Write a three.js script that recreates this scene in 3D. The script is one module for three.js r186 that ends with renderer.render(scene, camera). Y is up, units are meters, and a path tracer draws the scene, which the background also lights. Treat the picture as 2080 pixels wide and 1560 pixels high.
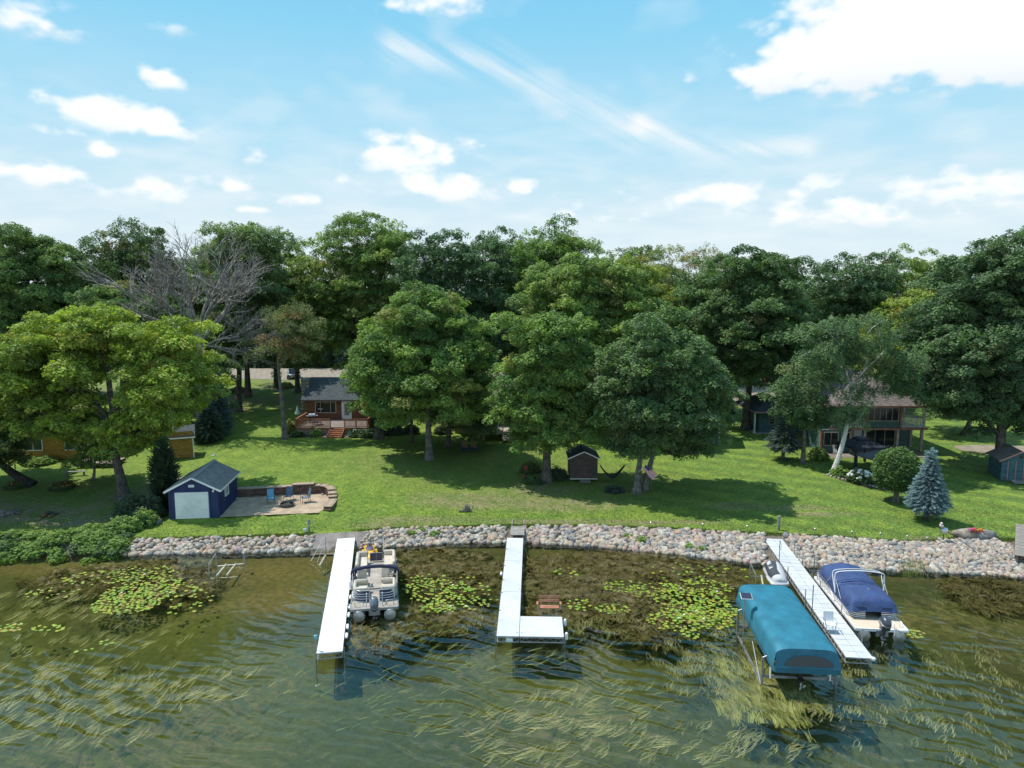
import * as THREE from 'three';
import { mergeGeometries } from 'three/addons/utils/BufferGeometryUtils.js';
import { ConvexGeometry } from 'three/addons/geometries/ConvexGeometry.js';
import { createNoise2D, createNoise3D } from 'simplex-noise';

// ---------------------------------------------------------------- random and noise
function mulberry(a) { return () => { a = (a + 0x6d2b79f5) | 0; let t = Math.imul(a ^ (a >>> 15), 1 | a); t = (t + Math.imul(t ^ (t >>> 7), 61 | t)) ^ t; return ((t ^ (t >>> 14)) >>> 0) / 4294967296; }; }
let rnd = mulberry(7);
const R = (a, b) => a + (b - a) * rnd();
const pick = (a) => a[Math.floor(rnd() * a.length)];
const n2 = createNoise2D(mulberry(11)), n3 = createNoise3D(mulberry(12));
const fbm2 = (x, y, o = 4) => { let s = 0, a = 0.5; for (let i = 0; i < o; i++) { s += a * n2(x, y); x = x * 2.03 + 17; y = y * 2.03 - 9; a *= 0.5; } return s; };
const fbm3 = (x, y, z, o = 5) => { let s = 0, a = 0.5; for (let i = 0; i < o; i++) { s += a * n3(x, y, z); x = x * 2.1 + 3; y = y * 2.1 - 7; z = z * 2.1 + 5; a *= 0.5; } return s; };
const clamp = (x, a = 0, b = 1) => Math.min(b, Math.max(a, x));
const smooth = (a, b, x) => { const t = clamp((x - a) / (b - a)); return t * t * (3 - 2 * t); };
const mix = (a, b, t) => a + (b - a) * t;
const mix3 = (a, b, t) => [mix(a[0], b[0], t), mix(a[1], b[1], t), mix(a[2], b[2], t)];
const rad = Math.PI / 180;

// ---------------------------------------------------------------- camera, sky, sun, exposure
const scene = new THREE.Scene();
const camera = new THREE.PerspectiveCamera(56.82, 4 / 3, 0.5, 4000);
camera.position.set(0, 17.5, 0);
camera.lookAt(0, 17.5 - 100 * Math.tan(7.115 * rad), -100);
const renderer = new THREE.WebGLRenderer({ antialias: true });
renderer.toneMapping = THREE.LinearToneMapping;
renderer.toneMappingExposure = 1.12;
renderer.shadowMap.enabled = true;
const sun = new THREE.DirectionalLight(new THREE.Color().setRGB(1, 0.955, 0.88), 4.6);
sun.position.set(-47, 100, -77);
sun.target.position.set(0, 0, -57);
sun.castShadow = true;
sun.shadow.mapSize.set(4096, 4096);
Object.assign(sun.shadow.camera, { left: -90, right: 90, top: 90, bottom: -60, near: 1, far: 300 });
scene.add(sun, sun.target);
const CLOUDS=[[21.0,15.9,4.9,2.3,1],[25.4,16.5,6.4,3.6,1.15],[29.5,16.8,6.4,3.8,1.15],[34.0,14.9,4.5,2.6,1],[24.7,18.9,5.7,2.3,0.9],[34.8,17.2,5.7,3.0,1],[13.5,15.8,1.2,0.8,0.85],[-24.8,14.6,2.2,1.2,0.8],[-29.3,12.2,2.6,1.1,0.75],[-26.6,11.6,3.8,1.6,0.85],[-31.8,12.7,1.8,0.9,0.8],[-32.5,17.0,2.8,1.1,0.7],[-6.4,20.8,4.2,1.1,0.85],[-8.0,10.7,4.3,1.8,0.8],[-5.4,8.2,4.7,1.4,0.85],[1.5,8.2,2.5,0.9,0.65],[-32.9,7.9,4.3,1.1,0.75],[-26.6,7.2,3.2,1.1,0.8],[-29.1,9.7,1.6,0.7,0.75],[-31.6,10.6,1.9,0.6,0.6],[-22.1,8.0,2.6,0.9,0.65],[-16.9,7.2,3.4,0.7,0.6],[-20.1,6.3,2.3,0.4,0.5],[-2.5,11.5,1.3,0.5,0.5],[-24.7,18.3,2.3,1.1,0.4],[16.6,7.7,9.8,1.4,0.55],[32.4,7.3,5.3,1.7,0.6],[25.7,5.9,11.3,1.9,0.5],[8.1,6.1,8.3,1.0,0.5],[-13.7,8.5,1.9,0.6,0.45],[-18.9,10.0,2.6,0.8,0.4]];
const CIRRUS=[[-9.0, 18.1], [-5.3, 17.7], [-1.5, 17.3], [0.8, 16.1], [2.7, 15.1], [5.7, 13.9], [9.5, 12.1]];
const CIRRUS2=[[9.9, 12.9], [12.8, 11.4], [17.2, 10.7], [21.9, 10.5]];
const WEEDS=[[-27.4,38.8,3.0,2.5,66,260,0],[-26.3,42.8,3.6,1.98,66,110,1],[-22.8,44.4,3.1,1.27,60,70,1],[-24.5,37.9,3.2,1.25,66,120,0],[-22.7,32.9,4.0,2.41,66,330,0],[-19.4,30.3,4.3,1.65,66,400,0],[-15.9,29.1,3.3,1.15,60,240,0],[-19.9,28.3,2.8,1.1,62,220,0],[-18.0,26.6,3.4,0.97,60,130,0],[-13.8,30.3,2.6,1.65,50,110,0],[-18.1,35.0,2.2,1.08,45,60,0],[-20.2,41.6,1.8,1.88,60,80,1],[-7.3,35.5,1.3,1.95,50,90,1],[-5.5,45.3,3.5,2.64,60,170,1],[-4.9,37.2,3.2,1.21,60,190,1],[-2.1,36.4,1.8,1.04,75,110,0],[-3.5,43.6,2.8,3.29,60,180,1],[-5.4,35.0,3.0,1.08,30,110,2],[-1.0,32.9,3.5,1.21,25,150,2],[4.8,44.4,4.4,2.38,70,380,1],[3.3,41.2,3.5,1.84,70,260,1],[5.6,40.5,2.9,2.14,75,240,1],[9.5,45.3,3.5,1.93,60,230,1],[11.8,42.8,2.7,2.38,60,200,1],[4.2,36.1,2.3,1.14,75,160,0],[2.2,37.5,1.9,1.23,70,90,1],[7.2,37.9,2.1,2.52,60,200,1],[4.0,34.4,2.4,1.31,40,90,2],[8.1,32.5,1.4,1.65,80,210,0],[10.2,33.9,1.9,2.04,85,260,0],[9.0,30.7,2.0,1.26,75,260,0],[11.2,30.3,1.5,2.48,92,520,3],[12.0,29.1,1.6,2.3,95,560,3],[10.0,28.0,1.2,1.43,85,200,3],[2.3,28.0,3.6,1.43,25,170,0],[4.6,29.5,3.3,1.17,35,150,0],[-0.8,26.9,3.2,1.33,22,120,0],[5.1,26.3,4.1,1.27,30,260,0],[8.8,25.7,3.6,0.91,30,200,0],[1.1,25.2,2.7,0.59,20,80,0],[16.8,29.9,3.0,2.42,60,260,0],[16.7,32.0,2.0,1.37,70,150,0],[18.3,28.7,2.4,2.25,60,120,0],[17.8,26.3,2.2,1.59,60,120,0],[13.4,28.3,1.8,1.46,50,150,0],[25.3,40.5,2.3,1.79,100,150,0],[24.7,37.2,2.9,2.43,97,320,0],[25.3,35.0,2.2,2.7,99,330,0],[28.8,40.5,2.3,2.14,95,160,1],[22.3,32.0,2.5,1.82,70,200,0],[21.7,29.1,1.6,1.92,60,160,0],[20.3,32.9,1.6,1.45,80,110,2],[-7.3,29.1,3.1,2.3,30,50,2],[-3.5,29.9,3.4,2.42,25,90,2],[-11.6,32.9,2.8,2.9,40,60,2]];
const LILY=[[-23.4,43.2,2.29,1.29,45],[-22.0,41.6,1.77,1.2,40],[-22.1,40.2,2.13,1.54,85],[-22.0,38.6,1.91,1.3,65],[-25.3,42.4,2.7,1.24,35],[-27.1,40.2,1.71,0.84,14],[-20.4,40.9,2.02,1.3,22],[-18.5,39.1,1.25,1.87,18],[-26.6,35.7,0.76,0.5,11],[-24.6,35.6,0.91,0.5,10],[-21.2,33.7,1.43,0.8,6],[-5.5,42.0,1.34,1.07,22],[-4.4,40.5,2.15,1.56,65],[-3.1,38.8,1.65,1.18,32],[-1.6,39.8,0.85,1.52,10],[-4.2,38.2,1.08,0.64,16],[-2.8,42.8,1.51,1.58,6],[3.9,38.6,0.82,0.92,14],[5.7,38.0,1.02,0.63,20],[3.4,43.2,0.76,0.96,7],[6.8,41.1,1.45,0.88,26],[8.5,40.5,1.72,1.14,34],[10.9,43.2,2.14,1.77,22],[10.3,39.5,2.23,1.36,75],[10.5,37.9,2.14,1.38,70],[9.1,36.5,1.81,1.17,60],[10.8,36.9,1.31,1.31,35],[11.3,40.9,2.02,1.16,36],[9.3,35.0,0.49,0.54,6],[13.9,43.6,1.54,1.23,8],[20.8,35.1,0.69,0.49,13]];
const TREES=[[
"maple_tree","broad yellow green maple on the lawn beside the blue garage",-31.9,56.85,0.42,57.5,[[-36.8,12.3,4.1,3.3],[-33.3,14.3,2.5,1.9],[-39.5,9.1,2.1,2.5],[-36.0,7.3,3.6,2.4],[-27.8,13.1,2.6,2.4],[-28.2,9.8,3.0,3.0],[-30.8,6.4,2.1,2.0],[-39.2,12.1,1.8,1.8]],"yg",1,1],[
"maple_tree","large maple at the left edge of the lawn by the lake",-46.2,54.35,0.45,55,[[-45.7,11.4,4.1,3.7],[-44.5,7.5,3.4,2.6],[-47.6,7.5,3.4,3.0]],"mid",1,1],["oak_tree","dark leaning tree with bent trunk beside the yellow house",-41.76,60.2,0.38,61,[[-47.0,9.0,4.6,4.6],[-45.6,5.1,2.5,2.1],[-43.7,7.1,1.5,1.7]],"dark",1,1],["young_tree","young tree with thin pale trunk between yellow house and big maple",-37.28,61.7,0.13,61.7,[[-36.5,5.4,2.1,2.3],[-35.3,4.1,1.3,1.3]],"mid",0.9,0.9],["shade_tree","dark trunked tree standing behind the small yellow shed",-38.74,84.0,0.32,84,[[-38.4,7.6,3.7,4.0],[-39.1,11.7,3.4,3.1]],"mid",1.1,1],["tall_maple","tall dark maple with straight trunk left of the red cabin lawn",-36.28,93.1,0.42,93,[[-34.5,19.4,5.4,6.0],[-33.5,13.7,5.1,3.8],[-36.8,11.7,3.8,3.2],[-33.3,23.8,3.8,2.5]],"dark",1.15,1],["thinning_tree","slender forked tree with thin browning leaves in front of red cabin",-24.87,76.6,0.3,77,[[-23.9,14.9,2.7,2.2],[-25.6,12.2,2.7,1.6],[-22.7,12.2,1.8,1.5]],"brown",1,0.6],["ash_tree","tallest light green tree rising behind the red cabin",-31.79,130.2,0.5,104,[[-21.6,24.9,6.0,4.4],[-25.7,20.3,5.7,4.9],[-19.3,18.2,5.7,5.7],[-28.7,14.7,4.9,5.7],[-23.1,11.8,7.1,4.4],[-24.3,17.5,7.1,5.7],[-17.8,23.8,3.2,2.8]],"fresh",1.2,0.95],[
"maple_tree","rounded green maple with grey trunk between red cabin and tan house",-8.13,68.3,0.36,68.3,[[-8.5,15.6,3.9,2.6],[-11.4,11.8,3.6,3.2],[-5.5,11.8,3.5,3.5],[-8.3,9.4,5.3,3.7],[-4.8,7.5,2.8,2.3],[-11.9,8.0,2.6,2.6]],"green",1,1],["shade_tree","tree with thick rough trunk beside the red cabin flower bed",-14.7,77.15,0.48,77,[[-14.3,7.9,3.1,3.1],[-13.3,12.7,3.1,3.1]],"green",1,1],["shade_tree","thin trunked tree behind the rounded green maple",-10.81,75.05,0.2,75,[[-10.5,7.6,2.5,3.1]],"dark",1,0.9],["shade_tree","dark trunked tree overhanging the tan house deck",-6.76,73.6,0.27,73.6,[[-6.4,7.3,3.5,3.3],[-4.1,5.2,3.0,2.0],[-7.9,12.4,3.0,2.5]],"dark",1,1],["tall_maple","tall blue green maple standing behind the tan house",-6.24,111.6,0.5,97,[[-11.6,21.1,3.6,4.6],[-7.6,22.1,5.3,3.8],[-3.7,20.1,4.9,4.3],[-8.0,14.8,5.9,5.3],[-2.7,13.5,4.9,5.6],[-5.4,8.8,5.3,2.6],[-12.7,16.2,3.3,4.0]],"blue",1.2,1],["tall_maple","tall green maple with domed crown behind the bushy tree by the brown shed",5.47,111.7,0.45,100,[[5.5,23.3,5.6,3.9],[2.8,19.5,4.8,4.1],[7.5,20.2,4.8,4.1],[2.1,14.1,3.7,4.8]],"green",1.2,1],[
"maple_tree","bushy green maple with flared trunk beside the brown shed",3.11,61.6,0.42,62,[[3.2,14.1,3.2,2.3],[1.7,10.6,2.5,2.5],[4.8,10.6,3.2,2.9],[2.0,7.3,2.8,2.2],[5.4,7.1,3.0,2.3],[2.6,5.0,2.1,1.4],[0.4,7.8,1.7,1.7]],"green",1,1],["elm_tree","wide green tree between the tan house and the blue house",9.09,80.55,0.45,80,[[5.5,18.1,4.6,3.4],[9.6,18.1,4.3,3.3],[12.2,15.3,4.1,4.3],[7.8,13.7,4.9,4.3],[11.7,9.8,3.8,3.8]],"fresh",1.1,1],["elm_tree","yellow green tree top behind the wide green tree",18.68,106.75,0.4,97,[[16.3,19.1,4.0,3.2],[14.6,20.1,4.0,2.6],[18.7,16.2,3.3,4.0]],"yg2",1.15,1],[
"maple_tree","dark rounded maple with paired trunks carrying the flag",10.49,58.45,0.28,58.7,[[12.4,12.6,3.4,3.0],[9.8,10.6,2.4,2.4],[10.1,7.7,2.5,2.4],[12.8,8.9,3.5,3.1],[14.8,9.8,2.6,2.8],[11.8,5.8,2.6,1.4]],"deep",1,1],[
"maple_tree","dark maple trunk right beside the flag trunk",11.22,59.25,0.3,59.6,[[15.5,6.7,2.6,2.3],[14.5,5.0,2.1,1.1],[16.3,9.2,1.8,2.4]],"deep",1,1],["tall_maple","dark maple with bare straight trunk beside the gravel drive",27.36,82.1,0.45,82.5,[[29.8,18.1,3.9,3.9],[27.7,19.8,3.1,2.8],[28.0,13.5,5.3,4.2],[25.1,15.2,3.4,3.6],[31.8,12.4,2.5,3.4],[26.4,9.5,3.9,2.2],[30.8,9.2,3.1,2.2]],"deep",1.1,1],["tall_maple","blackish trunked maple nearest the pale gravel drive",28.79,92.1,0.4,92.5,[[24.9,13.7,4.1,4.4],[25.4,18.1,3.8,3.1],[27.7,8.6,3.1,2.5],[23.1,9.8,3.1,3.8]],"deep",1.15,1],["oak_tree","sparse olive brown tree far behind the flag maple",30.78,122.45,0.4,116,[[27.8,21.1,6.3,4.3],[32.6,22.2,4.7,3.2],[28.0,15.9,6.3,3.9]],"olive",1.3,0.7],["far_tree","pale flat topped tree behind the olive tree",26.99,149.05,0.4,146,[[25.9,25.4,4.5,2.4],[27.1,20.5,6.0,4.0]],"mid",1.5,0.9],["tall_maple","dark round topped tree behind the green house chimney",56.43,122.45,0.45,108,[[49.0,19.0,4.6,4.6],[52.2,14.5,4.6,5.1],[47.9,11.6,3.7,4.4],[54.9,19.7,2.9,3.7]],"blue",1.25,1],["oak_tree","light green spreading tree behind the green house roof",70.11,122.45,0.45,112,[[61.5,20.6,4.9,4.0],[65.8,19.0,3.8,3.8],[63.3,16.0,5.3,3.8]],"fresh",1.3,0.85],["box_elder","yellow green tree beside the green house right gable",56.75,99.95,0.35,94,[[53.3,14.3,4.2,3.5],[49.6,11.0,3.5,2.6],[53.0,9.1,4.5,3.5],[56.7,11.7,3.2,3.8],[49.5,7.8,2.9,2.9]],"yg2",1.15,1],[
"maple_tree","huge dark maple shading the small teal shed",45.49,64.75,0.5,66,[[44.9,17.9,4.5,4.5],[48.4,19.3,4.0,4.0],[42.1,13.4,3.8,3.6],[46.4,12.0,4.9,4.5],[39.6,9.7,3.1,2.7],[44.4,7.4,4.5,2.5],[49.5,7.4,3.6,3.6]],"blue",1.05,1],["shade_tree","leaning pale trunked tree on the lawn beyond the green house",51.39,79.4,0.3,80,[[51.5,7.0,3.3,3.0],[49.3,6.4,2.4,2.4]],"deep",1.1,1],["tall_maple","tall tree behind the yellow house at the wood edge",-60.19,88.25,0.45,88,[[-59.3,21.1,5.1,4.7],[-61.9,16.3,4.2,4.2],[-56.4,16.9,3.6,3.6],[-59.8,12.1,5.4,3.6]],"mid",1.2,1],["tall_maple","large round tree behind the bare dead tree",-54.49,98.35,0.45,97,[[-52.4,22.1,5.4,4.6],[-49.1,21.4,3.3,4.0],[-55.1,17.5,4.0,4.0],[-50.1,16.2,4.6,3.3]],"dark",1.2,1],["shade_tree","leafy mid green tree behind the yellow green maple",-45.94,88.3,0.35,83,[[-45.9,15.2,4.8,3.1],[-40.8,14.1,3.4,3.1],[-50.6,12.9,3.9,2.8],[-43.9,10.6,4.5,2.8]],"mid",1.1,1],["tall_maple","bright topped tree behind the bare dead tree branches",-41.13,110.95,0.45,104,[[-38.3,24.2,5.3,3.0],[-35.2,23.1,3.5,3.2],[-42.7,22.4,3.5,3.2],[-39.9,20.3,5.7,3.5]],"fresh",1.2,1],["shade_tree","dark tree filling the gap beside the ash behind the red cabin",-35.64,115.9,0.4,108,[[-32.7,18.2,4.4,5.1],[-32.2,11.6,4.4,4.4],[-33.8,8.6,4.4,2.9]],"dark",1.2,1],["tall_maple","dark maple behind the tan house roof",0.0,122.45,0.4,112,[[0.0,22.1,3.8,4.6],[0.8,14.4,3.8,6.1],[-0.8,8.2,3.8,3.0]],"dark",1.25,1],["tall_maple","dark maple between the round topped tree and drive maple",54.5,130.2,0.4,125,[[51.6,16.6,3.8,3.8],[52.0,10.6,4.2,5.1]],"deep",1.4,1],["tall_maple","rounded green tree between the dead tree and the round tree",-47.67,106.4,0.4,108,[[-47.5,19.0,4.4,4.4],[-51.3,16.8,4.0,4.0],[-47.1,13.1,4.4,3.7]],"mid",1.25,1],["tall_maple","full green tree left of the wood edge gap",-66.29,106.4,0.4,106,[[-64.8,19.7,3.6,3.6],[-66.6,14.6,4.3,4.3],[-63.0,13.9,4.3,4.3]],"green",1.25,1],["tall_maple","broad green maple filling the wood behind the wide green tree",24.33,116.05,0.4,118,[[24.4,16.7,4.8,4.0],[25.4,10.2,5.6,4.8]],"mid",1.3,1],["tall_maple","leafy tree behind the cabin chimney",-38.88,115.9,0.4,112,[[-37.0,17.5,3.8,4.6],[-38.1,10.6,4.6,3.8]],"green",1.25,1],["tall_maple","low green maple behind the tan house left corner",-16.33,111.2,0.4,106,[[-15.4,14.6,3.6,4.3],[-16.2,9.5,4.3,3.6]],"mid",1.25,1],["tall_maple","deep green tree behind the huge dark maple",77.81,122.45,0.45,98,[[60.7,17.5,4.7,3.7],[64.0,18.2,4.0,4.0],[61.8,12.1,4.7,4.0]],"deep",1.25,1]];
// the sky: clear air with cumulus and a few wisps, all round
{
  const W = 4096, H = 2048, px = new Float32Array(W * H * 4);
  const stops = [[0, [0.72, 0.80, 0.85]], [6, [0.60, 0.76, 0.84]], [12, [0.40, 0.68, 0.84]], [20, [0.235, 0.585, 0.82]], [32, [0.13, 0.49, 0.79]], [55, [0.08, 0.38, 0.70]], [90, [0.06, 0.30, 0.62]]];
  const air = (e) => { for (let i = 1; i < stops.length; i++) if (e <= stops[i][0]) return mix3(stops[i - 1][1], stops[i][1], (e - stops[i - 1][0]) / (stops[i][0] - stops[i - 1][0])); return stops[6][1]; };
  const r = mulberry(5), all = CLOUDS.slice();
  // the same kind of sky goes on beyond the frame
  for (let k = 0; k < 150; k++) {
    const az = -180 + 360 * r(), el = 5 + 75 * Math.pow(r(), 1.7), s = 0.55 + r() * 1.5, w = el < 18 ? 3.6 : 5.5;
    if (Math.abs(az) < 44 && el < 26) continue;
    all.push([az, el, w * s / Math.cos(el * rad) * (0.8 + 0.6 * r()), (el < 18 ? 1.2 : 2.6) * s, 0.5 + 0.6 * r()]);
  }
  const seg = (p, a, b) => { const dx = b[0] - a[0], dy = b[1] - a[1], t = clamp(((p[0] - a[0]) * dx + (p[1] - a[1]) * dy) / (dx * dx + dy * dy)); return Math.hypot(p[0] - a[0] - t * dx, p[1] - a[1] - t * dy); };
  const rows = [];
  for (let y = 0; y < H; y++) {
    const el = ((y + 0.5) / H - 0.5) * 180;
    rows.length = 0;
    for (const c of all) if (Math.abs(c[1] - el) < c[3] * 2) rows.push(c);
    const base = air(Math.max(0, el)), ce = Math.cos(el * rad), se = Math.sin(el * rad);
    for (let x = 0; x < W; x++) {
      const th = ((x + 0.5) / W - 0.5) * 2 * Math.PI, dx = Math.cos(th) * ce, dz = Math.sin(th) * ce, o = (y * W + x) * 4;
      let c = base;
      if (el > 0) {
        const az = Math.atan2(dx, -dz) / rad;
        let b = 0, up = 0;
        for (const q of rows) {
          let da = az - q[0]; if (da > 180) da -= 360; if (da < -180) da += 360;
          const u = da / q[2], v = (el - q[1]) / q[3], vv = v < 0 ? v * 1.25 : v, m = u * u + vv * vv;
          if (m < 3) { const k = q[4] * Math.exp(-m * 1.15); if (k > 0.02) { up = (up * b + (v + 0.6) * k) / (b + k); b = Math.max(b, k) + Math.min(b, k) * 0.3; } }
        }
        let a = 0;
        if (b > 0.05) {
          const f = fbm3(dx * 15, se * 30, dz * 15, 6), f2 = n3(dx * 7, se * 12, dz * 7);
          a = smooth(0.26, 0.80, b + f * 0.68 + f2 * 0.12) * clamp(b * 2.4);
        }
        const veil = el < 19 ? clamp(0.16 + fbm3(dx * 7 + 4, se * 30, dz * 7, 4) * 0.55) * smooth(19, 4, el) * 0.9 : 0;   // thin milky layer low down
        let wisp = 0;
        if (az > -20 && az < 30 && el > 5 && el < 36) {
          for (const [line, wd] of [[CIRRUS, 1.15], [CIRRUS2, 0.8]]) {
            let d = 99; for (let i = 1; i < line.length; i++) d = Math.min(d, seg([az, el], line[i - 1], line[i]));
            if (d < 5) wisp += Math.exp(-(d * d) / (wd * wd)) * clamp(0.5 + 1.3 * fbm3((az + el * 0.6) * 0.05, (el * 1.0 + az * 0.52) * 0.55, 3.3, 4)) * 0.62;
          }
        }
        wisp += clamp(fbm3(dx * 5 + 9, se * 9, dz * 3 + 2, 3) * 1.1 - 0.22) * 0.5;
        const white = [0.95, 0.96, 0.97], grey = [0.74, 0.80, 0.84];
        c = mix3(base, [0.84, 0.88, 0.90], clamp(veil + wisp));
        c = mix3(c, mix3(grey, white, smooth(-0.5, 0.6, up)), a * 0.93);
      } else c = [0.30, 0.36, 0.32];
      px[o] = c[0]; px[o + 1] = c[1]; px[o + 2] = c[2]; px[o + 3] = 1;
    }
  }
  const t = new THREE.DataTexture(px, W, H, THREE.RGBAFormat, THREE.FloatType);
  t.mapping = THREE.EquirectangularReflectionMapping; t.magFilter = THREE.LinearFilter; t.minFilter = THREE.LinearFilter; t.needsUpdate = true;
  scene.background = t; scene.environment = t;
}
// ---------------------------------------------------------------- naming
const taken = {};
function numbered(n) { const k = taken[n] = (taken[n] ?? -1) + 1; return k ? `${n}_${String(k).padStart(3, '0')}` : n; }
function tag(o, label, category, group) { o.userData.label = label; o.userData.category = category; if (group) o.userData.group = group; return o; }
function shadows(o) { o.castShadow = true; o.receiveShadow = true; return o; }
function thing(name, label, category, x, d, turn = 0, y, group) {
  const o = new THREE.Group(); o.name = numbered(name); o.position.set(x, y ?? ground(x, d), -d); o.rotation.y = turn; scene.add(o);
  return tag(o, label, category, group);
}
function struct(name, g, m) { const o = shadows(new THREE.Mesh(g, m)); o.name = numbered(name); o.userData.kind = 'structure'; scene.add(o); return o; }
function part(parent, name, geos, m, at) {
  const g = Array.isArray(geos) ? join(geos) : geos, o = shadows(new THREE.Mesh(g, m)); o.name = name; parent.add(o); if (at) o.position.set(...at); return o;
}
// ---------------------------------------------------------------- geometry (all with uv in metres, by face direction)
function finish(g) {
  if (g.index) g = g.toNonIndexed();
  for (const k of Object.keys(g.attributes)) if (!['position', 'normal', 'uv'].includes(k)) g.deleteAttribute(k);
  if (!g.attributes.normal) g.computeVertexNormals();
  return boxUV(g);
}
function boxUV(g) {
  const p = g.attributes.position, uv = new Float32Array(p.count * 2), a = new THREE.Vector3(), b = new THREE.Vector3(), c = new THREE.Vector3();
  for (let i = 0; i < p.count; i += 3) {
    a.fromBufferAttribute(p, i); b.fromBufferAttribute(p, i + 1).sub(a); c.fromBufferAttribute(p, i + 2).sub(a); b.cross(c);
    const x = Math.abs(b.x), y = Math.abs(b.y), z = Math.abs(b.z);
    for (let k = i; k < i + 3; k++) {
      const X = p.getX(k), Y = p.getY(k), Z = p.getZ(k);
      if (y >= x && y >= z) { uv[2 * k] = X; uv[2 * k + 1] = Z; } else if (x >= z) { uv[2 * k] = Z; uv[2 * k + 1] = Y; } else { uv[2 * k] = X; uv[2 * k + 1] = Y; }
    }
  }
  g.setAttribute('uv', new THREE.BufferAttribute(uv, 2)); return g;
}
const join = (gs) => (gs.length === 1 ? gs[0] : mergeGeometries(gs));
const M4 = new THREE.Matrix4(), E3 = new THREE.Euler(), Q4 = new THREE.Quaternion(), V = (x, y, z) => new THREE.Vector3(x, y, z), UPV = V(0, 1, 0);
function place(g, x = 0, y = 0, z = 0, rx = 0, ry = 0, rz = 0) { g.applyMatrix4(M4.compose(V(x, y, z), Q4.setFromEuler(E3.set(rx, ry, rz)), V(1, 1, 1))); return g; }
const box = (w, h, d, x = 0, y = 0, z = 0, rx = 0, ry = 0, rz = 0) => finish(place(new THREE.BoxGeometry(w, h, d), x, y, z, rx, ry, rz));
function chamfer(w, h, d, c) {
  const P = [], X = w / 2, Y = h / 2, Z = d / 2;
  for (const i of [-1, 1]) for (const j of [-1, 1]) for (const k of [-1, 1]) P.push(V(i * (X - c), j * (Y - c), k * Z), V(i * (X - c), j * Y, k * (Z - c)), V(i * X, j * (Y - c), k * (Z - c)));
  return new ConvexGeometry(P);
}
const cbox = (w, h, d, c, x = 0, y = 0, z = 0, rx = 0, ry = 0, rz = 0) => finish(place(chamfer(w, h, d, c), x, y, z, rx, ry, rz));
const cyl = (r0, r1, h, x = 0, y = 0, z = 0, n = 10, rx = 0, ry = 0, rz = 0) => finish(place(new THREE.CylinderGeometry(r1, r0, h, n), x, y, z, rx, ry, rz));
const ball = (rx, ry, rz, x = 0, y = 0, z = 0, n = 12) => finish(place(new THREE.SphereGeometry(1, n, Math.ceil(n * 0.7)).scale(rx, ry, rz), x, y, z));
function bar(a, b, r, r2 = r, n = 7) {
  const A = V(...a), B = V(...b), d = B.clone().sub(A), g = new THREE.CylinderGeometry(r2, r, d.length(), n);
  g.applyMatrix4(M4.compose(A.add(B).multiplyScalar(0.5), Q4.setFromUnitVectors(UPV, d.normalize()), V(1, 1, 1))); return finish(g);
}
function beam(a, b, w, h) {   // a squared bar, w across and h high
  const A = V(...a), B = V(...b), d = B.clone().sub(A), g = new THREE.BoxGeometry(w, h, d.length()), o = new THREE.Object3D();
  o.position.copy(A).add(B).multiplyScalar(0.5); o.lookAt(B); o.updateMatrix(); g.applyMatrix4(o.matrix); return finish(g);
}
function tube(pts, r, seg = 16, n = 7, closed = false) { return finish(new THREE.TubeGeometry(new THREE.CatmullRomCurve3(pts.map((p) => V(...p)), closed, 'catmullrom', 0.5), seg, r, n, closed)); }
function limb(pts, r0, r1, seg, n, flare = 0) {   // tapered tube
  const c = new THREE.CatmullRomCurve3(pts), g = new THREE.TubeGeometry(c, seg, 1, n), p = g.attributes.position, f = V(0, 0, 0), v = V(0, 0, 0);
  for (let i = 0; i <= seg; i++) {
    c.getPointAt(i / seg, f);
    const t = i / seg, rr = mix(r0, r1, Math.pow(t, 0.85)) * (1 + flare * Math.exp(-t * seg * 0.9));
    for (let j = 0; j <= n; j++) {
      const k = i * (n + 1) + j, a = (j % n) / n * Math.PI * 2, w = 1 + 0.10 * Math.sin(a * 3 + r0 * 40) + flare * 0.25 * Math.exp(-t * seg * 0.9) * Math.sin(a * 5 + 1);
      v.fromBufferAttribute(p, k).sub(f).multiplyScalar(rr * w).add(f); p.setXYZ(k, v.x, v.y, v.z);
    }
  }
  g.computeVertexNormals(); return finish(g);
}
function extrude(pts, depth, x = 0, y = 0, z = 0, rx = 0, ry = 0, rz = 0, bevel = 0) {
  const s = new THREE.Shape(pts.map((p) => new THREE.Vector2(...p)));
  return finish(place(new THREE.ExtrudeGeometry(s, { depth, bevelEnabled: bevel > 0, bevelSize: bevel, bevelThickness: bevel, bevelSegments: 2, curveSegments: 8 }), x, y, z, rx, ry, rz));
}
function lathe(pts, n = 14, x = 0, y = 0, z = 0, rx = 0, ry = 0, rz = 0) { return finish(place(new THREE.LatheGeometry(pts.map((p) => new THREE.Vector2(...p)), n), x, y, z, rx, ry, rz)); }
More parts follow.
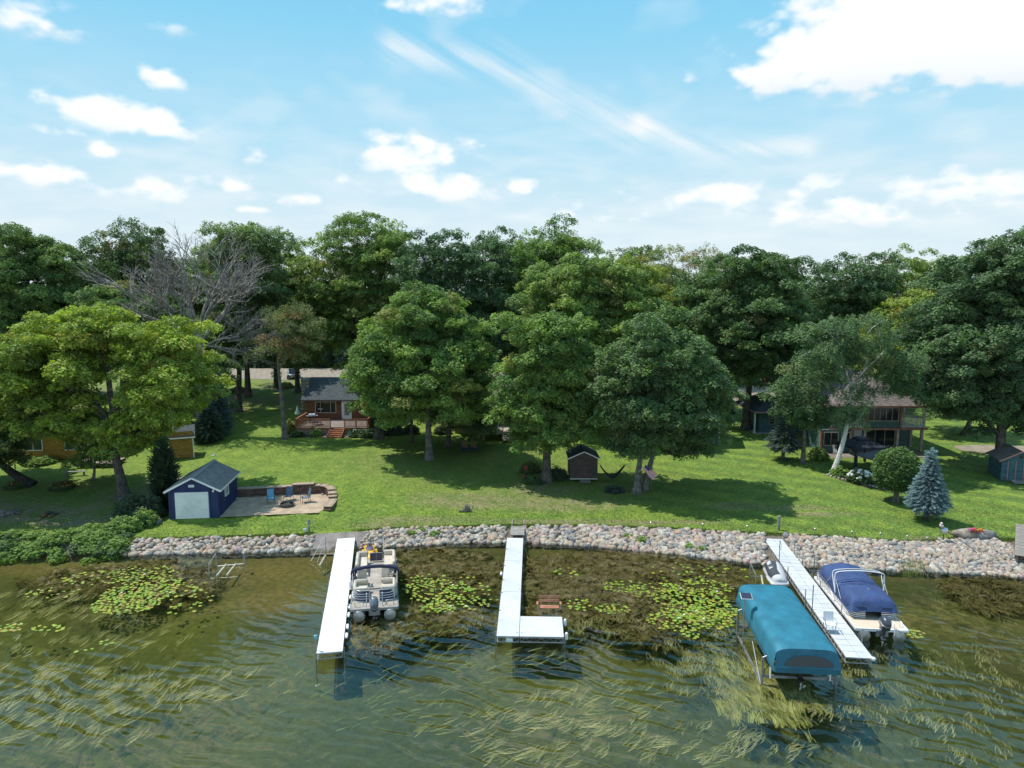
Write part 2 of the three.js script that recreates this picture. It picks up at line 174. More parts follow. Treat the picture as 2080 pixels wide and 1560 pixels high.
function loft(rings, closedRing = true, caps = true) {   // rings: arrays of [x,y,z] of equal length
  const n = rings[0].length, P = [], idx = [];
  for (const r of rings) for (const q of r) P.push(...q);
  for (let i = 0; i + 1 < rings.length; i++) for (let j = 0; j < (closedRing ? n : n - 1); j++) { const a = i * n + j, b = i * n + ((j + 1) % n), c = a + n, e = b + n; idx.push(a, c, b, b, c, e); }
  if (caps && closedRing) for (const [i, flip] of [[0, 0], [rings.length - 1, 1]]) {
    const c = P.length / 3, m = [0, 0, 0]; for (const q of rings[i]) for (let k = 0; k < 3; k++) m[k] += q[k] / n; P.push(...m);
    for (let j = 0; j < n; j++) { const a = i * n + j, b = i * n + ((j + 1) % n); flip ? idx.push(a, c, b) : idx.push(a, b, c); }
  }
  const g = new THREE.BufferGeometry(); g.setAttribute('position', new THREE.Float32BufferAttribute(P, 3)); g.setIndex(idx); g.computeVertexNormals(); return finish(g);
}
function wallStrip(path, y0, y1, t) {   // an upright sheet of thickness t along a path of [x,z]
  const rings = path.map((p, i) => { const a = path[Math.max(0, i - 1)], b = path[Math.min(path.length - 1, i + 1)], l = Math.hypot(b[0] - a[0], b[1] - a[1]) || 1, nx = -(b[1] - a[1]) / l * t / 2, nz = (b[0] - a[0]) / l * t / 2;
    return [[p[0] - nx, y0, p[1] - nz], [p[0] + nx, y0, p[1] + nz], [p[0] + nx, y1, p[1] + nz], [p[0] - nx, y1, p[1] - nz]]; });
  const P = [], idx = []; rings.forEach((r) => r.forEach((q) => P.push(...q)));
  for (let i = 0; i + 1 < rings.length; i++) for (let j = 0; j < 4; j++) { const a = i * 4 + j, b = i * 4 + (j + 1) % 4; idx.push(a, b, a + 4, b, b + 4, a + 4); }
  const e = (rings.length - 1) * 4; idx.push(0, 2, 1, 0, 3, 2, e, e + 1, e + 2, e, e + 2, e + 3);
  const g = new THREE.BufferGeometry(); g.setAttribute('position', new THREE.Float32BufferAttribute(P, 3)); g.setIndex(idx);
  const h = g.toNonIndexed(); h.computeVertexNormals(); return finish(h);
}
// ---------------------------------------------------------------- tiling textures
function vn(x, y, p, s) {   // value noise that repeats after p cells
  const xi = Math.floor(x), yi = Math.floor(y), u = x - xi, v = y - yi, U = u * u * (3 - 2 * u), W = v * v * (3 - 2 * v);
  const h = (i, j) => { i = ((i % p) + p) % p; j = ((j % p) + p) % p; let t = (i * 374761393 + j * 668265263 + s * 974634) | 0; t = Math.imul(t ^ (t >>> 13), 1274126177); return ((t ^ (t >>> 16)) >>> 0) / 4294967296; };
  return mix(mix(h(xi, yi), h(xi + 1, yi), U), mix(h(xi, yi + 1), h(xi + 1, yi + 1), U), W);
}
function tex(n, size, fn, srgb = true) {
  const a = new Uint8Array(n * n * 4);
  for (let y = 0; y < n; y++) for (let x = 0; x < n; x++) { const c = fn(x / n, y / n), o = (y * n + x) * 4, q = typeof c === 'number' ? [c, c, c] : c; for (let k = 0; k < 3; k++) a[o + k] = clamp(q[k]) * 255; a[o + 3] = 255; }
  const t = new THREE.DataTexture(a, n, n); t.wrapS = t.wrapT = THREE.RepeatWrapping; t.magFilter = THREE.LinearFilter; t.minFilter = THREE.LinearMipmapLinearFilter; t.generateMipmaps = true;
  if (srgb) t.colorSpace = THREE.SRGBColorSpace; t.repeat.set(1 / size, 1 / size); t.needsUpdate = true; return t;
}
const oct = (u, v, p, s) => 0.5 * vn(u * p, v * p, p, s) + 0.27 * vn(u * p * 2, v * p * 2, p * 2, s + 1) + 0.15 * vn(u * p * 4, v * p * 4, p * 4, s + 2) + 0.08 * vn(u * p * 8, v * p * 8, p * 8, s + 3);
const T = {
  grain: tex(256, 1.7, (u, v) => 0.72 + 0.42 * (oct(u, v, 4, 1) - 0.2) + 0.10 * (vn(u * 128, v * 128, 128, 9) - 0.5)),
  stain: tex(512, 5.3, (u, v) => { const a = oct(u, v, 4, 21), b = oct(u, v, 16, 22); return 1 - 0.07 * smooth(0.4, 0.8, a) - 0.05 * smooth(0.55, 0.75, b); }),
  woodH: tex(256, 1.6, (u, v) => 0.70 + 0.28 * vn(u * 4, v * 64, 64, 3) * 1.0 + 0.16 * (vn(u * 8, v * 16, 16, 4) - 0.4)),
  bark: tex(256, 1.1, (u, v) => { const a = vn(u * 22 + 2 * vn(u * 4, v * 6, 6, 8), v * 5, 110, 5), b = oct(u, v, 8, 6); return 0.42 + 0.55 * a * (0.6 + 0.6 * b); }),
  barkB: tex(256, 1.1, (u, v) => vn(u * 22 + 2 * vn(u * 4, v * 6, 6, 8), v * 5, 110, 5), false),
  birch: tex(256, 1.0, (u, v) => { const a = vn(u * 5, v * 36, 36, 31), b = vn(u * 8, v * 9, 72, 32); return a > 0.80 && b > 0.45 ? 0.30 : 0.86 + 0.14 * oct(u, v, 6, 33); }),
  shingle: tex(512, 1.95, (u, v) => { const r = Math.floor(v * 14), o = (r * 37) % 11 / 11, c = Math.floor((u + o) * 6), e = v * 14 - r; return (0.70 + 0.26 * vn(c * 1.7 + r * 5.1, r * 3.3, 997, 41) + 0.12 * (vn(u * 128, v * 128, 128, 42) - 0.5)) * (e < 0.1 ? 0.72 : 1); }),
  shingleB: tex(512, 1.95, (u, v) => { const r = Math.floor(v * 14), o = (r * 37) % 11 / 11, e = v * 14 - r, f = (u + o) * 6 - Math.floor((u + o) * 6); return f < 0.05 ? 0.1 : 1 - 0.7 * e; }, false),
  rock: tex(256, 0.9, (u, v) => 0.62 + 0.42 * oct(u, v, 4, 51) + 0.16 * (vn(u * 64, v * 64, 64, 52) - 0.5)),
  rockB: tex(256, 0.9, (u, v) => oct(u, v, 8, 53), false),
  cloth: tex(256, 2.2, (u, v) => 0.86 + 0.24 * (oct(u, v, 4, 61) - 0.5) + 0.05 * (vn(u * 128, v * 128, 128, 62) - 0.5)),
  clothB: tex(256, 2.2, (u, v) => oct(u + 0.2 * vn(u * 3, v * 3, 3, 64), v, 5, 63), false),
  gravel: tex(512, 3.1, (u, v) => 0.60 + 0.30 * oct(u, v, 6, 71) + 0.30 * (vn(u * 170, v * 170, 170, 72) - 0.4)),
  gravelB: tex(512, 3.1, (u, v) => vn(u * 120, v * 120, 120, 73), false),
};
function mat(c, rough = 0.8, o = {}) {
  const m = new THREE.MeshPhysicalMaterial({ roughness: rough, metalness: 0, ...o }); m.color.setRGB(...c); if (o.rgbSpecular) delete o.rgbSpecular; return m;
}
const glass = mat([0.02, 0.025, 0.03], 0.06, { specularIntensity: 1 });
const alu = mat([0.62, 0.63, 0.65], 0.38, { metalness: 0.85, map: T.grain });
const aluDull = mat([0.42, 0.43, 0.44], 0.5, { metalness: 0.7, map: T.grain });
const whitePaint = mat([0.78, 0.78, 0.77], 0.55, { map: T.stain });
const greyWood = mat([0.33, 0.31, 0.28], 0.9, { map: T.woodH });
const blackRub = mat([0.02, 0.02, 0.022], 0.6);
// ---------------------------------------------------------------- the lie of the land
const lerpT = (t, x) => { for (let i = 1; i < t.length; i++) if (x <= t[i][0]) return mix(t[i - 1][1], t[i][1], clamp((x - t[i - 1][0]) / (t[i][0] - t[i - 1][0]))); return t[t.length - 1][1]; };
const SHORE = [[-400, 50], [-60, 45.6], [-34.6, 46.2], [-25.5, 46.6], [-16.3, 47.1], [-13.6, 47.3], [-9.6, 47.9], [-4.9, 48.8], [0, 49.1], [5.5, 48.3], [12, 46.4], [16.2, 44.9], [21, 44.2], [27, 43.6], [32, 42.8], [60, 40], [400, 38]];
const BANK = [[-400, 1.6], [-25, 1.1], [-16, 1.3], [-10, 1.8], [0, 1.4], [9.4, 3], [17.6, 4.3], [24.4, 4], [27.5, 3.3], [31, 5], [36, 5], [400, 5]];
const shore = (x) => (lerpT(SHORE, x - 1.2) + lerpT(SHORE, x) + lerpT(SHORE, x + 1.2)) / 3;
const bank = (x) => (lerpT(BANK, x - 1.5) + lerpT(BANK, x) + lerpT(BANK, x + 1.5)) / 3;
// the sand patio cut into the slope: outline of x, depth (depth grows away from the lake)
const PATIO = [[-22.2, 51.9], [-14.9, 53.0], [-14.6, 55], [-15.2, 57.6], [-15.9, 58.2], [-16.8, 58.4], [-22.9, 57.2]];
const inPoly = (poly, x, d) => { let k = false; for (let i = 0, j = poly.length - 1; i < poly.length; j = i++) { const [a, b] = poly[i], [c, e] = poly[j]; if ((b > d) !== (e > d) && x < (c - a) * (d - b) / (e - b) + a) k = !k; } return k; };
function slope(x, d) {
  const s = d - shore(x), b = bank(x);
  if (s < 0) return Math.max(-1.7, -0.22 + s * 0.085);
  if (s < b) return 0.6 * Math.pow(s / b, 0.9);
  const r = s - b;
  let h = 0.6 + 0.0355 * Math.min(r, 70);
  h += 0.62 * smooth(53.6, 58.2, d) * smooth(-33, -27, x) * smooth(-4, -13, x) * smooth(88, 60, d);
  return h + 0.05 * fbm2(x * 0.12, d * 0.12, 2);
}
const PATIO_Y = 0.88, CUT = [[-22.2, 51.9], [-14.9, 53.0], [-14.2, 53.2], [-14.15, 55], [-14.75, 57.9], [-15.6, 58.7], [-16.8, 58.9], [-23.0, 57.75]];
const garageFoot = [[-25.9, 51.2], [-22.1, 51.7], [-22.75, 57.4], [-26.4, 57.0]];
function ground(x, d) { return inPoly(CUT, x, d) || inPoly(garageFoot, x, d) ? PATIO_Y : slope(x, d); }
function steps(list) { const o = []; for (const [a, b, n] of list) for (let i = 0; i < n; i++) o.push(a + (b - a) * i / n); o.push(list[list.length - 1][1]); return o; }
function sheet(xs, ss, fy, uvf) {
  const P = [], U = [], I = [];
  for (const s of ss) for (const x of xs) { const d = shore(x) + s; P.push(x, fy(x, d, s), -d); U.push(...uvf(x, d)); }
  for (let j = 0; j + 1 < ss.length; j++) for (let i = 0; i + 1 < xs.length; i++) { const a = j * xs.length + i, b = a + 1, c = a + xs.length, e = c + 1; I.push(a, b, c, b, e, c); }
  const g = new THREE.BufferGeometry(); g.setAttribute('position', new THREE.Float32BufferAttribute(P, 3)); g.setAttribute('uv', new THREE.Float32BufferAttribute(U, 2)); g.setIndex(I); g.computeVertexNormals(); return g;
}
const blobs = (list, x, d, soft) => { let m = 0; for (const q of list) { const u = (x - q[0]) / q[2], v = (d - q[1]) / q[3], kk = u * u + v * v; if (kk > 2.7) continue; const k = Math.sqrt(kk); m = Math.max(m, 1 - smooth(1 - soft, 1 + soft, k)); } return m; };
{
  // grass, worn and dry turf, bare soil, leaf litter
  const W = 2048, H = 1320, x0 = -70, x1 = 70, d0 = 44, d1 = 134, a = new Uint8Array(W * H * 4), r = mulberry(3);
  const dry = [[-3, 56.5, 5, 2], [3.5, 55.5, 5, 1.6], [-6.5, 52, 4, 0.8], [2, 51.7, 5, 0.5], [6, 51.8, 4, 0.45], [2.5, 59.5, 2.5, 2.2], [18, 55, 2.4, 0.9], [22, 54.5, 3, 0.6], [24, 53, 2.5, 0.5], [-9, 50.8, 3, 0.7], [29.5, 47.6, 2, 0.8], [11.5, 51.4, 4, .5]];
  const soil = [[-36, 53, 6, 2.2], [-33, 51.2, 3, 1], [-40, 51, 4, 1.4], [-31, 57, 3, 2], [-30, 52.6, 2.4, 1.2], [-42, 55, 3, 1.5], [-29.5, 60, 3, 2]];
  const thin = [[-5, 66, 10, 6], [6, 60.5, 6, 3], [-4, 71, 8, 4], [10, 58, 5, 2.5], [-36, 56, 9, 7], [5, 62, 9, 5]];
  const lin = (c) => Math.pow(clamp(c), 1 / 2.2);
  const SX = Array.from({ length: W }, (_, i) => shore(mix(x0, x1, (i + 0.5) / W))), BX = Array.from({ length: W }, (_, i) => bank(mix(x0, x1, (i + 0.5) / W)));
  for (let j = 0; j < H; j++) for (let i = 0; i < W; i++) {
    const x = mix(x0, x1, (i + 0.5) / W), d = mix(d0, d1, (j + 0.5) / H), o = (j * W + i) * 4;
    const big = n2(x * 0.07, d * 0.07), med = n2(x * 0.45, d * 0.45), sm = n2(x * 1.9, d * 1.9), fi = n2(x * 5.5, d * 5.5), gr = r() - 0.5, gr2 = r() - 0.5;
    const wob = 0.35 * med + 0.25 * sm + 0.18 * fi;
    let c = [0.112 + 0.016 * big, 0.190 + 0.014 * big, 0.013];
    if (x > 12) c = mix3(c, [0.092, 0.172, 0.018], smooth(10, 20, x) * 0.9);
    c = mix3(c, [0.168, 0.214, 0.020], clamp(0.25 + med * 0.35 + sm * 0.25));
    // mown stripes
    const st = x > 10 ? Math.sin((x * 0.42 + d * 0.62) * 3.1 + 0.6 * n2(x * 0.08, d * 0.1)) : Math.sin((x * 0.97 - d * 0.12) * 2.3 + 0.8 * big) * 0.6;
    const m = 1 + (x > 10 ? 0.14 : 0.08) * st; c = [c[0] * m, c[1] * m, c[2] * m];
    const dk = blobs(dry, x, d, 0.55) * (0.55 + 0.8 * wob); c = mix3(c, [0.20, 0.165, 0.085], clamp(dk * 1.25) * 0.8);
    const tk = blobs(thin, x, d, 0.6) * (0.4 + 0.9 * wob); c = mix3(c, [0.13, 0.115, 0.055], clamp(tk) * 0.6);
    const so = blobs(soil, x, d, 0.5) * (0.6 + 1.3 * wob); c = mix3(c, [0.17, 0.14, 0.105], clamp(so) * 0.9);
    if (d > 92) c = mix3(c, [0.17, 0.13, 0.075], smooth(0.05, 0.2, wob + 0.4 * big) * 0.8);   // drifts of old leaves
    const bk = smooth(0.3, -0.3, d - SX[i] - BX[i]); c = mix3(c, [0.14, 0.115, 0.085], bk);
    const f = 1 + 0.10 * med + 0.20 * sm + 0.22 * fi + 0.42 * gr; c = [c[0] * f * (1 + 0.12 * gr2), c[1] * f, c[2] * f];
    // clover and dandelion heads
    if (d < 70 && gr > 0.494 && bk < 0.5 && n2(x * 0.2 + 5, d * 0.2) > -0.1) c = [0.30, 0.30, 0.12];
    a[o] = lin(c[0]) * 255; a[o + 1] = lin(c[1]) * 255; a[o + 2] = lin(c[2]) * 255; a[o + 3] = 255;
  }
  const t = new THREE.DataTexture(a, W, H); t.colorSpace = THREE.SRGBColorSpace; t.wrapS = t.wrapT = THREE.MirroredRepeatWrapping; t.magFilter = THREE.LinearFilter; t.needsUpdate = true;
  const bump = tex(512, 1, (u, v) => 0.6 * vn(u * 170, v * 170, 170, 81) + 0.4 * oct(u, v, 24, 82), false); bump.repeat.set(140 / 9, 90 / 9);
  const g = sheet(steps([[-900, -90, 12], [-90, -45, 40], [-45, 48, 250], [48, 90, 40], [90, 900, 12]]), steps([[-0.7, 6, 24], [6, 16, 32], [16, 50, 60], [50, 110, 40], [110, 1500, 14]]),
    (x, d, s) => (s < 0 ? -0.22 + s * 0.5 : ground(x, d)), (x, d) => [(x - x0) / (x1 - x0), (d - d0) / (d1 - d0)]);
  struct('ground', g, new THREE.MeshStandardMaterial({ map: t, roughness: 0.95, bumpMap: bump, bumpScale: 0.05 }));
}
{
  // silt, sand and low weed on the bottom of the lake
  const W = 2048, H = 1024, x0 = -45, x1 = 45, d0 = 8, d1 = 53, a = new Uint8Array(W * H * 4), r = mulberry(4), lin = (c) => Math.pow(clamp(c), 1 / 2.2);
  const sand = [[-15.5, 44.5, 4.2, 2.4], [-14, 41, 2.6, 2], [-27, 44.8, 8, 1.0], [6.5, 47, 2.5, 1.0], [-13.5, 46.6, 2.5, 1]], dark = [[-2, 41.5, 2.2, 2.4], [-9, 45, 2, 1.2], [10, 45.2, 6, 0.7], [-3, 47, 3, .6], [24, 41.5, 6, 1.6], [-5.5, 34.5, 3, 2.2], [-13, 38, 2.4, 1.6], [28, 32, 6, 6]], weed = [[4, 42.5, 6, 3.2], [8, 39, 6, 3.4], [-5, 42, 3.5, 2.5], [-4, 45.5, 4, 1.6], [3.5, 46, 3, 1.2], [12, 42, 4, 2.2], [-21, 40.5, 5, 2.4], [27, 36, 4, 4], [24, 38.5, 4, 2]];
  const SX = Array.from({ length: W }, (_, i) => shore(mix(x0, x1, (i + 0.5) / W))), BX = Array.from({ length: W }, (_, i) => bank(mix(x0, x1, (i + 0.5) / W)));
  for (let j = 0; j < H; j++) for (let i = 0; i < W; i++) {
    const x = mix(x0, x1, (i + 0.5) / W), d = mix(d0, d1, (j + 0.5) / H), o = (j * W + i) * 4;
    const big = n2(x * 0.09, d * 0.11), med = n2(x * 0.5, d * 0.6), sm = n2(x * 1.7, d * 2.2), fi = n2(x * 5, d * 7), w = 0.4 * med + 0.3 * sm + 0.2 * fi;
    let c = mix3([0.062, 0.070, 0.006], [0.036, 0.046, 0.007], clamp(0.5 + 0.6 * big + 0.3 * med));
    c = mix3(c, [0.125, 0.095, 0.030], clamp(blobs(sand, x, d, 0.6) * (0.8 + 0.5 * w)));
    c = mix3(c, [0.145, 0.115, 0.045], clamp(blobs(weed, x, d, 0.6) * (0.35 + 1.0 * w)) * 0.9);
    c = mix3(c, [0.020, 0.022, 0.010], clamp(blobs(dark, x, d, 0.6) * (0.5 + 0.9 * w)) * 0.7);
    const near = smooth(2.2, 0.2, SX[i] - d); c = mix3(c, [0.085, 0.062, 0.026], near * (0.5 + 0.5 * w));
    const f = 1 + 0.20 * sm + 0.22 * fi + 0.22 * (r() - 0.5);
    a[o] = lin(c[0] * f) * 255; a[o + 1] = lin(c[1] * f) * 255; a[o + 2] = lin(c[2] * f) * 255; a[o + 3] = 255;
  }
  const t = new THREE.DataTexture(a, W, H); t.colorSpace = THREE.SRGBColorSpace; t.wrapS = t.wrapT = THREE.MirroredRepeatWrapping; t.magFilter = THREE.LinearFilter; t.needsUpdate = true;
  const g = sheet(steps([[-900, -60, 10], [-60, 60, 160], [60, 900, 10]]), [-900, -300, -120, ...steps([[-60, 0.8, 120]])], (x, d, s) => (s > -0.3 ? slope(x, shore(x) - 0.3) - 0.12 : slope(x, d) + 0.07 * fbm2(x * 0.5, d * 0.5, 3)), (x, d) => [(x - x0) / (x1 - x0), (d - d0) / (d1 - d0)]);
  struct('lake_bed', g, new THREE.MeshStandardMaterial({ map: t, roughness: 1 }));
}
{
  // the water: a rippled surface, more wind further out
  const P = [], U = [], I = [], xs = steps([[-900, -60, 10], [-60, -34, 40], [-34, 34, 420], [34, 60, 40], [60, 900, 10]]), ds = steps([[-700, -40, 8], [-40, 14, 30], [14, 48, 300], [48, 52, 16]]);
  const wave = (x, d) => {
    const k = smooth(46, 30, d) * (0.55 + 0.45 * smooth(-0.5, 0.5, n2(x * 0.06, d * 0.08))), wx = x + 0.6 * n2(x * 0.25, d * 0.25), wd = d + 0.5 * n2(x * 0.22 + 7, d * 0.22);
    const a = Math.sin((wx * 0.52 + wd * 0.95) * 6.4 + 2.2 * n2(x * 0.3, d * 0.3)), b = Math.sin((wx * 0.32 + wd * 0.92) * 10.2 + 2.6 * n2(x * 0.4, d * 0.5 + 3)), c = n2(x * 1.6, d * 2.6);
    return (k * (0.55 * a + 0.28 * b) + 0.22 * (0.2 + k) * c) * 0.027;
  };
  for (const d of ds) for (const x of xs) { P.push(x, wave(x, d), -d); U.push(x, d); }
  for (let j = 0; j + 1 < ds.length; j++) for (let i = 0; i + 1 < xs.length; i++) { const a = j * xs.length + i, b = a + 1, c = a + xs.length, e = c + 1; I.push(a, b, c, b, e, c); }
  const g = new THREE.BufferGeometry(); g.setAttribute('position', new THREE.Float32BufferAttribute(P, 3)); g.setAttribute('uv', new THREE.Float32BufferAttribute(U, 2)); g.setIndex(I); g.computeVertexNormals();
  const rip = tex(512, 4.7, (u, v) => 0.6 * vn(u * 20, v * 34, 340, 91) + 0.4 * vn(u * 44 + 3 * vn(u * 6, v * 6, 6, 94), v * 66, 660, 92), false);
  const m = mat([0.93, 0.93, 0.76], 0.02, { transmission: 1, thickness: 0, ior: 1.5, bumpMap: rip, bumpScale: 0.002 });
  struct('water', g, m);
}
// strips of gravel laid on the ground
function patch(name, poly, m, lift, step = 0.8) {
  let a = 1e9, b = -1e9, c = 1e9, e = -1e9; for (const [x, d] of poly) { a = Math.min(a, x); b = Math.max(b, x); c = Math.min(c, d); e = Math.max(e, d); }
  const s = new THREE.Shape(poly.map((p) => new THREE.Vector2(...p))), P = [], I = [], U = [];
  const tri = THREE.ShapeUtils.triangulateShape(poly.map((p) => new THREE.Vector2(...p)), []);
  let T3 = tri.map((t) => t.map((k) => poly[k])), more = true, rounds = 0;
  while (more && rounds++ < 9) { more = false; const N = []; for (const [p, q, r] of T3) { const L = [[p, q, r], [q, r, p], [r, p, q]].sort((u, v) => Math.hypot(v[0][0] - v[1][0], v[0][1] - v[1][1]) - Math.hypot(u[0][0] - u[1][0], u[0][1] - u[1][1]))[0]; if (Math.hypot(L[0][0] - L[1][0], L[0][1] - L[1][1]) > step) { more = true; const m2 = [(L[0][0] + L[1][0]) / 2, (L[0][1] + L[1][1]) / 2]; N.push([L[0], m2, L[2]], [m2, L[1], L[2]]); } else N.push([p, q, r]); } T3 = N; }
  for (const t of T3) for (const [x, d] of t) { P.push(x, typeof lift === 'function' ? lift(x, d) : slope(x, d) + lift, -d); U.push(x, d); }
  const g = new THREE.BufferGeometry(); g.setAttribute('position', new THREE.Float32BufferAttribute(P, 3)); g.setAttribute('uv', new THREE.Float32BufferAttribute(U, 2));
  const up = []; const A = V(0, 0, 0), B = V(0, 0, 0), C = V(0, 0, 0);
  for (let i = 0; i < P.length; i += 9) { A.set(P[i], P[i + 1], P[i + 2]); B.set(P[i + 3], P[i + 4], P[i + 5]).sub(A); C.set(P[i + 6], P[i + 7], P[i + 8]).sub(A); B.cross(C).normalize(); if (B.y < 0) B.negate(); for (let k = 0; k < 3; k++) up.push(B.x, B.y, B.z); }
  g.setAttribute('normal', new THREE.Float32BufferAttribute(up, 3));
  return struct(name, g, m);
}
const ragged = (pts, amp, n = 4) => { const o = []; pts.forEach((p, i) => { const q = pts[(i + 1) % pts.length]; for (let k = 0; k < n; k++) { const t = k / n; o.push([mix(p[0], q[0], t) + R(-amp, amp), mix(p[1], q[1], t) + R(-amp, amp)]); } }); return o; };
{
  const gravelTan = mat([0.46, 0.39, 0.30], 1, { map: T.gravel, bumpMap: T.gravelB, bumpScale: 0.02 });
  const gravelGrey = mat([0.40, 0.35, 0.32], 1, { map: T.gravel, bumpMap: T.gravelB, bumpScale: 0.02 });
  const sandM = mat([0.66, 0.51, 0.36], 1, { map: T.gravel, bumpMap: T.gravelB, bumpScale: 0.012 });
  patch('road', ragged([[-90, 128], [-60, 126], [-41, 121], [-26, 121], [-10, 126], [30, 128], [44, 136], [80, 142], [80, 152], [40, 145], [20, 140], [-90, 140]], 0.5, 5), gravelTan, 0.03, 3);
  patch('driveway', ragged([[30.5, 97], [34, 95.5], [38, 92], [44, 93], [42, 100], [40, 108], [46, 122], [50, 136.5], [42, 136], [36, 122], [32, 110], [29, 103]], 0.25, 4), gravelTan, 0.05, 1.5);
  patch('patio_sand', ragged(PATIO.map(([x, d], i) => [x, d]), 0.03, 6), sandM, (x, d) => PATIO_Y + 0.02 + 0.015 * n2(x * 1.5, d * 1.5), 0.5);
  patch('boat_ramp', ragged([[-13.9, 46.9], [-10.2, 47.3], [-10.4, 49.4], [-14.2, 48.8]], 0.06, 5), gravelGrey, 0.05, 0.4);
  patch('gravel_path', ragged([[49, 70.5], [46.5, 72.4], [46.8, 74.2], [50, 74.6], [60, 73], [60, 69]], 0.08, 5), gravelTan, 0.03, 0.8);
  const paver = mat([0.36, 0.29, 0.25], 0.95, { map: T.gravel });
  patch('cabin_walk', ragged([[-21.6, 77.4], [-18.4, 77.4], [-18.2, 78.6], [-21.4, 78.6]], 0.05, 5), paver, 0.04, 0.5);
  patch('house_patio', ragged([[32, 69.4], [41.6, 69.6], [42, 75], [32, 75]], 0.02, 3), paver, 0.03, 0.8);
  const mulch = mat([0.13, 0.075, 0.05], 1, { map: T.gravel, bumpMap: T.gravelB, bumpScale: 0.04 });
  patch('flower_bed', ragged([[-25.4, 77.4], [-21.8, 77.5], [-21.6, 78.7], [-24.9, 79.5]], 0.08, 5), mulch, 0.03, 0.5);
  patch('flower_bed', ragged([[-18.2, 77.5], [-14.2, 77.2], [-13.6, 80], [-18, 79.4]], 0.08, 5), mulch, 0.03, 0.5);
  patch('flower_bed', ragged([[28.9, 63.4], [29.5, 61.6], [30.9, 59.4], [33.4, 58.4], [36, 60], [35.6, 64], [31, 65.4]], 0.1, 5), mulch, 0.03, 0.5);
}

{
  // blades of the turf, standing on the near lawn
  const P = [], r = mulberry(61); for (let i = 0; i < 7; i++) { const a = r() * 6.283, q = r() * 0.09, x = Math.cos(a) * q, z = Math.sin(a) * q, b = r() * 6.283, h = 0.05 + 0.05 * r(), l = 0.05 * (r() - 0.5); P.push(x - Math.cos(b) * 0.012, -0.01, z - Math.sin(b) * 0.012, x + Math.cos(b) * 0.012, -0.01, z + Math.sin(b) * 0.012, x + l, h, z + 0.05 * (r() - 0.5)); }
  const g = new THREE.BufferGeometry(); g.setAttribute('position', new THREE.Float32BufferAttribute(P, 3)); g.computeVertexNormals();
  const n = 55000, o = shadows(new THREE.InstancedMesh(g, mat([1, 1, 1], 0.95, { side: THREE.DoubleSide, transmission: 0.4, thickness: 0 }), n)), m = new THREE.Object3D(), c = new THREE.Color(); let k = 0;
  while (k < n) {
    const edge = rnd() < 0.16, x = R(-40, 40), d = edge ? shore(x) + bank(x) + R(-0.15, 0.35) : shore(x) + bank(x) - 7 * Math.log(1 - rnd() * 0.98);
    if (inPoly(CUT, x, d) || inPoly(garageFoot, x, d) || (x > -14.2 && x < -10 && d < 49.6)) continue;
    const t = n2(x * 0.5, d * 0.5) * 0.5 + 0.5, v = R(0.7, 1.25), dry = rnd() < 0.12;
    m.position.set(x, slope(x, d), -d); m.rotation.y = R(0, 6.283); m.scale.setScalar(edge ? R(0.9, 1.8) : R(0.4, 0.8)); m.updateMatrix(); o.setMatrixAt(k, m.matrix);
    o.setColorAt(k++, dry ? c.setRGB(0.26 * v, 0.24 * v, 0.08 * v) : c.setRGB(mix(0.105, 0.17, t) * v, mix(0.185, 0.225, t) * v, 0.02 * v));
  }
  o.name = 'lawn_grass'; o.userData.kind = 'stuff'; tag(o, 'short green blades of the lawn turf', 'grass'); scene.add(o);
}
// ---------------------------------------------------------------- foliage
const leafM = mat([1, 1, 1], 0.95, { transmission: 0.38, thickness: 0, side: THREE.DoubleSide });
const needleM = mat([1, 1, 1], 0.95, { side: THREE.DoubleSide });
function leafClump(n, rad3, size, long, seed, droop = 0) {
  const r = mulberry(seed), P = [], N = V(0, 0, 0), q = new THREE.Quaternion(), e = new THREE.Euler();
  for (let i = 0; i < n; i++) {
    const a = r() * 6.283, h = r() * 2 - 0.9, k = Math.sqrt(Math.max(0, 1 - h * h)) * Math.cbrt(r()) * rad3, cx = Math.cos(a) * k, cz = Math.sin(a) * k, cy = h * rad3 * 0.62 - droop * k;
    const s = size * (0.7 + 0.6 * r());
    e.set((r() - 0.5) * 1.3, r() * 6.283, (r() - 0.5) * 1.3, 'YXZ'); q.setFromEuler(e);
    const c = [[0, 0, -s * long], [s * 0.5, s * 0.16, 0], [0, -s * 0.05, s * long], [-s * 0.5, s * 0.16, 0]].map((p) => N.set(...p).applyQuaternion(q).toArray().map((v, j) => v + [cx, cy, cz][j]));
    P.push(...c[0], ...c[1], ...c[2], ...c[0], ...c[2], ...c[3]);
  }
  const g = new THREE.BufferGeometry(); g.setAttribute('position', new THREE.Float32BufferAttribute(P, 3)); g.computeVertexNormals(); return g;
}
const clumps = { broad: leafClump(20, 0.40, 0.17, 0.62, 101), fine: leafClump(24, 0.42, 0.11, 0.75, 102, 0.3), bush: leafClump(14, 0.26, 0.13, 0.7, 103), birch: leafClump(18, 0.36, 0.12, 0.7, 104, 0.8), cedar: leafClump(16, 0.2, 0.12, 1.0, 105) };
